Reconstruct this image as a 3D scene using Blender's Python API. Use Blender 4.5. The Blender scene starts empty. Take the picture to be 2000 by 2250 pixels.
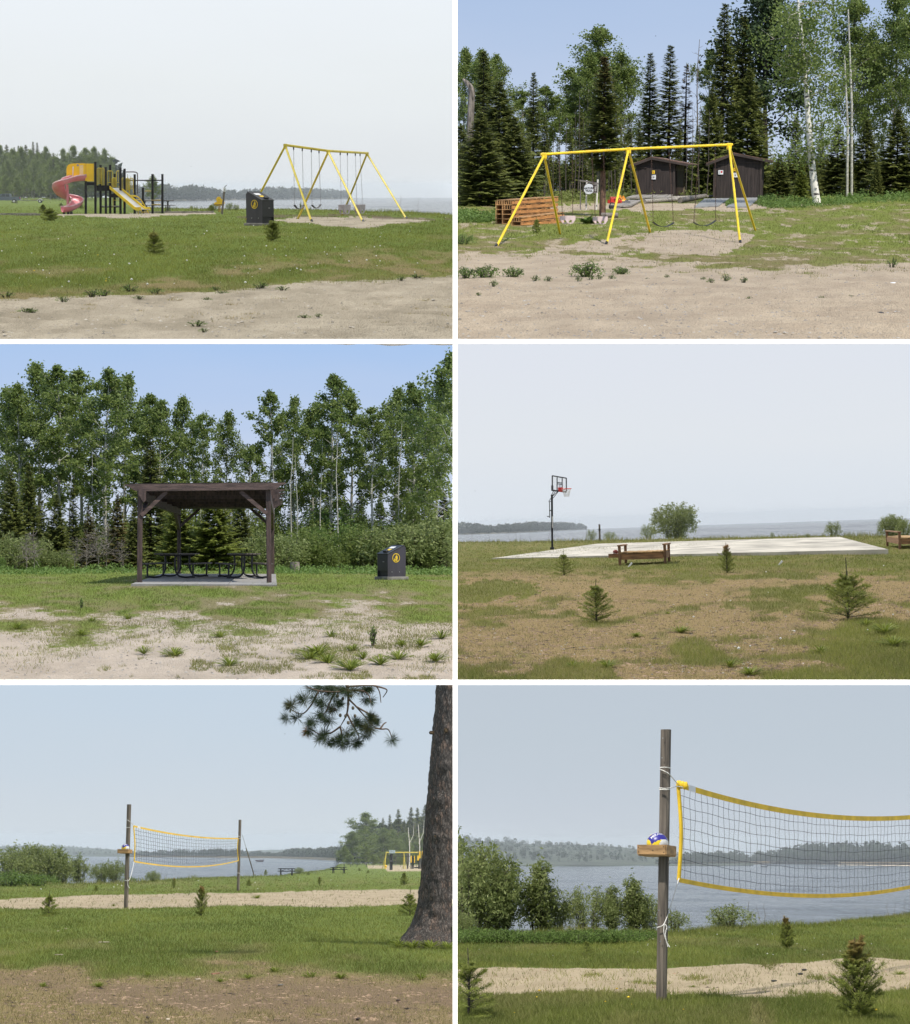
import bpy, math, random
import numpy as np
from mathutils import Vector, Matrix

# ---------------------------------------------------------------- camera
SC = bpy.context.scene
F = 4000.0                       # focal length in photograph pixels (2000 px wide)
cam_d = bpy.data.cameras.new('camera')
cam_d.sensor_fit = 'HORIZONTAL'
cam_d.sensor_width = 36.0
cam_d.lens = F * 36.0 / 2000.0
cam_d.clip_start = 0.5
cam_d.clip_end = 20000.0
cam = bpy.data.objects.new('camera', cam_d)
SC.collection.objects.link(cam)
cam.location = (0, 0, 0)
cam.rotation_euler = (math.radians(90), 0, 0)
SC.camera = cam

# ---------------------------------------------------------------- world
world = bpy.data.worlds.new('World')
SC.world = world
world.use_nodes = True
wn = world.node_tree
wn.nodes.clear()
w_out = wn.nodes.new('ShaderNodeOutputWorld')
w_bg = wn.nodes.new('ShaderNodeBackground')
w_sky = wn.nodes.new('ShaderNodeTexSky')
w_sky.sky_type = 'NISHITA'
w_sky.sun_disc = False
w_sky.sun_elevation = math.radians(52)
w_sky.sun_rotation = math.radians(140)
w_bg.inputs['Strength'].default_value = 0.12
wn.links.new(w_sky.outputs[0], w_bg.inputs[0])
wn.links.new(w_bg.outputs[0], w_out.inputs[0])

SC.view_settings.view_transform = 'Standard'
SC.view_settings.look = 'None'
SC.view_settings.gamma = 1.0
SC.view_settings.exposure = 0.0
SC.view_settings.use_curve_mapping = False
SC.render.engine = 'CYCLES'
cy = SC.cycles
cy.use_denoising = True
cy.max_bounces = 8
cy.diffuse_bounces = 4
cy.glossy_bounces = 3
cy.transmission_bounces = 3
cy.transparent_max_bounces = 8
cy.volume_bounces = 1
cy.sample_clamp_indirect = 6.0
cy.use_light_tree = True

# ---------------------------------------------------------------- six places
# Each place is a level, full-size site of its own (right, forward, up axes in metres, eye level = 0).
# The sites stand side by side and above one another like stage sets; added white gutter bars part them.
# rect: the part of the view each takes; hy: its eye-level line; prof: ground height by distance
BAY = {
 1: dict(cx=498, hy=432, slope=0.0, rect=(-150, 1000, -150, 750), sun=(-128, 58, 4.0, 2.0), lake=-3.0, haze=.00022,
    prof=[(15,-1.6),(21,-1.6),(64,-1.06),(73,-.99),(100,-.95),(130,-1.0),(250,-1.2),(385,-1.28),(520,-.2),(900,-.1)],
    shore=[(-150,433.8),(285,434),(310,455),(360,457),(480,459),(620,459),(770,462),(840,465),(900,465),(1000,472)],
    sky=[(0.0,(.75,.78,.80)),(.02,(.76,.79,.81)),(.06,(.82,.86,.88)),(.11,(.85,.90,.95))]),
 2: dict(cx=1502, hy=414, slope=0.0, rect=(1000, 2150, -150, 750), sun=(38, 52, 4.8, .8), lake=None, haze=0,
    prof=[(12,-1.6),(51,-1.57),(62,-1.38),(75,-1.05),(105,-.5),(140,-.35),(240,-.3)],
    shore=[(1000,421.5),(2150,421.5)],
    sky=[(0.0,(.62,.71,.86)),(.03,(.56,.66,.83)),(.06,(.49,.60,.80)),(.11,(.42,.55,.78))]),
 3: dict(cx=498, hy=1213, slope=0.0, rect=(-150, 1000, 750, 1500), sun=(48, 57, 4.9, .9), lake=None, haze=0,
    prof=[(12,-1.6),(22.9,-1.6),(47,-.86),(66,-.838),(85,-.87),(140,-.9),(240,-.9)],
    shore=[(-150,1240),(1000,1240)],
    sky=[(0.0,(.64,.70,.84)),(.04,(.60,.68,.84)),(.075,(.50,.62,.84)),(.12,(.40,.57,.86))]),
 4: dict(cx=1502, hy=1154, slope=-.034, rect=(1000, 2150, 750, 1500), sun=(-132, 57, 3.7, 1.0), lake=-2.0, haze=.00017,
    prof=[(12,-1.6),(18.8,-1.6),(52,-1.12),(93,-1.0),(400,-1.0)],
    shore=[(850,1192),(1005,1191),(1150,1190),(1250,1188),(1400,1186),(1500,1184),(1700,1180),(1850,1178),(2000,1176),(2150,1172)],
    sky=[(0.0,(.71,.76,.82)),(.02,(.72,.77,.83)),(.05,(.75,.79,.84)),(.11,(.74,.78,.86))]),
 5: dict(cx=498, hy=1874, slope=0.0, rect=(-150, 1000, 1500, 2400), sun=(50, 57, 4.7, 1.2), lake=-3.2, haze=.00028,
    prof=[(9,-1.6),(50,-1.54),(73,-1.54),(128,-1.85),(175,-2.17),(266,-2.5),(400,-2.7),(700,-2.8)],
    shore=[(-150,1943),(150,1941),(270,1939),(308,1936),(420,1929),(523,1926),(615,1923.5),(660,1917),(706,1912),(736,1906),(745,1898),(1000,1896)],
    sky=[(0.0,(.63,.69,.74)),(.03,(.61,.68,.75)),(.06,(.58,.67,.76)),(.11,(.55,.66,.78))]),
 6: dict(cx=1502, hy=1881, slope=0.0, rect=(1000, 2150, 1500, 2400), sun=(-35, 56, 4.7, 1.2), lake=-3.2, haze=.00055,
    prof=[(9,-1.6),(19.2,-1.54),(28,-1.54),(49,-1.85),(67,-2.17),(102,-2.5),(300,-2.6)],
    shore=[(1000,2051),(1270,2049),(1500,2047),(1570,2039),(1775,2033),(1860,2023),(2000,2008),(2150,1997)],
    sky=[(0.0,(.57,.62,.68)),(.03,(.55,.61,.68)),(.06,(.53,.60,.67)),(.11,(.52,.59,.67))]),
}
COL = {}
for b, B in BAY.items():
    d = Vector(((B['cx'] - 1000) / F, 1.0, (1125 - B['hy']) / F)).normalized()
    up = (Vector((0, 0, 1)) - d * d.z).normalized()
    r = d.cross(up).normalized()
    M0 = Matrix((r, d, up)).transposed()
    def hrow(M, x):                       # row of the eye-level line in the column x
        z = M.col[2]
        return 1125 + F * ((x - 1000) / F * z[0] + z[1]) / z[2]
    roll = 0.0
    for _ in range(6):                    # level the eye-level line as the photograph shows it
        M = M0 @ Matrix.Rotation(roll, 3, 'Y')
        sl = (hrow(M, B['cx'] + 300) - hrow(M, B['cx'] - 300)) / 600
        roll += (sl - B['slope']) * -1.0 if _ == 0 else 0
        if _ == 0:
            M = M0 @ Matrix.Rotation(roll, 3, 'Y')
            s2 = (hrow(M, B['cx'] + 300) - hrow(M, B['cx'] - 300)) / 600
            if abs(s2 - B['slope']) > abs(sl - B['slope']): roll = -roll
    M = M0 @ Matrix.Rotation(roll, 3, 'Y')
    print('place', b, 'roll', math.degrees(roll), 'horizon', hrow(M, B['cx'] - 400), hrow(M, B['cx']), hrow(M, B['cx'] + 400))
    B['M'] = M
    B['Mn'] = np.array(M)
    B['M4'] = M.to_4x4()
    B['py'] = np.array([p[0] for p in B['prof']], float)
    B['ph'] = np.array([p[1] for p in B['prof']], float)
    c = bpy.data.collections.new('place_%d' % b)
    SC.collection.children.link(c)
    COL[b] = c
COL['sky'] = bpy.data.collections.new('skies')
SC.collection.children.link(COL['sky'])

# each photograph has its own sun; each lights, and is shaded by, its own place only
for b, B in BAY.items():
    az, el, st, ang = B['sun']            # azimuth to the right of the view direction seen from behind the camera
    a, e = math.radians(az), math.radians(el)
    to_sun = Vector((math.sin(a) * math.cos(e), -math.cos(a) * math.cos(e), math.sin(e)))
    ld = bpy.data.lights.new('sun', 'SUN')
    ld.energy = st
    ld.angle = math.radians(ang)
    ld.color = (1.0, .95, .87)
    lo = bpy.data.objects.new('sun', ld)
    SC.collection.objects.link(lo)
    lo.rotation_euler = (B['M'] @ to_sun).to_track_quat('Z', 'Y').to_euler()
    lo.light_linking.receiver_collection = COL[b]
    lo.light_linking.blocker_collection = COL[b]

# ---------------------------------------------------------------- projection helpers
def lray(b, x, y):
    """directions, in the place's own axes, of the sight lines through photograph pixels"""
    x = np.asarray(x, float); y = np.asarray(y, float)
    w = np.stack([(x - 1000) / F, np.ones_like(x * y), (1125 - y) / F + 0 * x], -1)
    return w @ BAY[b]['Mn']
def P(b, x, y, Y):
    """point at distance Y in the place b on the sight line through (x, y)"""
    d = lray(b, x, y)
    return Vector(d / d[1] * Y)
def proj(b, p):
    w = np.asarray(p, float) @ BAY[b]['Mn'].T
    return 1000 + F * w[..., 0] / w[..., 1], 1125 - F * w[..., 2] / w[..., 1]
def gh(b, Y):
    return np.interp(Y, BAY[b]['py'], BAY[b]['ph'])
def gpn(b, x, y):
    """ground points under photograph pixels (arrays)"""
    d = lray(b, x, y)
    k = d[..., 2] / d[..., 1]
    Ys = np.geomspace(BAY[b]['py'][0], BAY[b]['py'][-1], 500)
    hs = gh(b, Ys)
    lo = np.zeros(k.shape) + Ys[0]; hi = np.zeros(k.shape) + Ys[-1]
    # first distance at which the sight line goes under the ground
    ang = hs / Ys
    run = np.maximum.accumulate(ang)
    idx = np.searchsorted(run, k)
    idx = np.clip(idx, 1, len(Ys) - 1)
    a0, a1 = run[idx - 1], run[idx]
    t = np.clip((k - a0) / np.where(a1 - a0 == 0, 1, a1 - a0), 0, 1)
    Y = Ys[idx - 1] + (Ys[idx] - Ys[idx - 1]) * t
    return np.stack([d[..., 0] / d[..., 1] * Y, Y, gh(b, Y)], -1)
def gp(b, x, y):
    return Vector(gpn(b, np.array([float(x)]), np.array([float(y)]))[0])
def at(b, x, Y, z=None):
    """ground point in the column x at distance Y"""
    z = float(gh(b, Y)) if z is None else z
    d0, d1 = lray(b, x, 0.0), lray(b, x, 1000.0)
    k = z / Y
    # d.z - k d.y is linear in the row
    f0, f1 = d0[2] - k * d0[1], d1[2] - k * d1[1]
    row = 1000.0 * f0 / (f0 - f1)
    d = lray(b, x, row)
    return Vector((d[0] / d[1] * Y, Y, z))
def pxm(Y):
    return F / Y
def plane_pt(b, x, y, z):
    d = lray(b, x, y)
    t = z / d[..., 2]
    return d * t[..., None]
# ---------------------------------------------------------------- noise
def _h(ix, iy, s):
    n = (ix * 374761393 + iy * 668265263 + s * 1274126177) & 0xffffffff
    n = ((n ^ (n >> 13)) * 1274126177) & 0xffffffff
    return ((n ^ (n >> 16)) & 0xffff) / 65535.0
def vnoise(x, y, s=0):
    x = np.asarray(x, float); y = np.asarray(y, float)
    ix = np.floor(x).astype(np.int64); iy = np.floor(y).astype(np.int64)
    fx = x - ix; fy = y - iy
    fx = fx * fx * (3 - 2 * fx); fy = fy * fy * (3 - 2 * fy)
    a = _h(ix, iy, s); b_ = _h(ix + 1, iy, s); c = _h(ix, iy + 1, s); d = _h(ix + 1, iy + 1, s)
    return (a + (b_ - a) * fx) * (1 - fy) + (c + (d - c) * fx) * fy
def fbm(x, y, s=0, o=4):
    t = 0; a = .5; n = 0
    for i in range(o):
        t = t + a * vnoise(x * 2 ** i, y * 2 ** i, s + i); n += a; a *= .5
    return t / n
def sstep(a, b_, x):
    t = np.clip((x - a) / (b_ - a), 0, 1)
    return t * t * (3 - 2 * t)
def poly_y(pts, x):
    return np.interp(x, [p[0] for p in pts], [p[1] for p in pts])
def inpoly(pts, x, y):
    r = np.zeros(np.shape(x), bool)
    n = len(pts)
    for i in range(n):
        x0, y0 = pts[i]; x1, y1 = pts[(i + 1) % n]
        if y0 == y1: continue
        c = ((y0 > y) != (y1 > y)) & (x < (x1 - x0) * (y - y0) / (y1 - y0) + x0)
        r ^= c
    return r

# ---------------------------------------------------------------- materials
MATS = {}
def _new(name):
    m = bpy.data.materials.new(name)
    m.use_nodes = True
    nt = m.node_tree
    bs = nt.nodes['Principled BSDF']
    return m, nt, bs
def mat(name, col, rough=.6, metal=0.0, var=.15, scale=6.0, bump=.15, stretch=(1, 1, 1), spec=.5, col2=None, detail=4, fine=None):
    """plain surface whose colour varies by a noise (wear, grain), with fine relief"""
    if name in MATS: return MATS[name]
    m, nt, bs = _new(name)
    N = nt.nodes; L = nt.links
    tc = N.new('ShaderNodeTexCoord'); mp = N.new('ShaderNodeMapping')
    mp.inputs['Scale'].default_value = stretch
    L.new(tc.outputs['Object'], mp.inputs[0])
    nz = N.new('ShaderNodeTexNoise'); nz.inputs['Scale'].default_value = scale; nz.inputs['Detail'].default_value = detail
    L.new(mp.outputs[0], nz.inputs['Vector'])
    rp = N.new('ShaderNodeValToRGB')
    c2 = col2 if col2 else tuple(max(0, c * (1 - 2 * var)) for c in col)
    c1 = tuple(min(1, c * (1 + var)) for c in col)
    rp.color_ramp.elements[0].position = .3; rp.color_ramp.elements[0].color = (*c2, 1)
    rp.color_ramp.elements[1].position = .68; rp.color_ramp.elements[1].color = (*c1, 1)
    L.new(nz.outputs['Fac'], rp.inputs[0])
    L.new(rp.outputs[0], bs.inputs['Base Color'])
    bs.inputs['Roughness'].default_value = rough
    bs.inputs['Metallic'].default_value = metal
    bs.inputs['Specular IOR Level'].default_value = spec
    if bump:
        n2 = N.new('ShaderNodeTexNoise'); n2.inputs['Scale'].default_value = fine or scale * 5; n2.inputs['Detail'].default_value = 3
        L.new(mp.outputs[0], n2.inputs['Vector'])
        bp = N.new('ShaderNodeBump'); bp.inputs['Strength'].default_value = bump; bp.inputs['Distance'].default_value = .02
        L.new(n2.outputs['Fac'], bp.inputs['Height']); L.new(bp.outputs[0], bs.inputs['Normal'])
    MATS[name] = m
    return m
def leaf_mat(name, ca, cb, dry=(.30, .24, .10), trans=.35, rough=.55):
    """leaf colour from a per-leaf attribute: R picks between two greens, G mixes to dry"""
    if name in MATS: return MATS[name]
    m, nt, bs = _new(name)
    N = nt.nodes; L = nt.links
    a = N.new('ShaderNodeVertexColor'); a.layer_name = 'leaf'
    sp = N.new('ShaderNodeSeparateColor'); L.new(a.outputs['Color'], sp.inputs[0])
    m1 = N.new('ShaderNodeMix'); m1.data_type = 'RGBA'
    m1.inputs['A'].default_value = (*ca, 1); m1.inputs['B'].default_value = (*cb, 1)
    L.new(sp.outputs[0], m1.inputs['Factor'])
    m2 = N.new('ShaderNodeMix'); m2.data_type = 'RGBA'
    m2.inputs['B'].default_value = (*dry, 1)
    L.new(m1.outputs['Result'], m2.inputs['A']); L.new(sp.outputs[1], m2.inputs['Factor'])
    m3 = N.new('ShaderNodeMath'); m3.operation = 'MULTIPLY_ADD'; m3.inputs[1].default_value = -.75; m3.inputs[2].default_value = 1
    L.new(sp.outputs[2], m3.inputs[0])      # B: older, duller leaves
    m4 = N.new('ShaderNodeVectorMath'); m4.operation = 'SCALE'; L.new(m2.outputs['Result'], m4.inputs[0]); L.new(m3.outputs[0], m4.inputs['Scale'])
    L.new(m4.outputs[0], bs.inputs['Base Color'])
    bs.inputs['Roughness'].default_value = rough
    bs.inputs['Specular IOR Level'].default_value = .3
    tr = N.new('ShaderNodeBsdfTranslucent')
    L.new(m4.outputs[0], tr.inputs['Color'])
    mx = N.new('ShaderNodeMixShader'); mx.inputs[0].default_value = trans
    L.new(bs.outputs[0], mx.inputs[1]); L.new(tr.outputs[0], mx.inputs[2])
    L.new(mx.outputs[0], N['Material Output'].inputs['Surface'])
    MATS[name] = m
    return m

# ---------------------------------------------------------------- meshes
def arr_mesh(name, V, Fc, m, col=None, smooth=False, attrs=None):
    """mesh from arrays: V (n,3), Fc (m,k)"""
    V = np.ascontiguousarray(V, np.float32); Fc = np.ascontiguousarray(Fc, np.int32)
    me = bpy.data.meshes.new(name)
    nf, k = Fc.shape
    me.vertices.add(len(V)); me.vertices.foreach_set('co', V.ravel())
    me.loops.add(nf * k); me.loops.foreach_set('vertex_index', Fc.ravel())
    me.polygons.add(nf)
    me.polygons.foreach_set('loop_start', np.arange(0, nf * k, k, dtype=np.int32))
    me.polygons.foreach_set('loop_total', np.full(nf, k, np.int32))
    if smooth: me.polygons.foreach_set('use_smooth', np.ones(nf, bool))
    if col is not None:
        ca = me.color_attributes.new('leaf', 'FLOAT_COLOR', 'POINT')
        c4 = np.ones((len(V), 4), np.float32); c4[:, :3] = col
        ca.data.foreach_set('color', c4.ravel())
    for an, av in (attrs or {}).items():
        at_ = me.attributes.new(an, 'FLOAT', 'POINT'); at_.data.foreach_set('value', np.ascontiguousarray(av, np.float32))
    me.update(calc_edges=True)
    if m: me.materials.append(m)
    return me
def rot_to(d):
    d = Vector(d).normalized()
    return d.to_track_quat('Z', 'Y').to_matrix()
class MB:
    """collects simple shapes into one mesh"""
    def __init__(s): s.v = []; s.f = []; s.sm = []
    def add(s, vs, fs, smooth=False):
        o = len(s.v); s.v += [tuple(x) for x in vs]
        s.f += [tuple(o + i for i in f) for f in fs]; s.sm += [smooth] * len(fs)
        return s
    def box(s, c, size, R=None, bev=0.0):
        x, y, z = (q / 2 for q in size); c = Vector(c)
        if bev > 0:
            g = min(bev, x * .9, y * .9, z * .9); vs = []
            pts = [(-x+g,-y),(x-g,-y),(x,-y+g),(x,y-g),(x-g,y),(-x+g,y),(-x,y-g),(-x,-y+g)]
            inn = [(-x+g,-y+g*.6),(x-g,-y+g*.6),(x-g*.6,-y+g),(x-g*.6,y-g),(x-g,y-g*.6),(-x+g,y-g*.6),(-x+g*.6,y-g),(-x+g*.6,-y+g)]
            lay = [(inn,-z),(pts,-z+g),(pts,z-g),(inn,z)]
            for pp, zz in lay: vs += [Vector((a, b2, zz)) for a, b2 in pp]
            fs = [tuple(range(7, -1, -1)), tuple(range(24, 32))]
            for l in range(3):
                for i in range(8): fs.append((l*8+i, l*8+(i+1) % 8, l*8+8+(i+1) % 8, l*8+8+i))
        else:
            vs = [Vector((a, b2, d)) for d in (-z, z) for a, b2 in ((-x,-y),(x,-y),(x,y),(-x,y))]
            fs = [(3,2,1,0),(4,5,6,7),(0,1,5,4),(1,2,6,5),(2,3,7,6),(3,0,4,7)]
        if R is not None: vs = [R @ v for v in vs]
        return s.add([c + v for v in vs], fs)
    def bar(s, p, q, w, h, up=(0, 0, 1), bev=0.0):
        """rectangular bar from p to q, w across, h along up"""
        p = Vector(p); q = Vector(q); d = q - p; L = d.length; d.normalize()
        u = Vector(up); sd = d.cross(u)
        if sd.length < 1e-4: sd = d.cross(Vector((0, 1, 0)))
        sd.normalize(); u = sd.cross(d).normalized()
        R = Matrix((sd, d, u)).transposed()
        return s.box((p + q) / 2, (w, L, h), R, bev)
    def tube(s, pts, r, n=8, cap=True, smooth=True):
        pts = [Vector(p) for p in pts]; k = len(pts)
        rs = r if isinstance(r, (list, tuple)) else [r] * k
        vs = []; ref = None
        for i, p in enumerate(pts):
            t = (pts[min(i + 1, k - 1)] - pts[max(i - 1, 0)]).normalized()
            if ref is None:
                ref = t.orthogonal().normalized()
            ref = (ref - t * ref.dot(t))
            ref = ref.normalized() if ref.length > 1e-5 else t.orthogonal().normalized()
            b2 = t.cross(ref)
            for j in range(n):
                a = 2 * math.pi * j / n
                vs.append(p + (ref * math.cos(a) + b2 * math.sin(a)) * rs[i])
        fs = [(i*n+j, i*n+(j+1) % n, (i+1)*n+(j+1) % n, (i+1)*n+j) for i in range(k-1) for j in range(n)]
        s.add(vs, fs, smooth)
        if cap: s.add(vs, [tuple(range(n-1, -1, -1)), tuple(range((k-1)*n, k*n))])
        return s
    def prism(s, poly, a, b2, O, U, W, D):
        """polygon poly in the plane (U, W) at O, carried from a to b2 along D"""
        O = Vector(O); U = Vector(U); W = Vector(W); D = Vector(D); n = len(poly)
        vs = [O + U*x + W*y + D*a for x, y in poly] + [O + U*x + W*y + D*b2 for x, y in poly]
        fs = [tuple(range(n)), tuple(range(2*n-1, n-1, -1))] + [((i+1) % n, i, n+i, n+(i+1) % n) for i in range(n)]
        return s.add(vs, fs)
    def disc(s, c, r, nrm, th=.004, n=24, r0=0.0):
        R = rot_to(nrm); c = Vector(c); vs = []
        for z in (0, th):
            for q in ((r, r0) if r0 else (r,)):
                vs += [c + R @ Vector((q*math.cos(2*math.pi*i/n), q*math.sin(2*math.pi*i/n), z)) for i in range(n)]
        if r0:
            fs = []
            for i in range(n):
                j = (i+1) % n
                fs += [(2*n+i, 2*n+j, 3*n+j, 3*n+i), (i, j, 2*n+j, 2*n+i), (n+j, n+i, 3*n+i, 3*n+j), (j, i, n+i, n+j)]
        else:
            fs = [tuple(range(n, 2*n)), tuple(range(n-1, -1, -1))] + [(i, (i+1) % n, n+(i+1) % n, n+i) for i in range(n)]
        return s.add(vs, fs)
    def ball(s, c, r, nu=16, nv=10, sc=(1, 1, 1)):
        c = Vector(c); vs = [c + Vector((0, 0, r*sc[2]))]
        for i in range(1, nv):
            t = math.pi*i/nv
            vs += [c + Vector((r*sc[0]*math.sin(t)*math.cos(2*math.pi*j/nu), r*sc[1]*math.sin(t)*math.sin(2*math.pi*j/nu), r*sc[2]*math.cos(t))) for j in range(nu)]
        vs.append(c - Vector((0, 0, r*sc[2])))
        fs = [(0, 1+j, 1+(j+1) % nu) for j in range(nu)]
        for i in range(nv-2):
            fs += [(1+i*nu+j, 1+(i+1)*nu+j, 1+(i+1)*nu+(j+1) % nu, 1+i*nu+(j+1) % nu) for j in range(nu)]
        e = len(vs)-1
        fs += [(e, 1+(nv-2)*nu+(j+1) % nu, 1+(nv-2)*nu+j) for j in range(nu)]
        return s.add(vs, fs, True)
    def mesh(s, name, m):
        me = bpy.data.meshes.new(name)
        me.from_pydata(s.v, [], s.f)
        me.polygons.foreach_set('use_smooth', s.sm)
        me.update()
        if m: me.materials.append(m)
        return me

# ---------------------------------------------------------------- objects
def link(o, b): COL[b].objects.link(o)
def props(o, label=None, cat=None, group=None, kind=None):
    if label: o['label'] = label
    if cat: o['category'] = cat
    if group: o['group'] = group
    if kind: o['kind'] = kind
    return o
def solo(b, name, me, label=None, cat=None, group=None, kind=None, loc=None):
    """a top-level object that is one mesh; the mesh lies in the axes of the place"""
    o = bpy.data.objects.new(name, me)
    link(o, b)
    o.matrix_world = BAY[b]['M4'] @ (Matrix.Translation(loc) if loc is not None else Matrix())
    return props(o, label, cat, group, kind)
class T:
    """a thing: an Empty at its base that parents its parts"""
    def __init__(s, b, name, label, cat, loc, group=None, rz=0.0, sc=1.0, parts=True):
        s.b = b; s.loc = Vector(loc)
        s.o = bpy.data.objects.new(name, None)
        s.o.empty_display_size = .1
        link(s.o, b)
        sv = sc if isinstance(sc, tuple) else (sc, sc, sc)
        s.o.matrix_world = BAY[b]['M4'] @ Matrix.Translation(s.loc) @ Matrix.Rotation(rz, 4, 'Z') @ Matrix.Diagonal((*sv, 1))
        props(s.o, label, cat, group)
    def part(s, name, me, parent=None, label=None, kind=None):
        o = bpy.data.objects.new(name, me)
        link(o, s.b)
        o.parent = parent or s.o
        return props(o, label, kind=kind)
    def mb(s, name, m, mb, parent=None, label=None, kind=None, world=True):
        """part from an MB given in the axes of the place (world) or of the thing"""
        if world:
            mb.v = [tuple(Vector(v) - s.loc) for v in mb.v]
        return s.part(name, mb.mesh(name, m), parent, label, kind)
def text_mesh(name, s, size, m, depth=.003, bold=0.0, align='CENTER'):
    cu = bpy.data.curves.new(name, 'FONT')
    cu.body = s; cu.size = size; cu.extrude = depth; cu.align_x = align; cu.align_y = 'CENTER'; cu.offset = bold
    cu.resolution_u = 3
    ob = bpy.data.objects.new(name, cu)
    SC.collection.objects.link(ob)
    bpy.context.view_layer.update()
    me = bpy.data.meshes.new_from_object(ob.evaluated_get(bpy.context.evaluated_depsgraph_get()))
    bpy.data.objects.remove(ob)
    me.materials.clear(); me.materials.append(m)
    me.name = name
    return me
def face_frame(nrm, up=(0, 0, 1)):
    """rotation whose Z looks along nrm, Y along up"""
    n = Vector(nrm).normalized(); u = Vector(up); u = (u - n * u.dot(n)).normalized()
    return Matrix((u.cross(n), u, n)).transposed()
# ================================================================ the setting
# ---------------------------------------------------------------- skies
def sky_mat(b):
    m = bpy.data.materials.new('sky_air'); m.use_nodes = True
    nt = m.node_tree; N = nt.nodes; L = nt.links; N.clear()
    out = N.new('ShaderNodeOutputMaterial'); em = N.new('ShaderNodeEmission')
    tc = N.new('ShaderNodeTexCoord'); nr = N.new('ShaderNodeVectorMath'); nr.operation = 'NORMALIZE'
    L.new(tc.outputs['Object'], nr.inputs[0])
    sp = N.new('ShaderNodeSeparateXYZ'); L.new(nr.outputs[0], sp.inputs[0])
    mr = N.new('ShaderNodeMapRange'); mr.inputs['From Max'].default_value = .14
    nz = N.new('ShaderNodeTexNoise'); nz.inputs['Scale'].default_value = 9; nz.inputs['Detail'].default_value = 3
    mp = N.new('ShaderNodeMapping'); mp.inputs['Scale'].default_value = (1, 1, 4)
    L.new(nr.outputs[0], mp.inputs[0]); L.new(mp.outputs[0], nz.inputs['Vector'])
    ma = N.new('ShaderNodeMath'); ma.operation = 'MULTIPLY_ADD'; ma.inputs[1].default_value = .03; 
    L.new(nz.outputs['Fac'], ma.inputs[0]); L.new(sp.outputs['Z'], ma.inputs[2])
    sb = N.new('ShaderNodeMath'); sb.operation = 'SUBTRACT'; sb.inputs[1].default_value = .015
    L.new(ma.outputs[0], sb.inputs[0]); L.new(sb.outputs[0], mr.inputs['Value'])
    rp = N.new('ShaderNodeValToRGB'); L.new(mr.outputs[0], rp.inputs[0])
    st = BAY[b]['sky']
    while len(rp.color_ramp.elements) < len(st): rp.color_ramp.elements.new(.5)
    for e, (p, c) in zip(rp.color_ramp.elements, st):
        e.position = p / .14; e.color = (*c, 1)
    L.new(rp.outputs[0], em.inputs['Color']); em.inputs['Strength'].default_value = 1.0
    L.new(em.outputs[0], out.inputs['Surface'])
    return m
YFAR = {1: 6200, 2: 330, 3: 330, 4: 7200, 5: 4600, 6: 2600}
def mk_sky(b):
    x0, x1, y0, y1 = BAY[b]['rect']
    e = 2.5
    xa = x0 + (e if x0 == 1000 else 0); xb = x1 - (e if x1 == 1000 else 0)
    ya = y0 + (e if y0 in (750, 1500) else 0); yb = y1 - (e if y1 in (750, 1500) else 0)
    V = []
    for Y in (15.6, YFAR[b]):
        for (x, y) in ((xa, ya), (xb, ya), (xb, yb), (xa, yb)):
            V.append(P(b, x, y, Y))
    me = bpy.data.meshes.new('sky')
    me.from_pydata([tuple(v) for v in V], [], [(4, 5, 6, 7), (0, 1, 5, 4), (0, 4, 7, 3), (1, 2, 6, 5)])
    me.materials.append(sky_mat(b))
    o = bpy.data.objects.new('sky', me)
    COL['sky'].objects.link(o); o.matrix_world = BAY[b]['M4']
    o['kind'] = 'structure'
for b in BAY: mk_sky(b)

# ---------------------------------------------------------------- air of the hazy lake shores
def mk_haze(b):
    B = BAY[b]
    x0, x1, y0, y1 = B['rect']; e = 4
    xa = x0 + (e if x0 == 1000 else 2); xb = x1 - (e if x1 == 1000 else 2)
    zt = {1: 42, 4: 42, 5: 42, 6: 24}[b]; zb = B['lake'] - 1.0
    V = []
    for Y in (60.0, YFAR[b] - 40.0):
        for x, z in ((xa, zb), (xb, zb), (xb, zt), (xa, zt)):
            if Y < 100: z = min(z, P(b, x, y0 + e, Y).z); z = max(z, zb)
            V.append(at(b, x, Y, z))
    me = bpy.data.meshes.new('haze')
    me.from_pydata([tuple(v) for v in V], [], [(0, 1, 2, 3), (7, 6, 5, 4), (4, 5, 1, 0), (5, 6, 2, 1), (6, 7, 3, 2), (7, 4, 0, 3)])
    m = bpy.data.materials.new('lake_haze'); m.use_nodes = True
    N = m.node_tree.nodes; N.clear()
    out = N.new('ShaderNodeOutputMaterial'); vp = N.new('ShaderNodeVolumePrincipled')
    vp.inputs['Color'].default_value = (.86, .93, 1.0, 1)
    vp.inputs['Density'].default_value = B['haze']
    vp.inputs['Anisotropy'].default_value = 0.0
    m.node_tree.links.new(vp.outputs[0], out.inputs['Volume'])
    me.materials.append(m)
    solo(b, 'haze', me, kind='stuff')
HAZE = True
if HAZE:
    for b in (1, 4, 5, 6): mk_haze(b)

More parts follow.
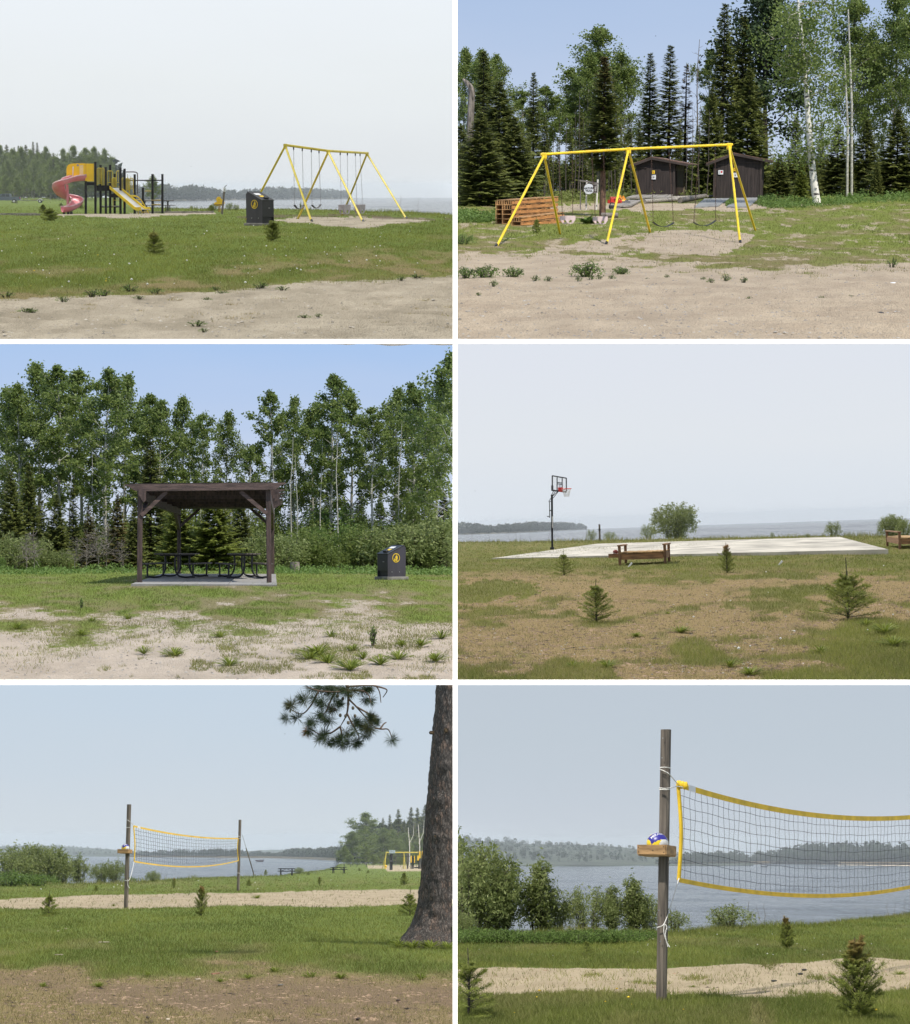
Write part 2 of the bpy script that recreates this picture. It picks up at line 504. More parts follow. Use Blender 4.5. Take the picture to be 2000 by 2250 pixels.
# ---------------------------------------------------------------- white bars added as gutters between the six views
white = mat('white_paint', (.92, .92, .92), .55, var=.01, bump=.02)
def bar_px(xa, xb, ya, yb, name):
    V = []
    for Y in (15.0, 15.02):
        for x, y in ((xa, yb), (xb, yb), (xb, ya), (xa, ya)):
            V.append(((x - 1000) / F * 15.0, Y, (1125 - y) / F * 15.0))
    me = bpy.data.meshes.new(name)
    me.from_pydata(V, [], [(0, 1, 2, 3), (7, 6, 5, 4), (1, 0, 4, 5), (2, 1, 5, 6), (3, 2, 6, 7), (0, 3, 7, 4)])
    me.materials.append(white)
    o = bpy.data.objects.new(name, me)
    for b in (1, 2, 3, 5): COL[b].objects.link(o)
    o['kind'] = 'structure'
bar_px(-200, 2200, 745, 755.5, 'white_gutter_bar')
bar_px(-200, 2200, 1494.5, 1505, 'white_gutter_bar')
bar_px(995, 1005.5, -200, 744.9, 'white_gutter_bar')
bar_px(995, 1005.5, 755.6, 1494.4, 'white_gutter_bar')
bar_px(995, 1005.5, 1505.1, 2450, 'white_gutter_bar')

# ---------------------------------------------------------------- ground
def bump_h(b, X, Y):
    return .05 * (fbm(X * .9, Y * .25, 11 + b, 3) - .5) + .02 * (fbm(X * 3.1, Y * 1.1, 31 + b, 2) - .5)
def masks(b, x, y, X, Y, tufts=False):
    """grass cover, dryness and bare dark soil of the ground, each 0..1"""
    n1 = fbm(X * .8, Y * .28, 5 + b, 4); n2 = fbm(X * 2.5, Y * .9, 77 + b, 3)
    w = (n1 - .5)
    dark = np.zeros_like(x); tuft = 0
    if b == 1:
        yb = poly_y([(-150, 662), (0, 657), (300, 650), (500, 641), (700, 626), (800, 617), (1000, 611)], x) + w * 22
        g = sstep(6, -14, y - yb)
        dry = .10 + .85 * sstep(-42, -2, y - yb + w * 90) * (.35 + .65 * sstep(.35, .6, n2)) + .6 * sstep(.50, .66, n1) * sstep(480, 560, y) * sstep(.3, .6, n2)
        s1 = inpoly([(600, 481), (655, 476), (760, 478), (880, 482), (960, 482), (935, 488), (860, 494), (800, 502), (735, 500), (680, 490), (620, 486)], x, y + w * 9)
        s2 = inpoly([(90, 473), (150, 470), (300, 468), (400, 467), (490, 466), (470, 470), (380, 473), (330, 477), (260, 480), (200, 476), (120, 475)], x, y + w * 5)
        g = np.where(s1 | s2, .12 * (n2 > .6), g)
        dark = np.where(inpoly([(520, 476), (640, 472), (760, 471), (880, 476), (990, 481), (990, 483.5), (880, 481), (760, 475.5), (640, 477), (520, 479)], x, y), .8, 0)
        tuft = np.where(y > 640, .9 * (n2 > .70) * sstep(740, 650, y), 0)
    elif b == 2:
        yb = poly_y([(1000, 572), (1100, 566), (1300, 575), (1450, 585), (1550, 596), (1700, 606), (1800, 600), (2000, 585), (2150, 585)], x) + w * 40
        g = sstep(12, -26, y - yb + (n2 - .5) * 40) * (.95 - .5 * sstep(.56, .66, n2))
        dry = .12 + .75 * sstep(.44, .58, n1) * sstep(.30, .55, n2) - .2 * sstep(470, 445, y) + .35 * sstep(530, 575, y + w * 40)
        s1 = inpoly([(1150, 560), (1200, 546), (1280, 532), (1390, 512), (1480, 505), (1600, 505), (1660, 512), (1650, 530), (1620, 548), (1560, 562), (1440, 556), (1350, 553), (1250, 556)], x, y + w * 16)
        g = np.where(s1, .12 + .5 * (n2 > .6) * (x < 1420), g)
        s2 = inpoly([(1200, 452), (1300, 446), (1420, 440), (1560, 440), (1690, 452), (1680, 462), (1560, 462), (1440, 462), (1330, 460), (1220, 468)], x, y + w * 14)
        g = np.where(s2, .1, g)
        g = np.where(y < 447, np.maximum(g, .6), g)
    elif b == 3:
        g = sstep(1440, 1280, y + w * 190 + (n2 - .5) * 90)
        tuft0 = np.where(x > 560, .8 * sstep(.50, .62, n1 + .1 * sstep(700, 1000, x)) * (n2 > .48), 0)
        tuft = np.where(y > 1330, .8 * (n2 > .64), 0)
        dry = np.clip(.08 + .80 * sstep(1262, 1330, y + w * 150) * sstep(.25, .62, n2 + .25 * w) + .1 * (n2 > .55), 0, .9)
        tuft = np.maximum(tuft, tuft0)
        dry = dry - (dry - .35) * sstep(1340, 1390, y + w * 60)
        g = np.clip(g, 0, 1)
    elif b == 4:
        d = sstep(1236, 1268, y + w * 60 + (n2 - .5) * 40)
        green = sstep(.40, .66, n1 + .45 * (n2 - .5) + .16 * sstep(1650, 2000, x) * sstep(1300, 1400, y) + .12 * sstep(1400, 1490, y) - .10 * sstep(1260, 1290, y) * sstep(1440, 1380, y) * (x < 1650))
        green = np.maximum(green, inpoly([(1000, 1280), (1100, 1272), (1180, 1283), (1190, 1295), (1120, 1312), (1050, 1322), (1000, 1326)], x, y + w * 20 + (n2 - .5) * 46) * .95)
        green = np.maximum(green, inpoly([(1580, 1330), (1680, 1315), (1800, 1320), (1800, 1335), (1680, 1338), (1600, 1337)], x, y + w * 20 + (n2 - .5) * 50) * .8)
        green = np.maximum(green, inpoly([(1150, 1480), (1220, 1440), (1330, 1450), (1370, 1500), (1150, 1500)], x, y + w * 30 + (n2 - .5) * 60) * .8)
        g = np.clip(1 - d + d * (.72 + .28 * green), 0, 1)
        dry = np.clip(.18 + .25 * sstep(.45, .6, n2) * (y < 1242) + d * (.95 - .9 * green), 0, 1)
        dark = np.where(n2 > .68, .35, 0) * d
    elif b == 5:
        up = poly_y([(-150, 1986), (0, 1977), (120, 1970), (270, 1966), (420, 1963), (560, 1962), (640, 1960), (740, 1956), (820, 1954), (1000, 1952)], x)
        lo = poly_y([(-150, 2004), (0, 1997), (280, 1996), (450, 1992), (560, 1992), (700, 1993), (850, 1990), (1000, 1986)], x)
        sand = sstep(-1.5, 1.5, y - up + w * 4) * sstep(2, -2, y - lo + w * 8)
        far = inpoly([(793, 1903.5), (1000, 1902), (1000, 1914), (860, 1914), (830, 1911)], x, y)
        g = 1 - .93 * sand
        g = np.where(far, .1, g)
        d = sstep(2105, 2160, y + w * 90 + (n2 - .5) * 60)
        g = g * (1 - d * .25)
        dry = .12 + .3 * sstep(1965, 1945, y) * sstep(1925, 1945, y) * sstep(.45, .6, n1) + d * .8 + .25 * sstep(.55, .7, n1) * (y > 2040)
        dry = np.clip(dry, 0, .95)
        dark = np.clip(sstep(.44, .70, n1 + .10 * sstep(450, 950, x) + .35 * (n2 - .5)) * sstep(2125, 2190, y + w * 60) * .8, 0, 1)
    else:
        up = poly_y([(1000, 2130), (1080, 2125), (1200, 2126), (1400, 2130), (1500, 2124), (1640, 2116), (1760, 2117), (1840, 2106), (1920, 2104), (2000, 2108), (2150, 2108)], x)
        lo = poly_y([(1000, 2192), (1120, 2187), (1250, 2186), (1450, 2188), (1540, 2182), (1660, 2194), (1800, 2190), (1900, 2184), (2000, 2176), (2150, 2176)], x)
        sand = sstep(-2, 3, y - up + w * 8) * sstep(4, -4, y - lo + w * 14)
        g = 1 - .95 * sand
        tuft = np.where((sand > .5) & (n2 > .72), .6, 0)
        dry = .12 + .22 * sstep(.5, .7, n1)
        dry = np.where((y > 2200) & (x > 1650), dry + .4 * sstep(.45, .6, n1), dry)
    if tufts: g = np.maximum(g, tuft)
    return np.clip(g, 0, 1), np.clip(dry, 0, 1), np.clip(dark, 0, 1)

SAND = {1: ((.41, .36, .285), (.27, .235, .18)), 2: ((.50, .405, .295), (.39, .31, .225)), 3: ((.52, .435, .345), (.41, .34, .265)),
        4: ((.38, .30, .185), (.24, .18, .105)), 5: ((.47, .385, .27), (.36, .29, .20)), 6: ((.50, .41, .285), (.40, .325, .22))}
GREEN = {1: (.085, .125, .022), 2: (.15, .18, .035), 3: (.13, .175, .03), 4: (.10, .12, .028), 5: (.10, .145, .028), 6: (.095, .135, .028)}
DRY = {1: (.24, .20, .09), 2: (.27, .23, .10), 3: (.28, .23, .12), 4: (.37, .275, .135), 5: (.32, .235, .125), 6: (.24, .20, .09)}
def ground_mat(b):
    m, nt, bs = _new('ground_cover')
    N = nt.nodes; L = nt.links
    def attr(n):
        a = N.new('ShaderNodeAttribute'); a.attribute_name = n; return a.outputs['Fac']
    tc = N.new('ShaderNodeTexCoord')
    mp = N.new('ShaderNodeMapping'); mp.inputs['Scale'].default_value = (1, .45, 1); L.new(tc.outputs['Object'], mp.inputs[0])
    def noise(s, d=5, r=.6):
        n = N.new('ShaderNodeTexNoise'); n.inputs['Scale'].default_value = s; n.inputs['Detail'].default_value = d; n.inputs['Roughness'].default_value = r
        L.new(mp.outputs[0], n.inputs['Vector']); return n.outputs['Fac']
    def mix(f, a, c):
        x = N.new('ShaderNodeMix'); x.data_type = 'RGBA'
        for k, v in (('Factor', f), ('A', a), ('B', c)):
            if isinstance(v, (tuple, float)): x.inputs[k].default_value = (*v, 1) if isinstance(v, tuple) else v
            else: L.new(v, x.inputs[k])
        return x.outputs['Result']
    def ramp(v, a, c):
        r = N.new('ShaderNodeMapRange'); r.inputs['From Min'].default_value = a; r.inputs['From Max'].default_value = c
        L.new(v, r.inputs['Value']); return r.outputs[0]
    big, mid, fin = noise(1.3), noise(9), noise(45, 3, .7)
    s1, s2 = SAND[b]
    sand = mix(ramp(big, .35, .65), s1, s2)
    sand = mix(ramp(fin, .56, .75), sand, tuple(c * .55 for c in s2))
    sand = mix(ramp(mid, .62, .8), sand, tuple(min(1, c * 1.18) for c in s1))
    gr = mix(ramp(mid, .3, .7), GREEN[b], tuple(c * 1.5 for c in GREEN[b]))
    dr = mix(ramp(fin, .3, .7), DRY[b], tuple(c * .55 for c in DRY[b]))
    gd = mix(attr('dry'), gr, dr)
    ad = N.new('ShaderNodeMath'); ad.operation = 'ADD'; L.new(attr('grass'), ad.inputs[0])
    sc = N.new('ShaderNodeMath'); sc.operation = 'MULTIPLY_ADD'; sc.inputs[1].default_value = 1.3; sc.inputs[2].default_value = -.65
    L.new(mid, sc.inputs[0]); L.new(sc.outputs[0], ad.inputs[1])
    col = mix(ramp(ad.outputs[0], .38, .62), sand, gd)
    soil = (.135, .095, .062) if b != 1 else (.07, .05, .035)
    col = mix(attr('dark'), col, mix(ramp(fin, .35, .7), soil, tuple(c * 1.9 for c in soil)))
    L.new(col, bs.inputs['Base Color'])
    bs.inputs['Roughness'].default_value = .95; bs.inputs['Specular IOR Level'].default_value = .1
    bp = N.new('ShaderNodeBump'); bp.inputs['Strength'].default_value = .8; bp.inputs['Distance'].default_value = .06
    hh = N.new('ShaderNodeMath'); hh.operation = 'ADD'; L.new(mid, hh.inputs[0]); L.new(fin, hh.inputs[1])
    L.new(hh.outputs[0], bp.inputs['Height']); L.new(bp.outputs[0], bs.inputs['Normal'])
    return m
def mk_ground(b):
    x0, x1, y0, y1 = BAY[b]['rect']
    bot = {1: 750, 2: 750, 3: 1500, 4: 1500, 5: 2330, 6: 2330}[b]
    xs = np.concatenate([[x0], np.linspace(max(x0, -20) + .01, min(x1, 2020) - .01, 200), [x1]])
    ts = np.linspace(0, 1, 130) ** .8
    sh = poly_y(BAY[b]['shore'], xs)
    Xp = np.repeat(xs[None, :], len(ts), 0)
    Yp = sh[None, :] + (bot - sh)[None, :] * ts[:, None]
    G = gpn(b, Xp, Yp)
    g, dr, dk = masks(b, Xp, Yp, G[..., 0], G[..., 1])
    G[..., 2] += bump_h(b, G[..., 0], G[..., 1])
    bare_ = (1 - g) * sstep(560, 620, Yp) if b < 3 else (1 - g)
    G[..., 2] += .05 * bare_ * (fbm(G[..., 0] * 3.4, G[..., 1] * 1.3, 61 + b, 3) - .5)
    if b == 2 or b == 1:      # wheel tracks in the sand road
        tr = np.sin((G[..., 1] + .25 * G[..., 0] * (1 if b == 1 else .08)) * 9.0 + 3 * fbm(G[..., 0] * .3, G[..., 1] * .3, 3, 2) * 4)
        G[..., 2] += .03 * tr * (1 - g) * sstep(590, 640, Yp) * sstep(.35, .6, fbm(G[..., 0] * .25, G[..., 1] * .15, 19, 2))
    # the bank behind the edge
    e = G[0].copy(); dn = BAY[b]['lake']
    if dn is not None:
        r1 = e.copy(); k = (e[:, 1] + 3) / e[:, 1]; r1 *= k[:, None]; r1[:, 2] = dn - .6
    else:
        k = 300 / e[:, 1]; r1 = e * k[:, None]; r1[:, 2] = e[:, 2]
    V = np.concatenate([r1[None], G], 0)
    A = lambda q: np.concatenate([q[:1], q], 0).ravel()
    nr, nc = V.shape[:2]
    i = np.arange((nr - 1) * nc).reshape(nr - 1, nc)[:, :-1].ravel()
    Fc = np.stack([i, i + nc, i + nc + 1, i + 1], 1)
    me = arr_mesh('ground', V.reshape(-1, 3), Fc, ground_mat(b), smooth=True, attrs={'grass': A(g), 'dry': A(dr), 'dark': A(dk)})
    solo(b, 'ground', me, kind='structure')
for b in BAY: mk_ground(b)

# ---------------------------------------------------------------- lake water
def water_mat(b):
    m, nt, bs = _new('lake_water')
    N = nt.nodes; L = nt.links
    tc = N.new('ShaderNodeTexCoord')
    mp = N.new('ShaderNodeMapping'); sx = {1: .10, 4: .10, 5: .12, 6: .30}[b]
    mp.inputs['Scale'].default_value = (sx * 2.4, sx * .13, 1); L.new(tc.outputs['Object'], mp.inputs[0])
    n1 = N.new('ShaderNodeTexNoise'); n1.inputs['Scale'].default_value = 2.2; n1.inputs['Detail'].default_value = 7; n1.inputs['Roughness'].default_value = .68
    L.new(mp.outputs[0], n1.inputs['Vector'])
    bp = N.new('ShaderNodeBump'); bp.inputs['Strength'].default_value = 1.0; bp.inputs['Distance'].default_value = {1: 5., 4: 6., 5: 4., 6: 2.}[b]
    L.new(n1.outputs['Fac'], bp.inputs['Height']); L.new(bp.outputs[0], bs.inputs['Normal'])
    bs.inputs['Base Color'].default_value = (.04, .055, .08, 1)
    bs.inputs['Roughness'].default_value = .10
    bs.inputs['IOR'].default_value = 1.33
    return m
WAVE = {1: 1.4, 4: 1.7, 5: 1.2, 6: 1.4}
def mk_lake(b):
    x0, x1, y0, y1 = BAY[b]['rect']; z = BAY[b]['lake']
    xs = np.linspace(x0, x1, 330)
    far = YFAR[b] - 60
    hr = np.array([proj(b, at(b, x, far, z))[1] for x in xs])
    lo = poly_y(BAY[b]['shore'], xs) + 4
    lo = np.maximum(lo, hr + 12)
    NR = 170; ts = np.linspace(0, 1, NR) ** 1.5
    Yp = hr[None] + (lo - hr)[None] * ts[:, None]; Xp = np.repeat(xs[None], NR, 0)
    V = plane_pt(b, Xp, Yp, z)
    X_, Y_ = V[..., 0], V[..., 1]      # wind waves of several lengths, crests across the view
    for i, (wl, am) in enumerate(((2.2, .05), (5., .10), (12., .20), (30., .38))):
        V[..., 2] += WAVE[b] * am * (vnoise(X_ / wl * .8 + i * 7.3, Y_ / wl * 1.1 + .3 * X_ / wl, 41 + i) - .5) * np.clip(Y_ / (wl * 9) , 0, 1) * np.clip(3000 / Y_, 0, 1)
    nr, nc = V.shape[:2]
    i = np.arange((nr - 1) * nc).reshape(nr - 1, nc)[:, :-1].ravel()
    me = arr_mesh('lake_water', V.reshape(-1, 3), np.stack([i, i + nc, i + nc + 1, i + 1], 1), water_mat(b), smooth=True)
    solo(b, 'lake_water', me, kind='structure')
for b in (1, 4, 5, 6): mk_lake(b)
# ================================================================ plants
RNG = np.random.default_rng(7)
def unit(v): return v / np.maximum(np.linalg.norm(v, axis=-1, keepdims=True), 1e-9)
def leaf_quads(Pc, ln, wd, rng, up=.35, tdir=None):
    """rhombic leaves around centres Pc"""
    n = len(Pc)
    nrm = unit(rng.normal(size=(n, 3)) + np.array([0, 0, up]))
    t = rng.normal(size=(n, 3)) if tdir is None else tdir + .25 * rng.normal(size=(n, 3))
    t = unit(t - nrm * (t * nrm).sum(1, keepdims=True))
    s = np.cross(nrm, t)
    ln = np.broadcast_to(ln, (n,))[:, None] / 2; wd = np.broadcast_to(wd, (n,))[:, None] / 2
    return np.stack([Pc - t * ln, Pc + s * wd - t * ln * .1, Pc + t * ln, Pc - s * wd - t * ln * .1], 1)
def blades(Pb, d, wdir, ln, wd):
    """pointed strips from Pb along d (needles, sprays)"""
    ln = np.broadcast_to(ln, (len(Pb),))[:, None]; wd = np.broadcast_to(wd, (len(Pb),))[:, None] / 2
    return np.stack([Pb, Pb + d * ln * .45 + wdir * wd, Pb + d * ln, Pb + d * ln * .45 - wdir * wd], 1)
def qmesh(name, Q, col, m):
    n = len(Q)
    return arr_mesh(name, Q.reshape(-1, 3), np.arange(n * 4).reshape(n, 4), m, np.repeat(col, 4, 0))
def cols(n, rng, a=0., b_=1., dry=0., clump=None):
    c = np.zeros((n, 3), np.float32)
    c[:, 0] = rng.uniform(a, b_, n) if clump is None else np.clip(.65 * clump + .35 * rng.uniform(a, b_, n), 0, 1)
    c[:, 1] = np.clip(dry + .1 * rng.normal(size=n) * (dry > 0), 0, 1)
    return c
class Plant:
    """wood (MB) and leaf quads of one plant, height H in metres"""
    def __init__(s, H, wood, Q, col, leafm, barkm):
        s.H = H; s.wood = wood; s.Q = Q; s.col = col; s.leafm = leafm; s.barkm = barkm; s.me = None
    def meshes(s, names=('trunk', 'crown')):
        if s.me is None:
            s.me = (s.wood.mesh(names[0], s.barkm) if s.wood and s.wood.v else None,
                    qmesh(names[1], s.Q, s.col, s.leafm) if len(s.Q) else None)
        return s.me

M_aspen = leaf_mat('aspen_leaf', (.10, .15, .028), (.25, .30, .085), trans=.45, rough=.45)
M_spruce = leaf_mat('spruce_needle', (.085, .115, .03), (.25, .265, .07), dry=(.22, .13, .075), trans=.30)
M_young = leaf_mat('young_spruce_needle', (.12, .16, .028), (.30, .33, .075), dry=(.40, .24, .11), trans=.45)
M_bush = leaf_mat('willow_leaf', (.13, .17, .045), (.32, .36, .14), trans=.45, rough=.5)
M_weed = leaf_mat('weed_leaf', (.08, .14, .03), (.20, .29, .07), trans=.35)
M_pine = leaf_mat('pine_needle', (.015, .032, .012), (.05, .075, .022), dry=(.28, .14, .05), trans=.1)
M_grass = leaf_mat('grass_blade', (.105, .15, .021), (.29, .33, .062), dry=(.46, .36, .19), trans=.45, rough=.6)
M_far = leaf_mat('far_leaf', (.016, .03, .014), (.055, .075, .03), trans=.15)
B_grey = mat('grey_bark', (.22, .20, .17), .9, var=.3, scale=9, bump=.6, stretch=(2, 2, .6))
B_dark = mat('dark_bark', (.075, .06, .05), .9, var=.3, scale=9, bump=.6, stretch=(2, 2, .6))
B_pale = mat('pale_bark', (.42, .40, .34), .8, var=.25, scale=5, bump=.3, stretch=(1, 1, 2.5), col2=(.2, .19, .16))
B_dead = mat('bare_wood', (.19, .165, .14), .9, var=.25, scale=8, bump=.4)
def birch_bark():
    m, nt, bs = _new('birch_bark'); N = nt.nodes; L = nt.links
    tc = N.new('ShaderNodeTexCoord'); mp = N.new('ShaderNodeMapping'); mp.inputs['Scale'].default_value = (3, 3, 7)
    L.new(tc.outputs['Object'], mp.inputs[0])
    nz = N.new('ShaderNodeTexNoise'); nz.inputs['Scale'].default_value = .9; nz.inputs['Detail'].default_value = 4; L.new(mp.outputs[0], nz.inputs['Vector'])
    rp = N.new('ShaderNodeValToRGB'); rp.color_ramp.elements[0].position = .36; rp.color_ramp.elements[0].color = (.035, .03, .028, 1)
    rp.color_ramp.elements[1].position = .43; rp.color_ramp.elements[1].color = (.66, .63, .56, 1)
    L.new(nz.outputs['Fac'], rp.inputs[0]); L.new(rp.outputs[0], bs.inputs['Base Color']); bs.inputs['Roughness'].default_value = .75
    return m
B_birch = birch_bark()

def aspen(seed, H=12., R=2.5, base=.32, nl=34, leaves=9000, ls=.155, leafm=None, bark=None, tr=.11, lean=0., shape=0, sub=6, spread=.165):
    rng = np.random.default_rng(seed); W = MB()
    n = 9; zz = np.linspace(0, H * .97, n)
    off = np.cumsum(rng.normal(size=(n, 2)) * .05 * H / 10, 0); off -= off[0]
    tp = np.stack([off[:, 0] + lean * zz / H, off[:, 1], zz], 1)
    W.tube(tp, [tr * (1 - .9 * z / H) + .008 for z in zz], 7)
    cen = []; wts = []
    for i in range(nl):
        f = (i + rng.uniform(0, 1)) / nl
        z0 = H * (base + (1 - base) * .96 * f)
        prof = math.sin(math.pi * min(1, (.18 + .86 * f) ** (.8 if shape == 0 else .55))) ** .7
        L = R * prof * rng.uniform(.35, 1.4) + .15
        az = i * 2.4 + rng.uniform(-.5, .5)
        el = math.radians(rng.uniform(20, 50) + 22 * f)
        p0 = np.array([np.interp(z0, zz, tp[:, 0]), np.interp(z0, zz, tp[:, 1]), z0])
        d = np.array([math.cos(az) * math.cos(el), math.sin(az) * math.cos(el), math.sin(el)])
        m = 5; pts = [p0]
        for j in range(1, m):
            d = unit(d + rng.normal(size=3) * .13 + np.array([0, 0, .05]))
            pts.append(pts[-1] + d * L / (m - 1))
        W.tube(pts, [max(.008, tr * .34 * (1 - .7 * f) * (1 - .8 * j / (m - 1))) for j in range(m)], 4, cap=False)
        for k in range(sub):
            t = rng.uniform(.35, 1.0); q = pts[0] + 0
            a = t * (m - 1); ia = min(int(a), m - 2)
            q = pts[ia] + (pts[ia + 1] - pts[ia]) * (a - ia)
            dd = unit(d + rng.normal(size=3) * .8)
            e = q + dd * L * rng.uniform(.12, .38)
            W.tube([q, e], [.012, .005], 3, cap=False)
            for u in (.45, 1.0):
                cen.append(q + (e - q) * u); wts.append(.5 + L / R)
        cen.append(pts[-1]); wts.append(1.)
    cen = np.array(cen); wts = np.array(wts); wts /= wts.sum()
    ci = rng.choice(len(cen), leaves, p=wts)
    sg = spread * R / 2.5
    Pl = cen[ci] + rng.normal(size=(leaves, 3)) * np.array([sg, sg, sg * .8])
    ct = rng.uniform(0, 1, len(cen))[ci]
    s = ls * rng.uniform(.6, 1.2, leaves)
    Q = leaf_quads(Pl, s * 1.15, s * .85, rng, .5)
    return Plant(H, W, Q, cols(leaves, rng, clump=ct), leafm or M_aspen, bark or B_grey)
def spruce(seed, H=10., R=1.8, base=.04, step=.27, m=8, tr=None, leafm=None, bark=None, dry=0., dens=1., pw=.9, gap=0., drytop=0.):
    rng = np.random.default_rng(seed); W = MB()
    tr = tr or H * .011
    W.tube([(0, 0, 0), (0, 0, H * .5), (0, 0, H * .99)], [tr, tr * .6, .01], 6)
    Pb = []; D = []; Wd = []; Ln = []; Wt = []; C = []; DR = []
    z = H * base
    while z < H * .985:
        f = z / H
        r0 = R * (1 - f) ** pw + .05 * H * .1
        if base > .2: r0 *= min(1, .5 + (f - base) * 4)
        nb = max(4, int((5 + 4 * (1 - f)) * dens))
        a0 = rng.uniform(0, 6.28)
        for k in range(nb):
            if rng.uniform() < gap: continue
            L = r0 * rng.uniform(.65, 1.18); az = a0 + 6.283 * k / nb + rng.uniform(-.3, .3)
            o = np.array([math.cos(az), math.sin(az), 0.]); sd = np.array([-o[1], o[0], 0.])
            dr = -.28 * (1 - f) + .35 * f; z1 = z + rng.uniform(-.5, .5) * step
            pts = [np.array([0, 0, z1]) + o * L * t + np.array([0, 0, L * (dr * t + .16 * t * t)]) for t in np.linspace(0, 1, m + 1)]
            ct = rng.uniform(0, 1)
            if L > .5: W.tube([pts[0], pts[-2]], [.012, .005], 3, cap=False)
            for j in range(1, m + 1):
                t = j / m
                if t < .18 and L > .8: continue
                tl = L * .42 * (1 - t) + .10 + .05 * L
                for sgn in (-1, 1, 0):
                    a = rng.uniform(.55, .95) * sgn
                    d = o * math.cos(a) + sd * math.sin(a) + np.array([0, 0, rng.uniform(-.38, .1)])
                    d = unit(d)
                    n_ = unit(np.cross(d, np.array([rng.normal() * .35, rng.normal() * .35, 1.])))
                    Pb.append(pts[j] - o * .02 + np.array([0, 0, rng.normal() * .03])); D.append(d); Wt.append(n_)
                    Ln.append(tl * rng.uniform(.7, 1.2)); Wd.append(tl * .42); C.append(np.clip(.35 * ct + .45 * t + rng.uniform(-.1, .25), 0, 1))
                    DR.append(dry + drytop * max(0, f - .75) * 4)
        z += step * rng.uniform(.8, 1.2) * (1 - .45 * f)
    Q = blades(np.array(Pb), np.array(D), np.array(Wt), np.array(Ln), np.array(Wd))
    c = np.zeros((len(Q), 3), np.float32); c[:, 0] = C; c[:, 1] = np.clip(np.array(DR) + rng.normal(size=len(Q)) * .12 * (np.array(DR) > 0), 0, 1)
    return Plant(H, W, Q, c, leafm or M_spruce, bark or B_dark)
def young(seed, R=.42, nwh=7, nb=6, nd=34, fine=.05, top=.3, brown=0., lean=.9, dense=1.0, ovoid=False):
    """young spruce one metre tall, every needle tuft a leaf"""
    rng = np.random.default_rng(seed); W = MB()
    W.tube([(0, 0, 0), (.01, 0, .5), (0, .01, .98)], [.018, .012, .004], 6)
    Pb = []; D = []; Wt = []; C = []; G = []; Ln = []
    def twig(p0, d, L, c0, g0, n):
        sd = unit(np.cross(d, np.array([.1, .2, 1.])))
        un = np.cross(sd, d)
        for j in range(n):
            t = (j + rng.uniform()) / n
            p = p0 + d * L * t
            a = rng.uniform(0, 6.283); rad = sd * math.cos(a) + un * math.sin(a)
            dd = unit(d * .75 + rad)
            Pb.append(p); D.append(dd); Wt.append(unit(np.cross(dd, d + .01))); C.append(np.clip(c0 + .25 * rng.normal() + .25 * t, 0, 1)); G.append(g0)
            Ln.append(fine * rng.uniform(.7, 1.2))
    zs = np.linspace(.05, 1 - top, nwh)
    for i, z in enumerate(zs):
        f = i / (nwh - 1)
        for k in range(nb):
            L = R * ((1 - .72 * f) if not ovoid else (.55 + .5 * math.sin(math.pi * min(1, f + .15)) - .1 * f)) * rng.uniform(.65, 1.15) * (1 if i else .85)
            az = 6.283 * k / nb + i * 1.1 + rng.uniform(-.3, .3); el = rng.uniform(.15, .55) + .5 * f + (.35 if ovoid else 0)
            o = np.array([math.cos(az) * math.cos(el), math.sin(az) * math.cos(el), math.sin(el)])
            p = np.array([0, 0, z + rng.uniform(-.03, .03)])
            W.tube([p, p + o * L], [.006, .002], 3, cap=False)
            g0 = brown * max(0, f - .62) * 2.6
            twig(p, o, L, .3, g0, int(nd * dense))
            for u in (.35, .55, .75, .9):
                for sg in (-1, 1):
                    az2 = az + sg * rng.uniform(.5, .9)
                    o2 = np.array([math.cos(az2) * math.cos(el), math.sin(az2) * math.cos(el), math.sin(el) - .1])
                    twig(p + o * L * u, unit(o2), L * .42 * (1.2 - u), .45, g0, int(nd * .4 * dense))
    twig(np.array([0, 0, 1 - top - .05]), np.array([0, 0, 1.]), top, .4, brown, int(nd * 1.2))
    for a in range(4):
        az = a * 1.6 + .3
        twig(np.array([0, 0, 1 - top * .95]), unit(np.array([math.cos(az), math.sin(az), 1.1])), top * .5, .5, brown * .8, int(nd * .5))
    n = len(Pb)
    Q = blades(np.array(Pb), np.array(D), np.array(Wt), np.array(Ln), np.array(Ln) * .14)
    c = np.zeros((n, 3), np.float32); c[:, 0] = C; c[:, 1] = np.clip(np.array(G) + .15 * rng.normal(size=n) * (np.array(G) > 0), 0, 1)
    return Plant(1.0, W, Q, c, M_young, B_dark)
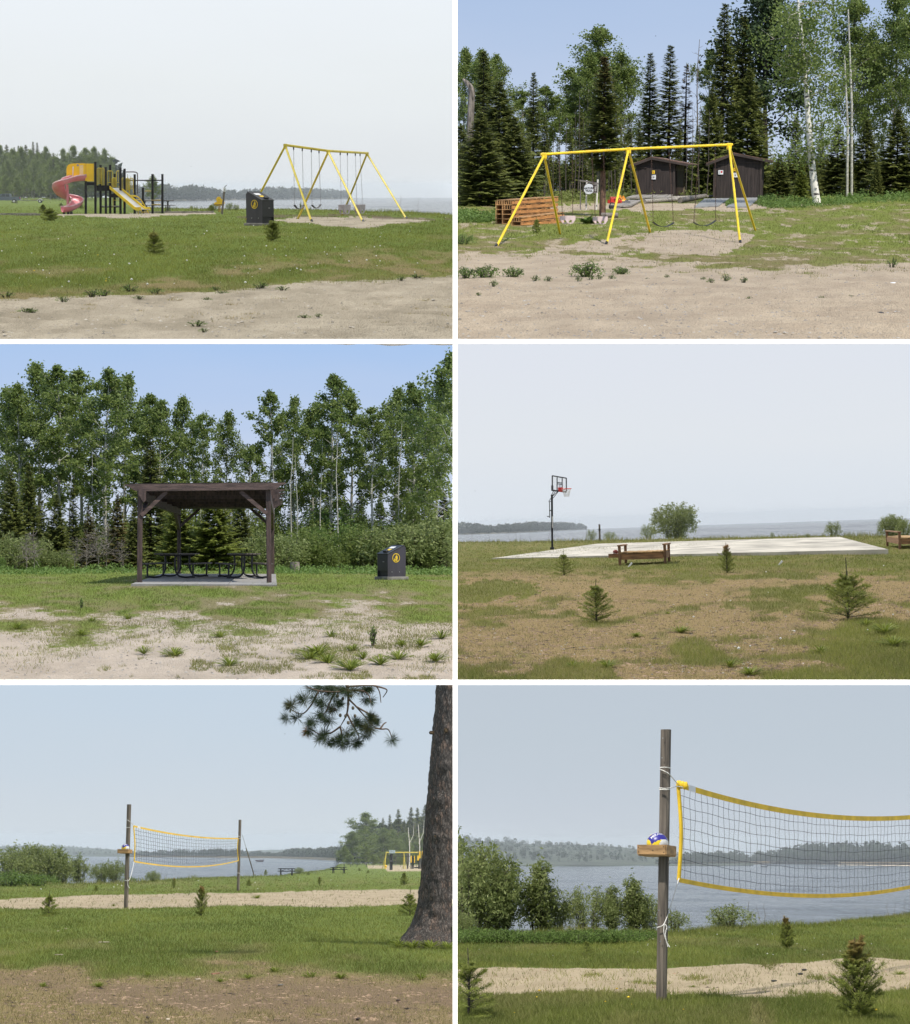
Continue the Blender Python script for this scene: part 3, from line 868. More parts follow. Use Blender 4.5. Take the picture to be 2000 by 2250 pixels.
def bush(seed, H=2., R=1.2, ns=12, leaves=3500, ls=.085, leafm=None, low=.12, dry=0., up=1.0, shape='round'):
    rng = np.random.default_rng(seed); W = MB(); cen = []; wt = []
    for i in range(ns):
        az = rng.uniform(0, 6.28); rr = R * math.sqrt(rng.uniform(0, 1)) * (.9 if shape == 'round' else .7)
        h = H * (math.sqrt(max(.05, 1 - (rr / R) ** 2 * .75)) if shape == 'round' else (1 - rr / R * .65)) * rng.uniform(.75, 1.0)
        p0 = np.array([math.cos(az) * rr * .35, math.sin(az) * rr * .35, 0]); e = np.array([math.cos(az) * rr, math.sin(az) * rr, h])
        mid = p0 * .5 + e * .5 + np.array([0, 0, h * .1]) - .15 * np.array([math.cos(az), math.sin(az), 0]) * rr
        pts = [p0, mid, e]
        W.tube(pts, [.018 * up, .011 * up, .004], 4, cap=False)
        for t in np.linspace(low, 1, 9):
            q = (1 - t) ** 2 * p0 + 2 * t * (1 - t) * mid + t * t * e
            for k in range(2):
                tip = q + unit(np.array([rng.normal(), rng.normal(), .5 + rng.normal() * .5])) * H * .14 * rng.uniform(.5, 1.2)
                W.tube([q, tip], [.005, .002], 3, cap=False)
                for u in (.4, .75, 1): cen.append(q + (tip - q) * u); wt.append(1)
    nx = len(cen) * (2 if shape == 'round' else 1) // 2      # clumps that fill the body down to the ground
    for i in range(nx):
        d = unit(rng.normal(size=3)); q = d * rng.uniform(.45, 1) ** .5
        z = abs(q[2]) * .52 * H + rng.uniform(.1, .5) * H; rr = R * (1.0 if shape == 'round' else max(.15, 1.05 - z / H))
        cen.append(np.array([q[0] * rr, q[1] * rr, z * (.95 if shape == 'round' else 1.0)]))
    cen = np.array(cen)
    ci = rng.integers(0, len(cen), leaves)
    Pl = cen[ci] + rng.normal(size=(leaves, 3)) * .05 * H / 2
    Pl[:, 2] = np.maximum(Pl[:, 2], .02)
    s = ls * rng.uniform(.6, 1.2, leaves)
    Q = leaf_quads(Pl, s * 1.5, s * .6, rng, .5)
    ct = np.repeat(rng.uniform(0, 1, len(cen) // 6 + 1), 6)[ci]
    return Plant(H, W, Q, cols(leaves, rng, clump=ct, dry=dry), leafm or M_bush, B_dark)
def bare(seed, H=8., tr=.06, nl=22, bark=None, R=1.2, up=40):
    rng = np.random.default_rng(seed); W = MB()
    n = 7; zz = np.linspace(0, H, n); off = np.cumsum(rng.normal(size=(n, 2)) * .05, 0); off -= off[0]
    tp = np.stack([off[:, 0], off[:, 1], zz], 1)
    W.tube(tp, [tr * (1 - .85 * z / H) + .006 for z in zz], 6)
    for i in range(nl):
        z0 = H * rng.uniform(.25, .97); az = rng.uniform(0, 6.28); el = math.radians(rng.uniform(up - 25, up + 20)); L = R * rng.uniform(.4, 1.1) * (1.15 - z0 / H)
        p = np.array([np.interp(z0, zz, tp[:, 0]), np.interp(z0, zz, tp[:, 1]), z0]); pts = [p]
        d = np.array([math.cos(az) * math.cos(el), math.sin(az) * math.cos(el), math.sin(el)])
        for j in range(3): d = unit(d + rng.normal(size=3) * .2); pts.append(pts[-1] + d * L / 3)
        W.tube(pts, [.018, .012, .008, .004], 4, cap=False)
        for k in range(3):
            q = pts[1 + k % 3]; W.tube([q, q + unit(d + rng.normal(size=3) * .7) * L * .35], [.007, .003], 3, cap=False)
    return Plant(H, W, np.zeros((0, 4, 3)), np.zeros((0, 3)), M_aspen, bark or B_dead)
def broad(seed, n=26, H=.5, R=.4, w=.09, leafm=None, curl=.5):
    """ground plant of long strap or broad leaves springing from one root"""
    rng = np.random.default_rng(seed); Q = []
    for i in range(n):
        az = rng.uniform(0, 6.28); o = np.array([math.cos(az), math.sin(az), 0.]); sd = np.array([-o[1], o[0], 0.])
        r = R * rng.uniform(.35, 1); h = H * rng.uniform(.5, 1) * (1.15 - .6 * r / R)
        pts = [o * r * t + np.array([0, 0, h * (t * 1.6 - curl * 1.2 * t * t)]) for t in (0, .35, .7, 1)]
        ws = [w * .25, w * .9, w, .01]
        for j in range(3):
            a, c = pts[j], pts[j + 1]
            tw = sd + np.array([0, 0, rng.normal() * .35])
            Q.append([a - tw * ws[j] / 2, c - tw * ws[j + 1] / 2, c + tw * ws[j + 1] / 2, a + tw * ws[j] / 2])
    Q = np.array(Q); c = np.repeat(cols(n, rng), 3, 0)
    return Plant(H, None, Q, c, leafm or M_weed, None)

def inside(b, p, m=2.5):
    """which points lie between the gutter bars of the place"""
    x0, x1, y0, y1 = BAY[b]['rect']
    x, y = proj(b, p)
    ok = np.ones(x.shape, bool)
    if x0 == 1000: ok &= x > x0 + m
    if x1 == 1000: ok &= x < x1 - m
    if y0 in (750, 1500): ok &= y > y0 + m
    if y1 in (750, 1500): ok &= y < y1 - m
    return ok
PLANTED = 0
def plant(b, name, pl, base, height, label, cat, group=None, wide=1.0, rz=None, names=('trunk', 'crown'), tilt=0.0, keep=False):
    """set a plant on a ground point; plants that would run past a gutter bar are cut along it"""
    global PLANTED
    PLANTED += 1
    s = height / pl.H; sx = s * wide
    rz = (PLANTED * 2.399) % 6.283 if rz is None else rz
    t = T(b, name, label, cat, base, group, rz=rz, sc=(sx, sx, s))
    ca, sa = math.cos(rz), math.sin(rz)
    def loc2place(v):
        v = np.asarray(v, float) * np.array([sx, sx, s])
        return np.stack([v[..., 0] * ca - v[..., 1] * sa, v[..., 0] * sa + v[..., 1] * ca, v[..., 2]], -1) + np.array(base)
    me = pl.meshes(names)
    parts = []; cut = False
    if me[1] is not None:
        ok = inside(b, loc2place(pl.Q)).all(1)
        if ok.all(): m1 = me[1]
        elif ok.any(): m1 = qmesh(names[1], pl.Q[ok], pl.col[ok], pl.leafm)
        else: m1 = None
        if m1: parts.append(t.part(names[1], m1))
    if me[0] is not None:
        v = np.array(pl.wood.v); ok = inside(b, loc2place(v))
        if ok.all(): m0 = me[0]
        else:
            fs = [f for f in pl.wood.f if all(ok[i] for i in f)]
            m0 = None
            if fs:
                m0 = bpy.data.meshes.new(names[0]); m0.from_pydata(pl.wood.v, [], fs); m0.materials.append(pl.barkm); cut = True
        if m0: parts.append(t.part(names[0], m0, kind='stuff' if cut else None))
    return t
def plant_px(b, name, pl, x, Y, top, label, cat, **k):
    base = at(b, x, Y); base.z -= .03
    h = P(b, x, top, Y).z - base.z
    return plant(b, name, pl, base, max(h, .1), label, cat, **k)
def plant_row(b, name, pl, x, row, top, label, cat, **k):
    g = gp(b, x, row); base = Vector(g); base.z -= .02
    h = P(b, x, top, base.y).z - base.z
    return plant(b, name, pl, base, max(h, .05), label, cat, **k)

# ---------------------------------------------------------------- grass, pebbles, flowers (ground cover)
def mk_grass(b, n, hmin, hmax, seed, shore_h=.0, shore_w=0.0):
    rng = np.random.default_rng(seed)
    x0, x1, y0, y1 = BAY[b]['rect']
    xa = max(x0 + 3, -25); xb = min(x1 - 3, 2025)
    bot = {1: 747, 2: 747, 3: 1497, 4: 1497, 5: 2275, 6: 2275}[b]
    x = rng.uniform(xa, xb, n); sh = poly_y(BAY[b]['shore'], x)
    y = sh + .5 + (bot - sh) * rng.uniform(0, 1, n) ** 1.12
    G = gpn(b, x, y)
    g, dr, dk = masks(b, x, y, G[:, 0], G[:, 1], True)
    cl = fbm(G[:, 0] * 4.2, G[:, 1] * 1.9, 91 + b, 2)
    keep = rng.uniform(0, 1, n) < np.clip(g * (1.25 - dk * 1.2) * sstep(.22, .5, cl + .35 * g), 0, 1)
    x, y, G, dr, cl, sh, g = x[keep], y[keep], G[keep], dr[keep], cl[keep], sh[keep], g[keep]
    n = len(x)
    s = F / G[:, 1]
    h = rng.uniform(hmin, hmax, n) * (.6 + .9 * cl) * (1 - .45 * dr)
    if shore_h: 
        e = np.exp(-((y - sh) / shore_w) ** 2)
        h = h + e * shore_h * rng.uniform(.3, 1, n) * (.4 + 1.2 * fbm(G[:, 0] * .8, G[:, 1] * 0, 5, 3) ** 1.5)
    flat = (dr > .6) & (rng.uniform(0, 1, n) < .6)                       # dead grass lies down
    h = np.where(flat, h * .45, h)
    w = np.maximum(rng.uniform(.005, .009, n), 1.15 / s)
    az = rng.uniform(0, 6.283, n)
    wd = np.stack([np.cos(az), np.sin(az) * .5, 0 * az], 1) * (w / 2)[:, None]
    ln = rng.normal(size=(n, 2)) * (h * np.where(flat, 1.8, .45))[:, None]
    base = G.copy(); base[:, 2] += bump_h(b, G[:, 0], G[:, 1]) - .008
    tip = base + np.stack([ln[:, 0], ln[:, 1], h], 1)
    V = np.stack([base - wd, base + wd, tip], 1)
    ok = inside(b, V, 1.5).all(1); V = V[ok]; n = len(V)
    c = np.zeros((n, 3), np.float32)
    mot = fbm(G[ok, 0] * .9, G[ok, 1] * .25, 71 + b, 4)[...] - .5
    c[:, 0] = np.clip(.38 + .35 * (cl[ok] - .5) + 1.5 * mot + rng.uniform(-.35, .35, n), 0, 1); c[:, 1] = np.clip(dr[ok] * rng.uniform(.3, 1.25, n) + .25 * (rng.uniform(0, 1, n) < .1), 0, 1)
    c[:, 2] = rng.uniform(0, 1, n) ** 2 * np.where(dr[ok] > .45, .95, .55)
    me = arr_mesh('grass', V.reshape(-1, 3), np.arange(n * 3).reshape(n, 3), M_grass, np.repeat(c, 3, 0))
    solo(b, 'grass', me, kind='stuff')
def scatter_bits(b, name, n, size, m, test, seed, flat=.6, zoff=0.0, sides=5, rows=None):
    """small solid bits lying on the ground"""
    rng = np.random.default_rng(seed)
    x0, x1, y0, y1 = BAY[b]['rect']
    bot = {1: 747, 2: 747, 3: 1497, 4: 1497, 5: 2275, 6: 2275}[b]
    x = rng.uniform(max(x0 + 4, -20), min(x1 - 4, 2020), n); sh = poly_y(BAY[b]['shore'], x)
    y = sh + 4 + (bot - sh - 4) * rng.uniform(0, 1, n)
    if rows: y = rng.uniform(rows[0], rows[1], n)
    G = gpn(b, x, y); g, dr, dk = masks(b, x, y, G[:, 0], G[:, 1])
    ok = test(x, y, g, dr, dk, rng); G = G[ok]; n = len(G)
    s = size * rng.uniform(.35, 1.2, n) ** 1.5; az = rng.uniform(0, 6.28, n)
    G[:, 2] += bump_h(b, G[:, 0], G[:, 1]) + zoff
    V = []; el = rng.uniform(1, 2.6, n) if name == 'litter' else 1.0
    for i in range(sides):
        a = az + 6.283 * i / sides; r = s * rng.uniform(.7, 1.2, n)
        V.append(G + np.stack([np.cos(a) * r * el, np.sin(a) * r / el, 0 * r], 1))
    V.append(G + np.stack([0 * s, 0 * s, s * flat], 1)); 
    V = np.stack(V, 1)
    if zoff: V = np.concatenate([V, (G - np.array([0, 0, 1]) * (s * flat)[:, None])[:, None]], 1)
    k = V.shape[1]
    f = [(i, (i + 1) % sides, sides) for i in range(sides)]
    if zoff: f += [((i + 1) % sides, i, sides + 1) for i in range(sides)]
    Fc = (np.array(f)[None] + (np.arange(n) * k)[:, None, None]).reshape(-1, 3)
    me = arr_mesh(name, V.reshape(-1, 3), Fc, m)
    solo(b, name, me, kind='stuff')
GR = dict(
 g1=(1, 210000, .03, .075, 101, .28, 5.), g2=(2, 150000, .03, .085, 102), g3=(3, 150000, .03, .075, 103),
 g4=(4, 200000, .03, .09, 104, .40, 4.5), g5=(5, 210000, .035, .09, 105, .3, 5.), g6=(6, 210000, .03, .085, 106, .18, 8.))
for k, a in GR.items(): mk_grass(*a)
M_peb = mat('pebble_stone', (.33, .30, .26), .9, var=.35, scale=3, bump=0)
M_chip = mat('dead_litter', (.26, .18, .12), .95, var=.5, scale=4, bump=0)
M_puff = mat('seed_head', (.75, .75, .72), .9, var=.05, bump=0)
M_yel = mat('yellow_flower', (.75, .50, .02), .7, var=.1, bump=0)
for b, n in ((1, 2600), (2, 4200), (3, 2600)):
    scatter_bits(b, 'pebbles', n, .022, M_peb, lambda x, y, g, dr, dk, r: g < .3, 200 + b)
scatter_bits(4, 'litter', 9000, .022, M_chip, lambda x, y, g, dr, dk, r: (dr > .5), 204)
scatter_bits(4, 'pebbles', 1200, .02, M_peb, lambda x, y, g, dr, dk, r: (dr > .6), 214)
scatter_bits(5, 'litter', 9000, .018, M_chip, lambda x, y, g, dr, dk, r: (dr > .6), 205)
scatter_bits(5, 'pebbles', 500, .02, M_peb, lambda x, y, g, dr, dk, r: g < .2, 215)
scatter_bits(6, 'litter', 500, .02, M_chip, lambda x, y, g, dr, dk, r: g < .2, 206)
scatter_bits(1, 'dandelion_clocks', 200, .020, M_puff, lambda x, y, g, dr, dk, r: (g > .7) & (r.uniform(0, 1, len(x)) < .9), 221, .8, .07, 6, (470, 640))
scatter_bits(1, 'dandelion_flowers', 30, .018, M_yel, lambda x, y, g, dr, dk, r: (g > .7) & (x < 260), 222, .5, .05, 6, (540, 640))
scatter_bits(4, 'dandelion_clocks', 30, .022, M_puff, lambda x, y, g, dr, dk, r: (g > .5) & (x > 1500), 224, .8, .09, 6, (1240, 1480))
scatter_bits(6, 'dandelion_clocks', 40, .011, M_puff, lambda x, y, g, dr, dk, r: (g > .7), 226, .8, .06, 6, (2030, 2120))
scatter_bits(6, 'dandelion_flowers', 14, .016, M_yel, lambda x, y, g, dr, dk, r: (g > .7), 227, .5, .06, 6, (2180, 2245))
scatter_bits(5, 'dandelion_clocks', 40, .03, M_puff, lambda x, y, g, dr, dk, r: (g > .7), 228, .8, .06, 6, (1910, 1960))
# ================================================================ materials of the things
Y_PAINT = mat('yellow_paint', (.78, .56, .015), .42, var=.08, scale=2.5, bump=.05, col2=(.62, .42, .02))
Y_DULL = mat('weathered_yellow_paint', (.60, .48, .05), .5, var=.1, scale=3, bump=.05)
Y_PLAS = mat('yellow_plastic', (.85, .53, .012), .4, var=.06, scale=2, bump=.02)
CREAM = mat('cream_panel', (.80, .58, .28), .5, var=.05, bump=0)
PINK = mat('faded_pink_plastic', (.60, .17, .20), .42, var=.12, scale=1.6, bump=.02, col2=(.66, .30, .33))
BLACKP = mat('black_post', (.012, .011, .013), .55, var=.2, scale=6, bump=.1, spec=.3)
BLACKM = mat('black_metal', (.014, .014, .015), .45, var=.15, scale=6, bump=.05)
STEEL = mat('steel_sheet', (.62, .62, .62), .35, .6, var=.06, scale=3, bump=.02)
GALV = mat('galvanised_chain', (.28, .27, .27), .45, .7, var=.2, scale=30, bump=0)
RUST = mat('rusty_chain', (.10, .055, .04), .8, .2, var=.35, scale=20, bump=0)
RUBBER = mat('black_rubber', (.02, .02, .022), .6, var=.1, bump=.05)
SEATP = mat('pale_pink_seat', (.60, .48, .47), .55, var=.1, bump=.02)
SEATG = mat('grey_worn_seat', (.36, .33, .34), .6, var=.15, bump=.02)
CONC = mat('grey_concrete', (.28, .265, .245), .9, var=.15, scale=3, bump=.3, fine=40)
CONC_D = mat('weathered_concrete', (.20, .19, .17), .9, var=.2, scale=4, bump=.4, fine=40)
SLABM = mat('court_concrete', (.47, .44, .38), .85, var=.22, scale=.8, bump=.15, fine=30, stretch=(1, .3, 1))
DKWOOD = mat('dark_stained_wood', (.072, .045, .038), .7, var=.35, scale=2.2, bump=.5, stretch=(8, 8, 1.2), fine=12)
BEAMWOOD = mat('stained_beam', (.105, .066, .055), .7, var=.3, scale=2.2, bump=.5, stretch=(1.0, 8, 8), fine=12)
SHED = mat('brown_shed_board', (.038, .027, .024), .8, var=.25, scale=1.5, bump=.4, stretch=(9, 9, .8), fine=9)
SHED_T = mat('brown_shed_trim', (.05, .035, .03), .8, var=.2, scale=2, bump=.3)
ROOFM = mat('brown_roofing', (.15, .085, .06), .85, var=.3, scale=4, bump=.4)
NEWWOOD = mat('new_orange_lumber', (.46, .21, .065), .7, var=.3, scale=2.4, bump=.3, stretch=(1.2, 1.2, 7), fine=10, col2=(.30, .13, .045))
PALLET2 = mat('end_grain_lumber', (.40, .22, .09), .75, var=.3, scale=3, bump=.2)
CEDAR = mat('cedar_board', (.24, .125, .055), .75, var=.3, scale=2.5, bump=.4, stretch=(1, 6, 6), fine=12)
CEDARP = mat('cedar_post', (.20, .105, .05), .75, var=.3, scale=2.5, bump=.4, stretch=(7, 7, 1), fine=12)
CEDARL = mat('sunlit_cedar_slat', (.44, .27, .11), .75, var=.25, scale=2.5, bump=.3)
PINEBOX = mat('pine_board', (.42, .25, .11), .7, var=.25, scale=2.2, bump=.25, stretch=(1, 5, 7), fine=10)
GREYPOST = mat('weathered_grey_post', (.15, .125, .10), .85, var=.35, scale=2.4, bump=.6, stretch=(11, 11, .7), fine=8, col2=(.05, .042, .036))
GREYWOOD = mat('silvered_wood', (.30, .27, .23), .9, var=.3, scale=2, bump=.4, stretch=(1, 6, 6), fine=10)
TABLEW = mat('dark_table_plank', (.12, .10, .088), .75, var=.25, scale=3, bump=.3, stretch=(6, 1, 6))
TABLEM = mat('dark_table_tube', (.022, .022, .024), .5, var=.1, bump=.05)
BINM = mat('bin_panel', (.040, .036, .045), .5, var=.12, scale=2, bump=.06, stretch=(3, 3, .6))
BIND = mat('bin_front_panel', (.016, .016, .017), .5, var=.15, scale=3, bump=.08)
DECAL = mat('yellow_decal', (.72, .48, .02), .5, var=.03, bump=0)
WHITEP = mat('white_sign', (.74, .74, .75), .5, var=.03, bump=0)
INK = mat('black_ink', (.015, .015, .017), .6, var=.02, bump=0)
REDS = mat('red_print', (.55, .03, .04), .5, var=.05, bump=0)
REDP = mat('red_plastic', (.58, .035, .025), .4, var=.08, bump=0)
ORANGE = mat('orange_plastic', (.70, .25, .015), .4, var=.08, bump=0)
BLUEP = mat('blue_vinyl', (.03, .025, .25), .35, var=.05, bump=.03, scale=20)
YELV = mat('yellow_vinyl', (.78, .58, .02), .35, var=.05, bump=.03, scale=20)
WHITV = mat('white_vinyl', (.72, .72, .70), .35, var=.04, bump=.03, scale=20)
BROWNB = mat('brick_red_ball', (.24, .05, .035), .6, var=.12, scale=20, bump=.3)
NETY = mat('yellow_net_tape', (.76, .50, .02), .6, var=.12, scale=6, bump=.2, fine=30)
CORD = mat('dark_net_cord', (.035, .04, .055), .8, var=.1, bump=0)
ROPE = mat('white_rope', (.70, .68, .64), .8, var=.1, scale=30, bump=.2)
TRUCKM = mat('slate_blue_car_paint', (.12, .14, .19), .28, .4, var=.05, bump=0)
GLASSD = mat('dark_glass', (.03, .04, .05), .08, var=.05, bump=0)
CHROME = mat('chrome', (.6, .6, .6), .2, .9, var=.05, bump=0)
TYRE = mat('tyre_rubber', (.018, .018, .018), .8, var=.1, bump=0)
BARKP = None
def pine_bark():
    m, nt, bs = _new('plated_pine_bark'); N = nt.nodes; L = nt.links
    tc = N.new('ShaderNodeTexCoord'); mp = N.new('ShaderNodeMapping'); mp.inputs['Scale'].default_value = (1, 1, .30)
    L.new(tc.outputs['Object'], mp.inputs[0])
    nz = N.new('ShaderNodeTexNoise'); nz.inputs['Scale'].default_value = 14; nz.inputs['Detail'].default_value = 6; nz.inputs['Roughness'].default_value = .65; L.new(mp.outputs[0], nz.inputs['Vector'])
    wv = N.new('ShaderNodeVectorMath'); wv.operation = 'MULTIPLY_ADD'; wv.inputs[1].default_value = (.20, .20, .16)
    L.new(nz.outputs['Color'], wv.inputs[0]); L.new(mp.outputs[0], wv.inputs[2])
    vo = N.new('ShaderNodeTexVoronoi'); vo.feature = 'DISTANCE_TO_EDGE'; vo.inputs['Scale'].default_value = 22; L.new(wv.outputs[0], vo.inputs['Vector'])
    v2 = N.new('ShaderNodeTexVoronoi'); v2.inputs['Scale'].default_value = 22; L.new(wv.outputs[0], v2.inputs['Vector'])
    rp = N.new('ShaderNodeValToRGB'); rp.color_ramp.elements[0].position = .02; rp.color_ramp.elements[0].color = (.055, .048, .044, 1)
    rp.color_ramp.elements[1].position = .34; rp.color_ramp.elements[1].color = (.21, .18, .16, 1); L.new(vo.outputs['Distance'], rp.inputs[0])
    r2 = N.new('ShaderNodeValToRGB'); r2.color_ramp.elements[0].position = .55; r2.color_ramp.elements[0].color = (.8, .8, .8, 1)
    r2.color_ramp.elements[1].position = .9; r2.color_ramp.elements[1].color = (1.3, 1.05, .92, 1); L.new(v2.outputs['Color'], r2.inputs[0])
    mx = N.new('ShaderNodeMix'); mx.data_type = 'RGBA'; mx.blend_type = 'MULTIPLY'; mx.inputs['Factor'].default_value = 1
    L.new(rp.outputs[0], mx.inputs['A']); L.new(r2.outputs[0], mx.inputs['B']); L.new(mx.outputs['Result'], bs.inputs['Base Color'])
    bp = N.new('ShaderNodeBump'); bp.inputs['Strength'].default_value = 1; bp.inputs['Distance'].default_value = .06
    ad = N.new('ShaderNodeMath'); ad.operation = 'ADD'; L.new(rp.outputs[0], ad.inputs[0]); L.new(nz.outputs['Fac'], ad.inputs[1])
    L.new(ad.outputs[0], bp.inputs['Height']); L.new(bp.outputs[0], bs.inputs['Normal']); bs.inputs['Roughness'].default_value = .95
    return m
BARKP = pine_bark()

# ================================================================ builders used in several places
def lerp(a, c, t): return Vector(a) + (Vector(c) - Vector(a)) * t
def bez(p, n=10):
    """smooth path through points (Catmull-Rom)"""
    p = [Vector(q) for q in p]; q = [2*p[0]-p[1]] + p + [2*p[-1]-p[-2]]; out = []
    for i in range(1, len(q) - 2):
        for k in range(n):
            t = k / n; a, b2, c, d = q[i-1], q[i], q[i+1], q[i+2]
            out.append(.5*((2*b2) + (c-a)*t + (2*a-5*b2+4*c-d)*t*t + (3*b2-a-3*c+d)*t**3))
    return out + [p[-1]]
def swing_set(b, label, apex, feet, seats, paint, chainm, r=.045, group=None):
    """apex: three (x, y); feet: three pairs of (x, y) on the ground; seats: (kind, t0, t1, (x0, y), (x1, y))"""
    A = []; FT = []
    for (ax, ay), ((fx, fy), (gx, gy)) in zip(apex, feet):
        f, g = gp(b, fx, fy), gp(b, gx, gy)
        A.append(P(b, ax, ay, (f.y + g.y) / 2)); FT.append((f, g))
    base = sum((p for q in FT for p in q), Vector()) / 6
    t = T(b, 'swing_set', label, 'swing set', base)
    d = (A[2] - A[0]).normalized()
    t.mb('top_beam', paint, MB().tube([A[0] - d*.12, A[0], A[1], A[2], A[2] + d*.12], r*1.15, 10))
    for a, q in zip(A, FT):
        for f in q:
            leg = t.mb('leg', paint, MB().tube([a - Vector((0, 0, .03)), f - Vector((0, 0, .05))], r, 10))
            u = (a - f).normalized()
            t.mb('foot_cap', BLACKM, MB().tube([f - u*.03, f + u*.10], r*1.12, 10), parent=leg)
        cl = MB(); cl.box(a - Vector((0, 0, .05)), (.16, .16, .2), bev=.03); t.mb('beam_clamp', paint, cl)
    for kind, t0, t1, s0, s1, drop in seats:
        def on(tt): return lerp(A[0], A[1], tt) if tt <= 1 else lerp(A[1], A[2], tt - 1)
        h0, h1 = on(t0), on(t1)
        e0, e1 = P(b, *s0, h0.y), P(b, *s1, h1.y)
        mid = (e0 + e1) / 2
        nm = 'swing'
        sw = T(b, nm, kind[1], 'swing', mid, kind[2])
        for h, e in ((h0, e0), (h1, e1)):
            hg = MB().box(h - Vector((0, 0, .09)), (.05, .09, .12), bev=.01); sw.mb('hanger', BLACKM, hg)
            L = (h - e).length; n = max(6, int(L / .11)); c = MB()
            side = (e1 - e0).normalized(); oth = side.cross((h - e).normalized())
            top = h - Vector((0, 0, .13))
            for i in range(n):                      # chain links, turned in turn
                p, q = lerp(top, e, i / n), lerp(top, e, (i + 1) / n)
                w = (side if i % 2 else oth) * .016
                c.tube([p - w*.3, p + w + (q-p)*.3, q + w - (q-p)*.3, q - w*.3], .0065, 4, cap=False)
                c.tube([p + w*.3, p - w + (q-p)*.3, q - w - (q-p)*.3, q + w*.3], .0065, 4, cap=False)
            sw.mb('chain', chainm, c)
        ax = (e1 - e0); wd = ax.normalized().cross(Vector((0, 0, 1))).normalized()
        if kind[0] == 'belt':
            m = MB(); N_ = 12; vs = []
            for i in range(N_ + 1):
                u = i / N_; z = -drop * (1 - (2*u - 1)**2)
                for s_, o in ((-1, 0), (1, 0), (1, -.012), (-1, -.012)):
                    vs.append(e0 + ax*u + Vector((0, 0, z + o)) + wd*.085*s_)
            fs = [(4*i+j, 4*i+(j+1) % 4, 4*i+4+(j+1) % 4, 4*i+4+j) for i in range(N_) for j in range(4)] + [(3, 2, 1, 0), (4*N_, 4*N_+1, 4*N_+2, 4*N_+3)]
            m.add(vs, fs, False); sw.mb('belt_seat', RUBBER, m)
        else:
            w = ax.length; u = ax.normalized(); c = mid
            m = MB()      # bucket: front and back shells with leg holes between
            for sgn in (-1, 1):
                o = c + wd*.12*sgn
                pts = [(-.5, 0), (.5, 0), (.46, -.62), (.26, -1.0), (.15, -1.0), (.17, -.62), (.0, -.52), (-.17, -.62), (-.15, -1.0), (-.26, -1.0), (-.46, -.62)]
                m.prism([(x*w, y*drop*1.0) for x, y in pts], -.012, .012, o, u, (0, 0, 1), wd)
            for sgn in (-1, 1):
                m.box(c + u*w*.49*sgn - Vector((0, 0, drop*.28)), (.02, .24, drop*.55), Matrix((u, wd, Vector((0, 0, 1)))).transposed())
            m.box(c - Vector((0, 0, drop*.98)), (w*.5, .24, .03), Matrix((u, wd, Vector((0, 0, 1)))).transposed())
            sw.mb('bucket_seat', kind[3], m)
    return A, FT
def litter_logo(r, m):
    """ring with a person dropping litter into a basket; in the XY plane, Y up"""
    m.disc((0, 0, 0), r, (0, 0, 1), .006, 36, r*.86)
    k = r * .012
    def poly(pts): m.prism([((x-50)*k*1.45, (50-y)*k*1.45) for x, y in pts], 0, .006, (0, 0, 0), (1, 0, 0), (0, 1, 0), (0, 0, 1))
    m.disc(((57-50)*k*1.45, (50-14)*k*1.45, 0), r*.11, (0, 0, 1), .006, 16)
    poly([(48, 23), (64, 23), (72, 32), (73, 60), (67, 60), (66, 92), (57, 92), (56, 62), (54, 92), (49, 92), (49, 45)])
    poly([(49, 23), (50, 36), (38, 55), (31, 53)])
    poly([(20, 60), (42, 60), (39, 90), (24, 90)])
    return m
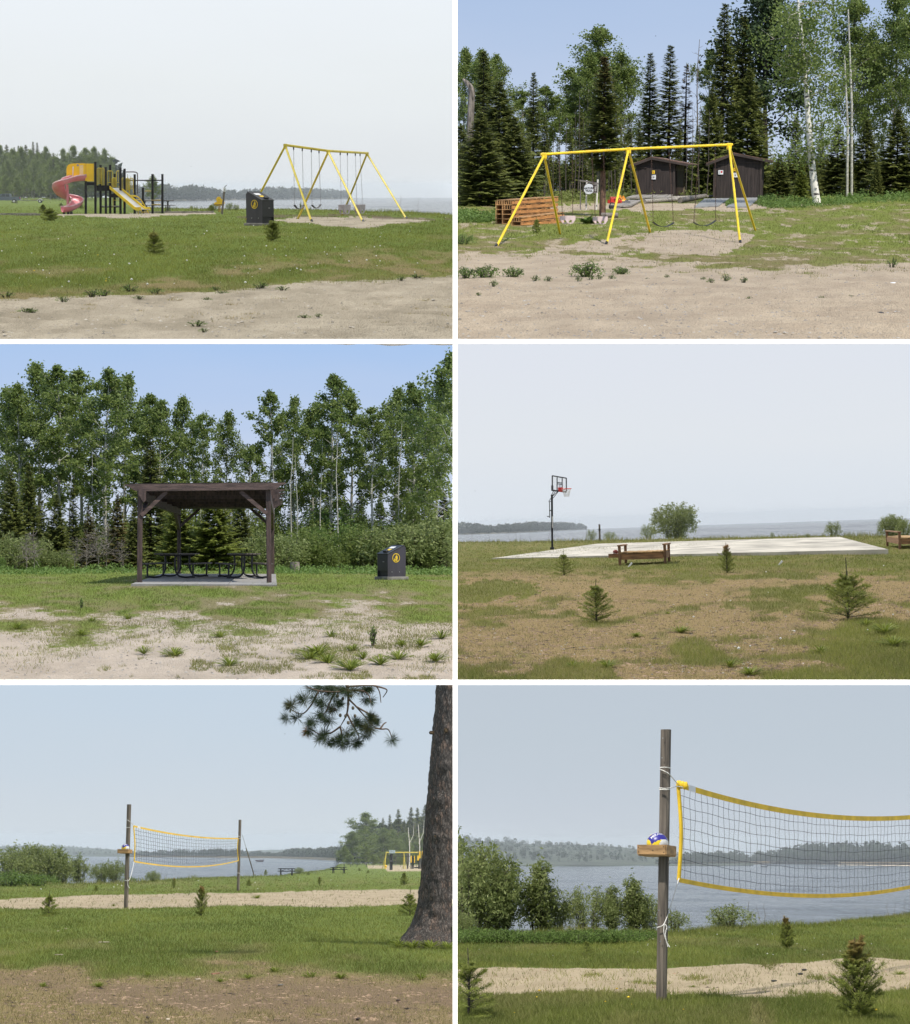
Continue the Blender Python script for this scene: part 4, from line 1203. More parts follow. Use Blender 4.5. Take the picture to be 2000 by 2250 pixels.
def litter_bin(b, x, row, label, nrm, h=1.25, logo_on=(-1, 1)):
    """dark steel bin with a sloping lid; nrm: the way its front looks (in plan)"""
    base = gp(b, x, row)
    n = Vector((nrm[0], nrm[1], 0)).normalized(); s = Vector((-n.y, n.x, 0)); up = Vector((0, 0, 1))
    k = h / 1.25; D = .80*k; W = .66*k; z0 = .09*k
    t = T(b, 'litter_bin', label, 'litter bin', base)
    Rm = Matrix((s, -n, up)).transposed()
    t.mb('concrete_base', CONC_D, MB().box(base + up*.03, (W+.14, D+.14, .14), Rm, .015))
    prof = [(-D/2, z0), (-D/2, .93*k), (D/2-.10*k, h), (D/2, h-.07*k), (D/2, z0)]
    for sg in (-1, 1):
        side = t.mb('side_panel', BINM, MB().prism(prof if sg > 0 else prof[::-1], 0, sg*.02, base + s*sg*(W/2-.02), -n, up, s))
        if sg in logo_on:
            lg = litter_logo(.165*k, MB()); R = face_frame(s*sg)
            pos = base + s*sg*(W/2+.003) - n*(-.03 if True else 0) + up*.80*k
            lg.v = [tuple(pos + R @ Vector(v)) for v in lg.v]
            t.mb('litter_emblem', DECAL, lg)
        for bx, bz in ((-.22, .2), (.12, .2)):
            t.mb('bolt_head', GALV, MB().disc(base + s*sg*(W/2) - n*bx*k + up*(z0+bz*k), .018, s*sg, .01, 8), parent=side)
    t.mb('back_panel', BINM, MB().prism([(0, z0), (0, h-.07*k), (.02, h-.07*k), (.02, z0)], -W/2+.022, W/2-.022, base - n*(D/2-.0), n, up, s))
    f = base + n*(D/2)
    t.mb('front_panel', BIND, MB().prism([(0, z0+.24*k), (0, .925*k), (-.02, .925*k), (-.02, z0+.24*k)], -W/2+.022, W/2-.022, f, n, up, s))
    t.mb('door_sill', BIND, MB().prism([(0, z0), (0, z0+.04*k), (-.02, z0+.04*k), (-.02, z0)], -W/2+.022, W/2-.022, f, n, up, s))
    t.mb('liner', RUBBER, MB().box(base + up*(z0+.32*k), (W-.06, D-.1, .6*k), Rm))
    t.mb('latch', GALV, MB().box(f + n*.008 + s*.06 + up*.66*k, (.10*k, .016, .03), Rm, .004))
    p0 = base + n*(D/2+.015) + up*(.935*k); p1 = base - n*(D/2-.10*k) + up*(h+.006)
    ld = (p1 - p0).normalized(); ln = s.cross(ld); ln = ln if ln.z > 0 else -ln
    Rl = Matrix((s, ld, ln)).transposed()
    lid = t.mb('lid', BIND, MB().box((p0+p1)/2 + ln*.006, (W+.04, (p1-p0).length, .022), Rl, .004))
    t.mb('cap_strip', BINM, MB().bar(p1 - s*(W/2+.01), p1 - s*-(W/2+.01) - n*0, .05, .03))
    c = p0 + ld*(p1-p0).length*.70 + ln*.019
    t.mb('notice_label', WHITEP, MB().box(c - s*.04, (.30*k, .15*k, .004), Rl), parent=lid)
    c = p0 + ld*(p1-p0).length*.45 + ln*.019
    t.mb('warning_label', DECAL, MB().box(c, (.22*k, .13*k, .004), Rl), parent=lid)
    c = p0 + ld*(p1-p0).length*.20 + ln*.045
    t.mb('lid_handle', RUBBER, MB().box(c + s*.03, (.22*k, .11*k, .06), Rl, .015), parent=lid)
    return t
def picnic_table(b, name, label, base, yaw, w=.75, L=1.8, seat=.62, h=.75, group=None, wood=None, frame='tube'):
    """plank table with two fixed benches; the long axis runs along yaw"""
    wood = wood or TABLEW; base = Vector(base)
    u = Vector((math.cos(yaw), math.sin(yaw), 0)); s = Vector((-u.y, u.x, 0)); up = Vector((0, 0, 1))
    t = T(b, name, label, 'picnic table', base, group)
    R = Matrix((s, u, up)).transposed()
    for i in range(5):
        t.mb('top_plank', wood, MB().box(base + s*(i-2)*w/5 + up*(h-.02), (w/5-.012, L, .04 if frame == 'tube' else .07), R, .006))
    for sg in (-1, 1):
        for i in range(2):
            t.mb('seat_plank', wood, MB().box(base + s*(sg*(w/2+seat*.5) + (i-.5)*.14) + up*.44, (.128, L, .04 if frame == 'tube' else .07), R, .006))
    for e in (-1, 1):
        o = base + u*e*L*.34
        for sg in (-1, 1):
            if frame == 'tube':
                x1 = w/2+seat*.5+.04
                pts = bez([o + s*sg*w*.20 + up*(h-.05), o + s*sg*w*.20 + up*.30, o + s*sg*(w*.20+.10) + up*.08, o + s*sg*(w*.2+.28) + up*.03, o + s*sg*(x1-.14) + up*.03, o + s*sg*x1 + up*.05], 5)
                t.mb('leg', TABLEM, MB().tube(pts, .030, 7))
                t.mb('seat_strut', TABLEM, MB().tube([o + s*sg*x1 + up*.03, o + s*sg*x1 + up*.42], .030, 7))
                t.mb('foot_plate', TABLEM, MB().box(o + s*sg*x1 + up*.03, (.12, .07, .05), R, .005))
            else:
                t.mb('leg', wood, MB().bar(o + s*sg*w*.22 + up*(h-.05), o + s*sg*(w*.22+.30), .09, .045, s))
        if frame != 'tube':
            t.mb('cross_rail', wood, MB().bar(o - s*(w/2+seat*.5+.1) + up*.39, o + s*(w/2+seat*.5+.1) + up*.39, .045, .09))
            t.mb('top_cleat', wood, MB().bar(o - s*w*.45 + up*(h-.085), o + s*w*.45 + up*(h-.085), .045, .09))
            t.mb('brace', wood, MB().bar(o + up*.42, base + u*e*.08 + up*(h-.06), .045, .08, s))
        else:
            t.mb('top_cleat', TABLEM, MB().bar(o - s*w*.42 + up*(h-.065), o + s*w*.42 + up*(h-.065), .045, .045))
    return t
def text_on(t, name, s, size, m, pos, nrm, up=(0, 0, 1), parent=None, bold=.0, roll=0.0, depth=.002):
    me = text_mesh(name, s, size, m, depth, bold)
    R = face_frame(nrm, up) @ Matrix.Rotation(roll, 3, 'Z')
    me.transform(Matrix.Translation(Vector(pos) - t.loc) @ R.to_4x4())
    return t.part(name, me, parent)
# ================================================================ place 1: playground, swings and bin by the lake
def c1(x, y): return (x / 3.634, 280 + y / 3.634)
def c2(x, y): return (490 + x / 3.563, 280 + y / 3.563)
ap = [c2(488, 137), c2(825, 183), c2(1128, 200)]
ft = [(c2(178, 722), c2(697, 737)), (c2(583, 715), c2(1100, 737)), (c2(930, 690), c2(1440, 712))]
g_b = 'swings on the yellow frame by the lake'
seats1 = [(('belt', 'black belt swing closest to the litter bin, lake behind it', g_b), .19, .39, c2(560, 606), c2(632, 606), .16),
  (('belt', 'belt swing with a pale worn patch beside the middle legs of the lakeside frame', g_b), .60, .78, c2(698, 606), c2(765, 602), .14),
  (('bucket', 'grey bucket swing just past the middle legs of the lakeside frame', g_b, SEATG), 1.28, 1.46, c2(926, 605), c2(978, 603), .40),
  (('bucket', 'pale grey bucket swing nearest the far end of the lakeside frame', g_b, SEATG), 1.67, 1.80, c2(1048, 605), c2(1094, 602), .40)]
swing_set(1, 'yellow A-frame swing set with four swings standing on sand by the lake', ap, ft, seats1, Y_DULL, GALV)
litter_bin(1, 572, 496, 'black steel litter bin on a concrete base beside the lakeside swings', (.72, -.69), 1.2)

# wooden post with a white bracket, and a spring rider behind it
f = gp(1, 487.5, 470.5); tp = P(1, 492.8, 420, f.y)
t = T(1, 'wooden_post', 'leaning weathered post with a white bracket on top by the shore', 'post', f)
t.mb('post', GREYPOST, MB().tube([f - Vector((0, 0, .1)), tp], .055, 10))
d = (tp - f).normalized()
t.mb('bracket', WHITEP, MB().tube([tp - d*.02, tp + d*.20], .085, 10))
for i, k in enumerate((.05, .11)):
    t.mb('bolt', BLACKM, MB().box(tp + d*k + Vector((0, -.085, 0)), (.06, .02, .022)))
t.mb('hook', BLACKM, MB().tube([tp + d*.2, tp + d*.27 + Vector((.02, 0, 0)), tp + d*.27 + Vector((.07, 0, .02)), tp + d*.34 + Vector((.09, 0, 0))], .02, 6))
g = gp(1, 482.5, 466.5); s1 = pxm(g.y)
t = T(1, 'spring_rider', 'yellow spring rider beside the leaning wooden post', 'spring rider', g)
t.mb('spring', mat('ochre_spring', (.5, .3, .03), .5, bump=0), MB().tube([g + Vector((.09*math.cos(i*.8), .09*math.sin(i*.8), .02+i*.011)) for i in range(36)], .018, 5))
bd = [(-.36, .46), (-.30, .62), (-.16, .66), (-.20, .84), (-.10, .98), (.06, .98), (.12, .84), (.30, .78), (.34, .56), (.2, .42), (-.2, .40)]
t.mb('body', Y_PLAS, MB().prism(bd, -.12, .12, g, (1, 0, 0), (0, 0, 1), (0, 1, 0)))
t.mb('seat', BLACKM, MB().box(g + Vector((-.05, 0, .47)), (.6, .34, .05), bev=.02))
t.mb('handle', BLACKM, MB().tube([g + Vector((-.02, -.25, .80)), g + Vector((-.02, .25, .80))], .018, 6))

# ---- playground
Yp = gp(1, 250, 469.6).y
base = gp(1, 250, 469.6)
t = T(1, 'play_structure', 'black posted play structure with yellow tunnel, pink spiral slide and railings', 'play structure', base)
s1 = pxm(Yp); m1 = 1 / s1
def q1(x, y, dy=0.0): return P(1, *c1(x, y), Yp + dy)
posts = [(685, 434, 692, 0), (762, 280, 690, 0), (803, 305, 688, 1.1), (845, 322, 688, 0), (880, 305, 688, 1.1), (916, 375, 687, 1.6), (962, 325, 688, 0),
         (995, 335, 686, .6), (1076, 380, 685, 1.1), (1142, 487, 680, 2.), (1218, 378, 679, 2.), (1297, 378, 678, 2.)]
for x, a, c, dy in posts:
    q = q1(x, a, dy); z = at(1, c1(x, c)[0], Yp + dy).z
    fbot = Vector((q1(x, c, dy).x, q.y, z - .1))
    p = t.mb('post', BLACKP, MB().bar(fbot, q, .13, .13, (0, 1, 0), .02))
    t.mb('post_cap', BLACKP, MB().box(q + Vector((0, 0, .02)), (.15, .15, .05), bev=.015), parent=p)
def deck(x0, x1, y, d0, d1, th=.22):
    a, c = q1(x0, y, d0), q1(x1, y, d0)
    t.mb('deck', BLACKP, MB().box(((a.x+c.x)/2, (a.y + d1 - d0 + a.y)/2, a.z), (c.x-a.x, d1-d0, .09), bev=.01))
    t.mb('deck_skirt', BLACKP, MB().box(((a.x+c.x)/2, a.y + .04, a.z - th*.7), (c.x-a.x, .07, th)))
deck(682, 765, 442, .1, 1.4, .12); deck(765, 888, 468, .1, 1.3); deck(888, 1000, 535, .1, 1.6, .14); deck(1000, 1080, 552, .4, 1.6, .1)
rail = lambda pts, r=.022: MB().tube(pts, r, 6)
def railing(x0, x1, y0, y1, dy, n, feet=0):
    a, c, d, e = q1(x0, y0, dy), q1(x1, y0, dy), q1(x1, y1, dy), q1(x0, y1, dy)
    fr = t.mb('railing', Y_DULL, MB().tube([e, a + Vector((0, 0, -.06)), a + Vector((.05, 0, 0)), c - Vector((.05, 0, 0)), c + Vector((0, 0, -.06)), d, e], .026, 6))
    for i in range(1, n):
        k = i / n
        t.mb('bar', Y_DULL, MB().tube([lerp(a, c, k), lerp(e, d, k)], .016, 5), parent=fr)
    if feet:
        for q in (e, d): t.mb('bar', Y_DULL, MB().tube([q, q - Vector((0, 0, feet))], .026, 5), parent=fr)
railing(776, 812, 325, 448, .15, 4, .25); railing(800, 832, 325, 460, 1.2, 4, .2); railing(856, 900, 347, 440, .15, 2, .2); railing(892, 930, 403, 475, 1.4, 6)
railing(930, 960, 347, 440, .15, 2); railing(973, 994, 403, 492, .8, 3, .3); railing(1006, 1030, 404, 500, .9, 4, .2); railing(1034, 1064, 404, 490, .9, 3, .25)
# hood of the tunnel
hood = [(530, 398), (530, 335), (534, 315), (545, 299), (562, 290), (580, 287), (680, 287), (680, 398)]
cx = q1(530, 398)
def pp(pts): return [((q1(x, y) - cx).x, (q1(x, y) - cx).z) for x, y in pts]
hd = t.mb('tunnel_hood', Y_PLAS, MB().prism(pp(hood), .05, 1.05, cx, (1, 0, 0), (0, 0, 1), (0, 1, 0)))
arch = [(590, 398), (590, 340), (598, 316), (612, 300), (632, 292), (680, 291), (680, 398)]
t.mb('hood_arch', Y_PLAS, MB().prism(pp(arch), -.06, .05, cx, (1, 0, 0), (0, 0, 1), (0, 1, 0)), parent=hd)
t.mb('hood_window', CREAM, MB().prism(pp([(636, 300), (666, 300), (666, 384), (636, 384)]), -.075, -.06, cx, (1, 0, 0), (0, 0, 1), (0, 1, 0)), parent=hd)
t.mb('hood_slot', WHITEP, MB().prism(pp([(579, 312), (589, 312), (584, 388), (578, 388)]), .03, .055, cx, (1, 0, 0), (0, 0, 1), (0, 1, 0)), parent=hd)
t.mb('porthole', mat('grey_glass', (.25, .3, .36), .2, bump=0), MB().disc(q1(621, 301, -.065), 8*m1/3.634, (0, -1, 0), .02, 18), parent=hd)
pn = t.mb('tunnel_panel', Y_PLAS, MB().prism(pp([(681, 288), (750, 288), (750, 430), (681, 430)]), -.02, .06, cx, (1, 0, 0), (0, 0, 1), (0, 1, 0)))
for pts in ([(690, 296), (742, 296), (742, 388), (690, 388)], [(694, 394), (736, 394), (736, 408), (694, 408)]):
    t.mb('raised_panel', Y_PLAS, MB().prism(pp(pts), -.05, -.02, cx, (1, 0, 0), (0, 0, 1), (0, 1, 0)), parent=pn)
# pink spiral slide
path = bez([q1(690, 412, .35), q1(640, 416, .1), q1(575, 425, -.35), q1(505, 452, -.75), q1(470, 488, -.55), q1(475, 530, .1), q1(515, 560, .6), q1(560, 575, .65),
            q1(605, 590, .3), q1(620, 612, -.25), q1(597, 640, -.75), q1(552, 662, -1.05), q1(500, 668, -1.2)], 7)
m = MB(); vs = []; K = 11
for i, p in enumerate(path):
    d = (path[min(i+1, len(path)-1)] - path[max(i-1, 0)]); sd = Vector((d.y, -d.x, 0)).normalized()
    for th, off in ((0, 0), (1, -.03)):
        for k in range(K):
            a = math.pi * k / (K - 1); r = .40 + off*.0
            vs.append(p + sd*math.cos(a)*(.32 + .03*th) + Vector((0, 0, .24 - math.sin(a)*(.28 + .04*th))))
n_ = 2*K; fs = []
for i in range(len(path)-1):
    for k in range(K-1):
        fs.append((i*n_+k, i*n_+k+1, (i+1)*n_+k+1, (i+1)*n_+k)); fs.append((i*n_+K+k+1, i*n_+K+k, (i+1)*n_+K+k, (i+1)*n_+K+k+1))
    for k in (0, K-1): fs.append((i*n_+k, (i+1)*n_+k, (i+1)*n_+K+k, i*n_+K+k))
m.add(vs, fs, True)
sp = t.mb('spiral_slide', PINK, m)
for sgn in (0, K-1):
    t.mb('slide_rim', mat('bleached_pink_plastic', (.66, .40, .43), .4, bump=0), MB().tube([Vector(vs[i*n_+sgn]) for i in range(len(path))], .045, 6), parent=sp)
ct = q1(537, 470, 0); cbz = at(1, c1(537, 685)[0], Yp).z
t.mb('slide_column', PINK, MB().tube([Vector((ct.x, ct.y, cbz - .1)), ct + Vector((0, 0, .1))], .075, 10), parent=sp)
for x in (512, 545, 570):
    q = q1(x, 676, -1.0); t.mb('slide_foot', BLACKM, MB().box(Vector((q.x, q.y, at(1, c1(x, 0)[0], q.y).z + .06)), (.14, .14, .16)), parent=sp)
# straight slide
a, c = q1(915, 482, 0), q1(1122, 655, -1.3); w = .22
sl = [a, lerp(a, c, .5), lerp(a, c, .93), c + Vector((0, 0, .02)), c + Vector((.28, -.12, .03))]
bed = MB(); 
u = (c - a).normalized(); sdv = Vector((0, 1, 0)); sdv = (sdv - u*sdv.dot(u)).normalized(); 
lat = Vector((.86, .51, 0)).normalized()
slide = t.mb('slide', STEEL, MB().add([p + lat*k*.27 + Vector((0, 0, z)) for p in sl for k, z in ((-1, 0), (1, 0), (1, -.03), (-1, -.03))],
    [(4*i+j, 4*i+(j+1) % 4, 4*i+4+(j+1) % 4, 4*i+4+j) for i in range(4) for j in range(4)] + [(3, 2, 1, 0), (16, 17, 18, 19)]))
for k in (-1, 1):
    t.mb('side_rail', Y_PAINT, MB().add([p + lat*k*(.27+o) + Vector((0, 0, z)) for p in sl for o, z in ((0, -.06), (.05, -.06), (.05, .11), (0, .11))],
        [(4*i+j, 4*i+(j+1) % 4, 4*i+4+(j+1) % 4, 4*i+4+j) for i in range(4) for j in range(4)] + [(3, 2, 1, 0), (16, 17, 18, 19)]), parent=slide)
q = q1(1095, 660, -1.2); t.mb('slide_leg', Y_PAINT, MB().tube([q + Vector((-.1, 0, .15)), q + Vector((.05, 0, .02)), Vector((q.x+.07, q.y, at(1, c1(1100, 0)[0], q.y).z - .05))], .025, 6), parent=slide)
# arched climber
arc = lambda dy: bez([q1(1040, 549, dy), q1(1075, 543, dy), q1(1110, 562, dy), q1(1140, 598, dy), q1(1163, 640, dy), q1(1187, 684, dy)], 5)
A0, A1 = arc(-.4), arc(.4)
cl = t.mb('arch_climber', Y_PAINT, MB().tube(A0, .028, 6))
t.mb('arch_climber_rail', Y_PAINT, MB().tube([p + Vector((-.35, 0, 0)) for p in A1], .028, 6), parent=cl)
for i in range(4, len(A0), 4): t.mb('rung', Y_PAINT, MB().tube([A0[i], A1[i] + Vector((-.35, 0, 0))], .02, 6), parent=cl)
PIPE = mat('dark_red_pipe', (.07, .045, .045), .45, bump=0)
t.mb('handrail', PIPE, MB().tube(bez([q1(1006, 355, .6), q1(1070, 355, .6), q1(1092, 362, .6), q1(1098, 385, .6), q1(1097, 530, .6)], 5), .03, 7))
t.mb('balance_pipe', BLACKM, MB().tube([q1(985, 422, 2.0), q1(1297, 422, 2.)], .035, 7))
PEG = mat('pale_wood_peg', (.50, .38, .14), .7, bump=0)
for x0, x1, y in ((1155, 1205, 508), (1208, 1284, 580), (1208, 1284, 615)):
    t.mb('step_peg', PEG, MB().tube([q1(x0, y, 1.95), q1(x1, y, 1.95)], .032, 7))
t.mb('bench_board', mat('pale_board', (.55, .54, .52), .7, bump=0), MB().box((q1(885, 628, 1.3)), (150*m1/3.634, .3, .06)))
t.mb('bench_beam', BLACKP, MB().box((q1(885, 633, 1.3)), (156*m1/3.634, .2, .07)))
ld = t.mb('ladder', Y_DULL, MB().tube([q1(903, 540, .2), q1(903, 640, .2)], .022, 6))
t.mb('ladder_rail', Y_DULL, MB().tube([q1(985, 540, .2), q1(985, 640, .2)], .022, 6), parent=ld)
t.mb('rung', Y_DULL, MB().tube([q1(903, 580, .2), q1(985, 580, .2)], .018, 6), parent=ld)
# picnic table behind the play structure
picnic_table(1, 'picnic_table', 'dark picnic table behind the climbing posts, lake beyond', at(1, 344, Yp + 14), .2, w=.8, L=2.2)
# sand box timbers
for x0, x1, y in ((0, 80, 472.5), (36, 88, 473.8), (300, 470, 468)):
    a, c = gp(1, x0, y), gp(1, x1, y - .6)
    me = MB().bar(a + Vector((0, 0, .04)), c + Vector((0, 0, .04)), .12, .12, bev=.01).mesh('edging_timber', GREYWOOD)
    solo(1, 'edging_timber', me, {0: 'grey edging timber in the grass left of the pink slide', 36: 'short grey timber lying just in front of the spiral slide sand', 300: 'long grey timber edging the sand right of the climbing posts'}[x0], 'timber', 'timbers edging the play sand')

# ---- pickup truck and boat trailer
g = at(1, 16, 385); k1 = pxm(g.y)
t = T(1, 'pickup_truck', 'slate blue crew cab pickup truck parked on the lawn left of the playground', 'pickup truck', g)
prof = [(-3.05, .55), (-3.05, .95), (-2.9, 1.12), (-1.65, 1.2), (-.95, 1.80), (-.55, 1.90), (.75, 1.90), (1.0, 1.80), (1.12, 1.28), (2.85, 1.28), (2.9, .6), (2.6, .55)]
prof = [(x - .2, z) for x, z in prof]
k = (47 / 2.9) / k1 / 1.0
def tv(v): return v
body = MB().prism([(x, z) for x, z in prof], -.95, .95, g, (1, 0, 0), (0, 0, 1), (0, 1, 0))
bo = t.mb('body', TRUCKM, body)
for x0, x1 in ((-.92, -.02), (.06, .78)):
    t.mb('side_window', GLASSD, MB().prism([(x0 - .2, 1.30), (x1 - .2, 1.30), (x1 - .22, 1.80), (max(x0, -.62) - .2, 1.80)], -.965, -.955, g, (1, 0, 0), (0, 0, 1), (0, 1, 0)), parent=bo)
t.mb('windscreen', GLASSD, MB().bar(g + Vector((-1.80, 0, 1.26)), g + Vector((-1.17, 0, 1.80)), 1.5, .02, (-.6, 0, .8)), parent=bo)
t.mb('tail_light', REDS, MB().box(g + Vector((2.66, -.93, 1.05)), (.12, .06, .35)))
t.mb('bumper', CHROME, MB().box(g + Vector((2.72, 0, .62)), (.15, 1.8, .18), bev=.03))
t.mb('wing_mirror', BLACKM, MB().box(g + Vector((-1.1, -1.05, 1.32)), (.14, .2, .18), bev=.03))
for x in (-2.25, 1.45):
    for sg in (-1, 1):
        w = t.mb('wheel', TYRE, MB().tube([g + Vector((x, sg*.96, .40)), g + Vector((x, sg*.70, .40))], .40, 20))
        t.mb('rim', CHROME, MB().disc(g + Vector((x, sg*.962, .40)), .25, (0, sg, 0), .01, 16), parent=w)
g = at(1, 82, 385)
t = T(1, 'boat_trailer', 'empty boat trailer on the lawn behind the parked pickup', 'trailer', g)
t.mb('drawbar', GALV, MB().bar(g + Vector((-3.2, 0, .5)), g + Vector((-.9, 0, .55)), .1, .1))
for sg in (-1, 1): t.mb('frame_rail', GALV, MB().bar(g + Vector((-.9, sg*.5, .55)), g + Vector((1.4, sg*.6, .55)), .08, .1))
t.mb('cross_member', GALV, MB().bar(g + Vector((.6, -.7, .5)), g + Vector((.6, .7, .5)), .1, .1))
t.mb('winch_post', GALV, MB().bar(g + Vector((-2.8, 0, .5)), g + Vector((-2.45, 0, 1.1)), .1, .1))
t.mb('keel_bunk', mat('tan_bunk', (.35, .22, .12), .8, bump=0), MB().bar(g + Vector((-1.2, 0, .65)), g + Vector((1.0, 0, .65)), .2, .1))
for sg in (-1, 1):
    w = t.mb('wheel', TYRE, MB().tube([g + Vector((.6, sg*.75, .36)), g + Vector((.6, sg*.95, .36))], .36, 18))
    t.mb('rim', WHITEP, MB().disc(g + Vector((.6, sg*.952, .36)), .2, (0, sg, 0), .01, 14), parent=w)
    t.mb('mudguard', WHITEP, MB().tube(bez([g + Vector((.15, sg*.85, .42)), g + Vector((.3, sg*.85, .74)), g + Vector((.6, sg*.85, .82)), g + Vector((.9, sg*.85, .74)), g + Vector((1.05, sg*.85, .42))], 3), .05, 6))

# ---- young spruces and weeds
YS = [young(11, fine=.08), young(12, R=.5, nb=7, dense=1.2, fine=.085), young(13, R=.34, top=.36, nwh=6, brown=.2, nd=26, fine=.075), young(14, R=.55, nwh=7, top=.15, nb=8, dense=1.2, fine=.08, ovoid=True)]
for x, row, top, k, w, lb in ((110, 484.5, 454, 1, 1.2, 'small bushy spruce just left of the sand in front of the spiral slide'),
        (339, 557, 497, 2, 1.1, 'spindly young spruce with a long bare leader in the middle of the lawn'),
        (599, 529, 490, 3, 1.0, 'low dense young spruce on the grass in front of the litter bin'),
        (95, 468, 446, 0, 1., 'faint young spruce standing on the lawn behind the bushy one, left of the slide'),
        (178, 458, 447, 1, 1.2, 'little dark spruce on the grass between the slide foot and the first post'),
        (134, 453, 445, 1, 1.2, 'tiny spruce on the far lawn just left of the spiral slide'),
        (464, 464, 449, 1, 1.1, 'dark small spruce on the shore left of the yellow spring rider'),
        (36, 447, 441, 1, 1.2, 'tiny spruce in front of the rear wheel of the pickup'),
        (27, 446.5, 442, 1, 1.2, 'tiny spruce in front of the pickup door')):
    plant_row(1, 'young_spruce', YS[k], x, row, top, lb, 'young spruce', group='young spruces on the playground lawn', wide=w * 1.45)
BU = [bush(21, 2., 1.2), bush(22, 2., 1.0, ns=9, leaves=2200), bush(23, 2.2, .9, ns=10, leaves=2600, shape='cone'), bush(24, 1.2, 1.3, ns=14, leaves=2200, ls=.07)]
for x, row, top, lb in ((504, 462, 443, 'leafy willow bush on the shore right of the leaning post'), (519, 462, 447, 'smaller willow bush between the leaning post and the litter bin'),
        (472, 461, 444, 'willow bush behind the yellow spring rider'), (420, 458.5, 451, 'low shore shrub between the climbing posts and the spring rider'),
        (661, 462, 441, 'thin sapling on the shore behind the belt swings'), (682, 462, 452, 'short shore shrub between the two belt swings')):
    plant_row(1, 'shore_shrub', BU[1 if x < 600 else 2], x, row, top, lb, 'shrub', group='shrubs on the lakeshore by the swings', wide=1.0 if x < 600 else .45, names=('stems', 'leaves'))
DS = [bare(31, 1.5, .012, 7, None, .25, 60), bare(32, 1.5, .012, 5, None, .16, 65)]
for i, (x, row, top) in enumerate(((877, 466, 429), (919, 466, 436), (950, 469, 455), (845, 464, 452))):
    plant_row(1, 'dead_stalk', DS[i % 2], x, row, top, ['tall forked dead stalk on the shore right of the swings', 'thin dead stalk on the shore farther right past the forked one', 'short shrubby stalk in the grass at the right shore', 'short dead stalk by the far swing leg'][i], 'plant', group='dead stalks on the lakeshore by the swings', names=('stem', 'leaves'))
AS = [aspen(41, 12, 2.4, .35), aspen(42, 12, 2.8, .28, nl=38), aspen(43, 12, 2.0, .42, nl=28, leaves=7000), aspen(44, 11, 3.2, .18, nl=42, leaves=11000, shape=1, ls=.17)]
SPR = [spruce(51, 10, 1.9), spruce(52, 11, 1.25, step=.25, m=6, pw=1.0), spruce(53, 10, 2.4, step=.30, m=9), spruce(54, 10, 1.0, m=5, pw=1.1, gap=.1)]
# wood on the left: trees one can tell apart
for x, Y, top, k, w, lb in (
    (5, 500, 318, 3, .9, 'tall leafy tree at the left edge of the wood behind the pickup'), (30, 510, 326, 3, .9, ''), (52, 500, 322, 3, .9, ''), (70, 515, 328, 3, .9, ''),
    (104, 500, 321, 3, .75, 'tall leafy tree above the pink slide, in the gap of the wood'), (88, 512, 334, 3, .9, ''), (120, 505, 345, 3, .9, ''), (143, 470, 326, 3, .9, ''), (165, 450, 319, 3, 1.0, 'broad dark green tree rising behind the yellow tunnel'),
    (190, 460, 324, 3, 1., ''), (212, 450, 322, 3, .9, 'broad dark green tree behind the railings'), (232, 455, 326, 3, .85, 'rounded tree at the right end of the left wood'), (244, 460, 352, 3, .9, ''),
    (14, 430, 384, 3, 1.3, 'dark low tree behind the pickup cab'), (38, 425, 388, 3, 1.2, 'pale round tree just right of the pickup cab'), (88, 440, 392, 3, 1.0, 'pale green small tree at the foot of the wood, left of the slide'), (112, 460, 350, 3, 1., ''), (130, 440, 375, 3, .9, ''), (200, 440, 395, 3, 1.5, ''), (240, 440, 395, 3, 1.4, ''),
    (60, 450, 372, 3, 1.2, ''), (110, 445, 390, 3, 1.4, ''), (165, 440, 380, 3, 1.3, ''), (20, 480, 350, 3, 1., ''), (75, 480, 352, 3, 1., ''), (222, 440, 372, 3, 1., ''), (262, 445, 408, 3, 1.3, ''), (180, 440, 402, 3, 1.5, ''), (145, 442, 398, 3, 1.4, '')):
    tt = plant_px(1, 'leafy_tree', AS[k], x, Y, top, lb or 'leafy green tree in the wood behind the playground', 'tree', group='leafy trees in the wood behind the playground', wide=w)
for x, Y, top, k, lb in ((19, 530, 317, 0, 'dark spire of a spruce above the wood at its left end'), (36, 530, 322, 3, 'thin spruce spire between the first and the slim one'), (45, 525, 319, 1, 'slim spruce spire above the wood over the pickup'), (61, 525, 317, 0, 'pointed spruce spire above the wood right of the pickup'),
                       (77, 520, 310, 1, 'tallest dark spruce spire above the wood'), (86, 520, 312, 1, 'dark spruce spire close beside the tallest one'), (121, 480, 335, 0, 'dark spruce in the gap left of the yellow tunnel')):
    plant_px(1, 'spruce_tree', SPR[k], x, Y, top, lb, 'tree', group='spruce spires above the wood', wide=1.5)
plant_px(1, 'leafy_tree', AS[3], 339, 210, 384, 'hazy green tree by the water behind the climbing posts', 'tree', wide=1.1)
plant_px(1, 'spruce_tree', SPR[1], 282, 500, 382, 'small spruce spire seen under the handrail of the play structure', 'tree')
plant_px(1, 'spruce_tree', SPR[3], 288, 505, 386, 'thinner spruce spire next to the one under the handrail', 'tree')

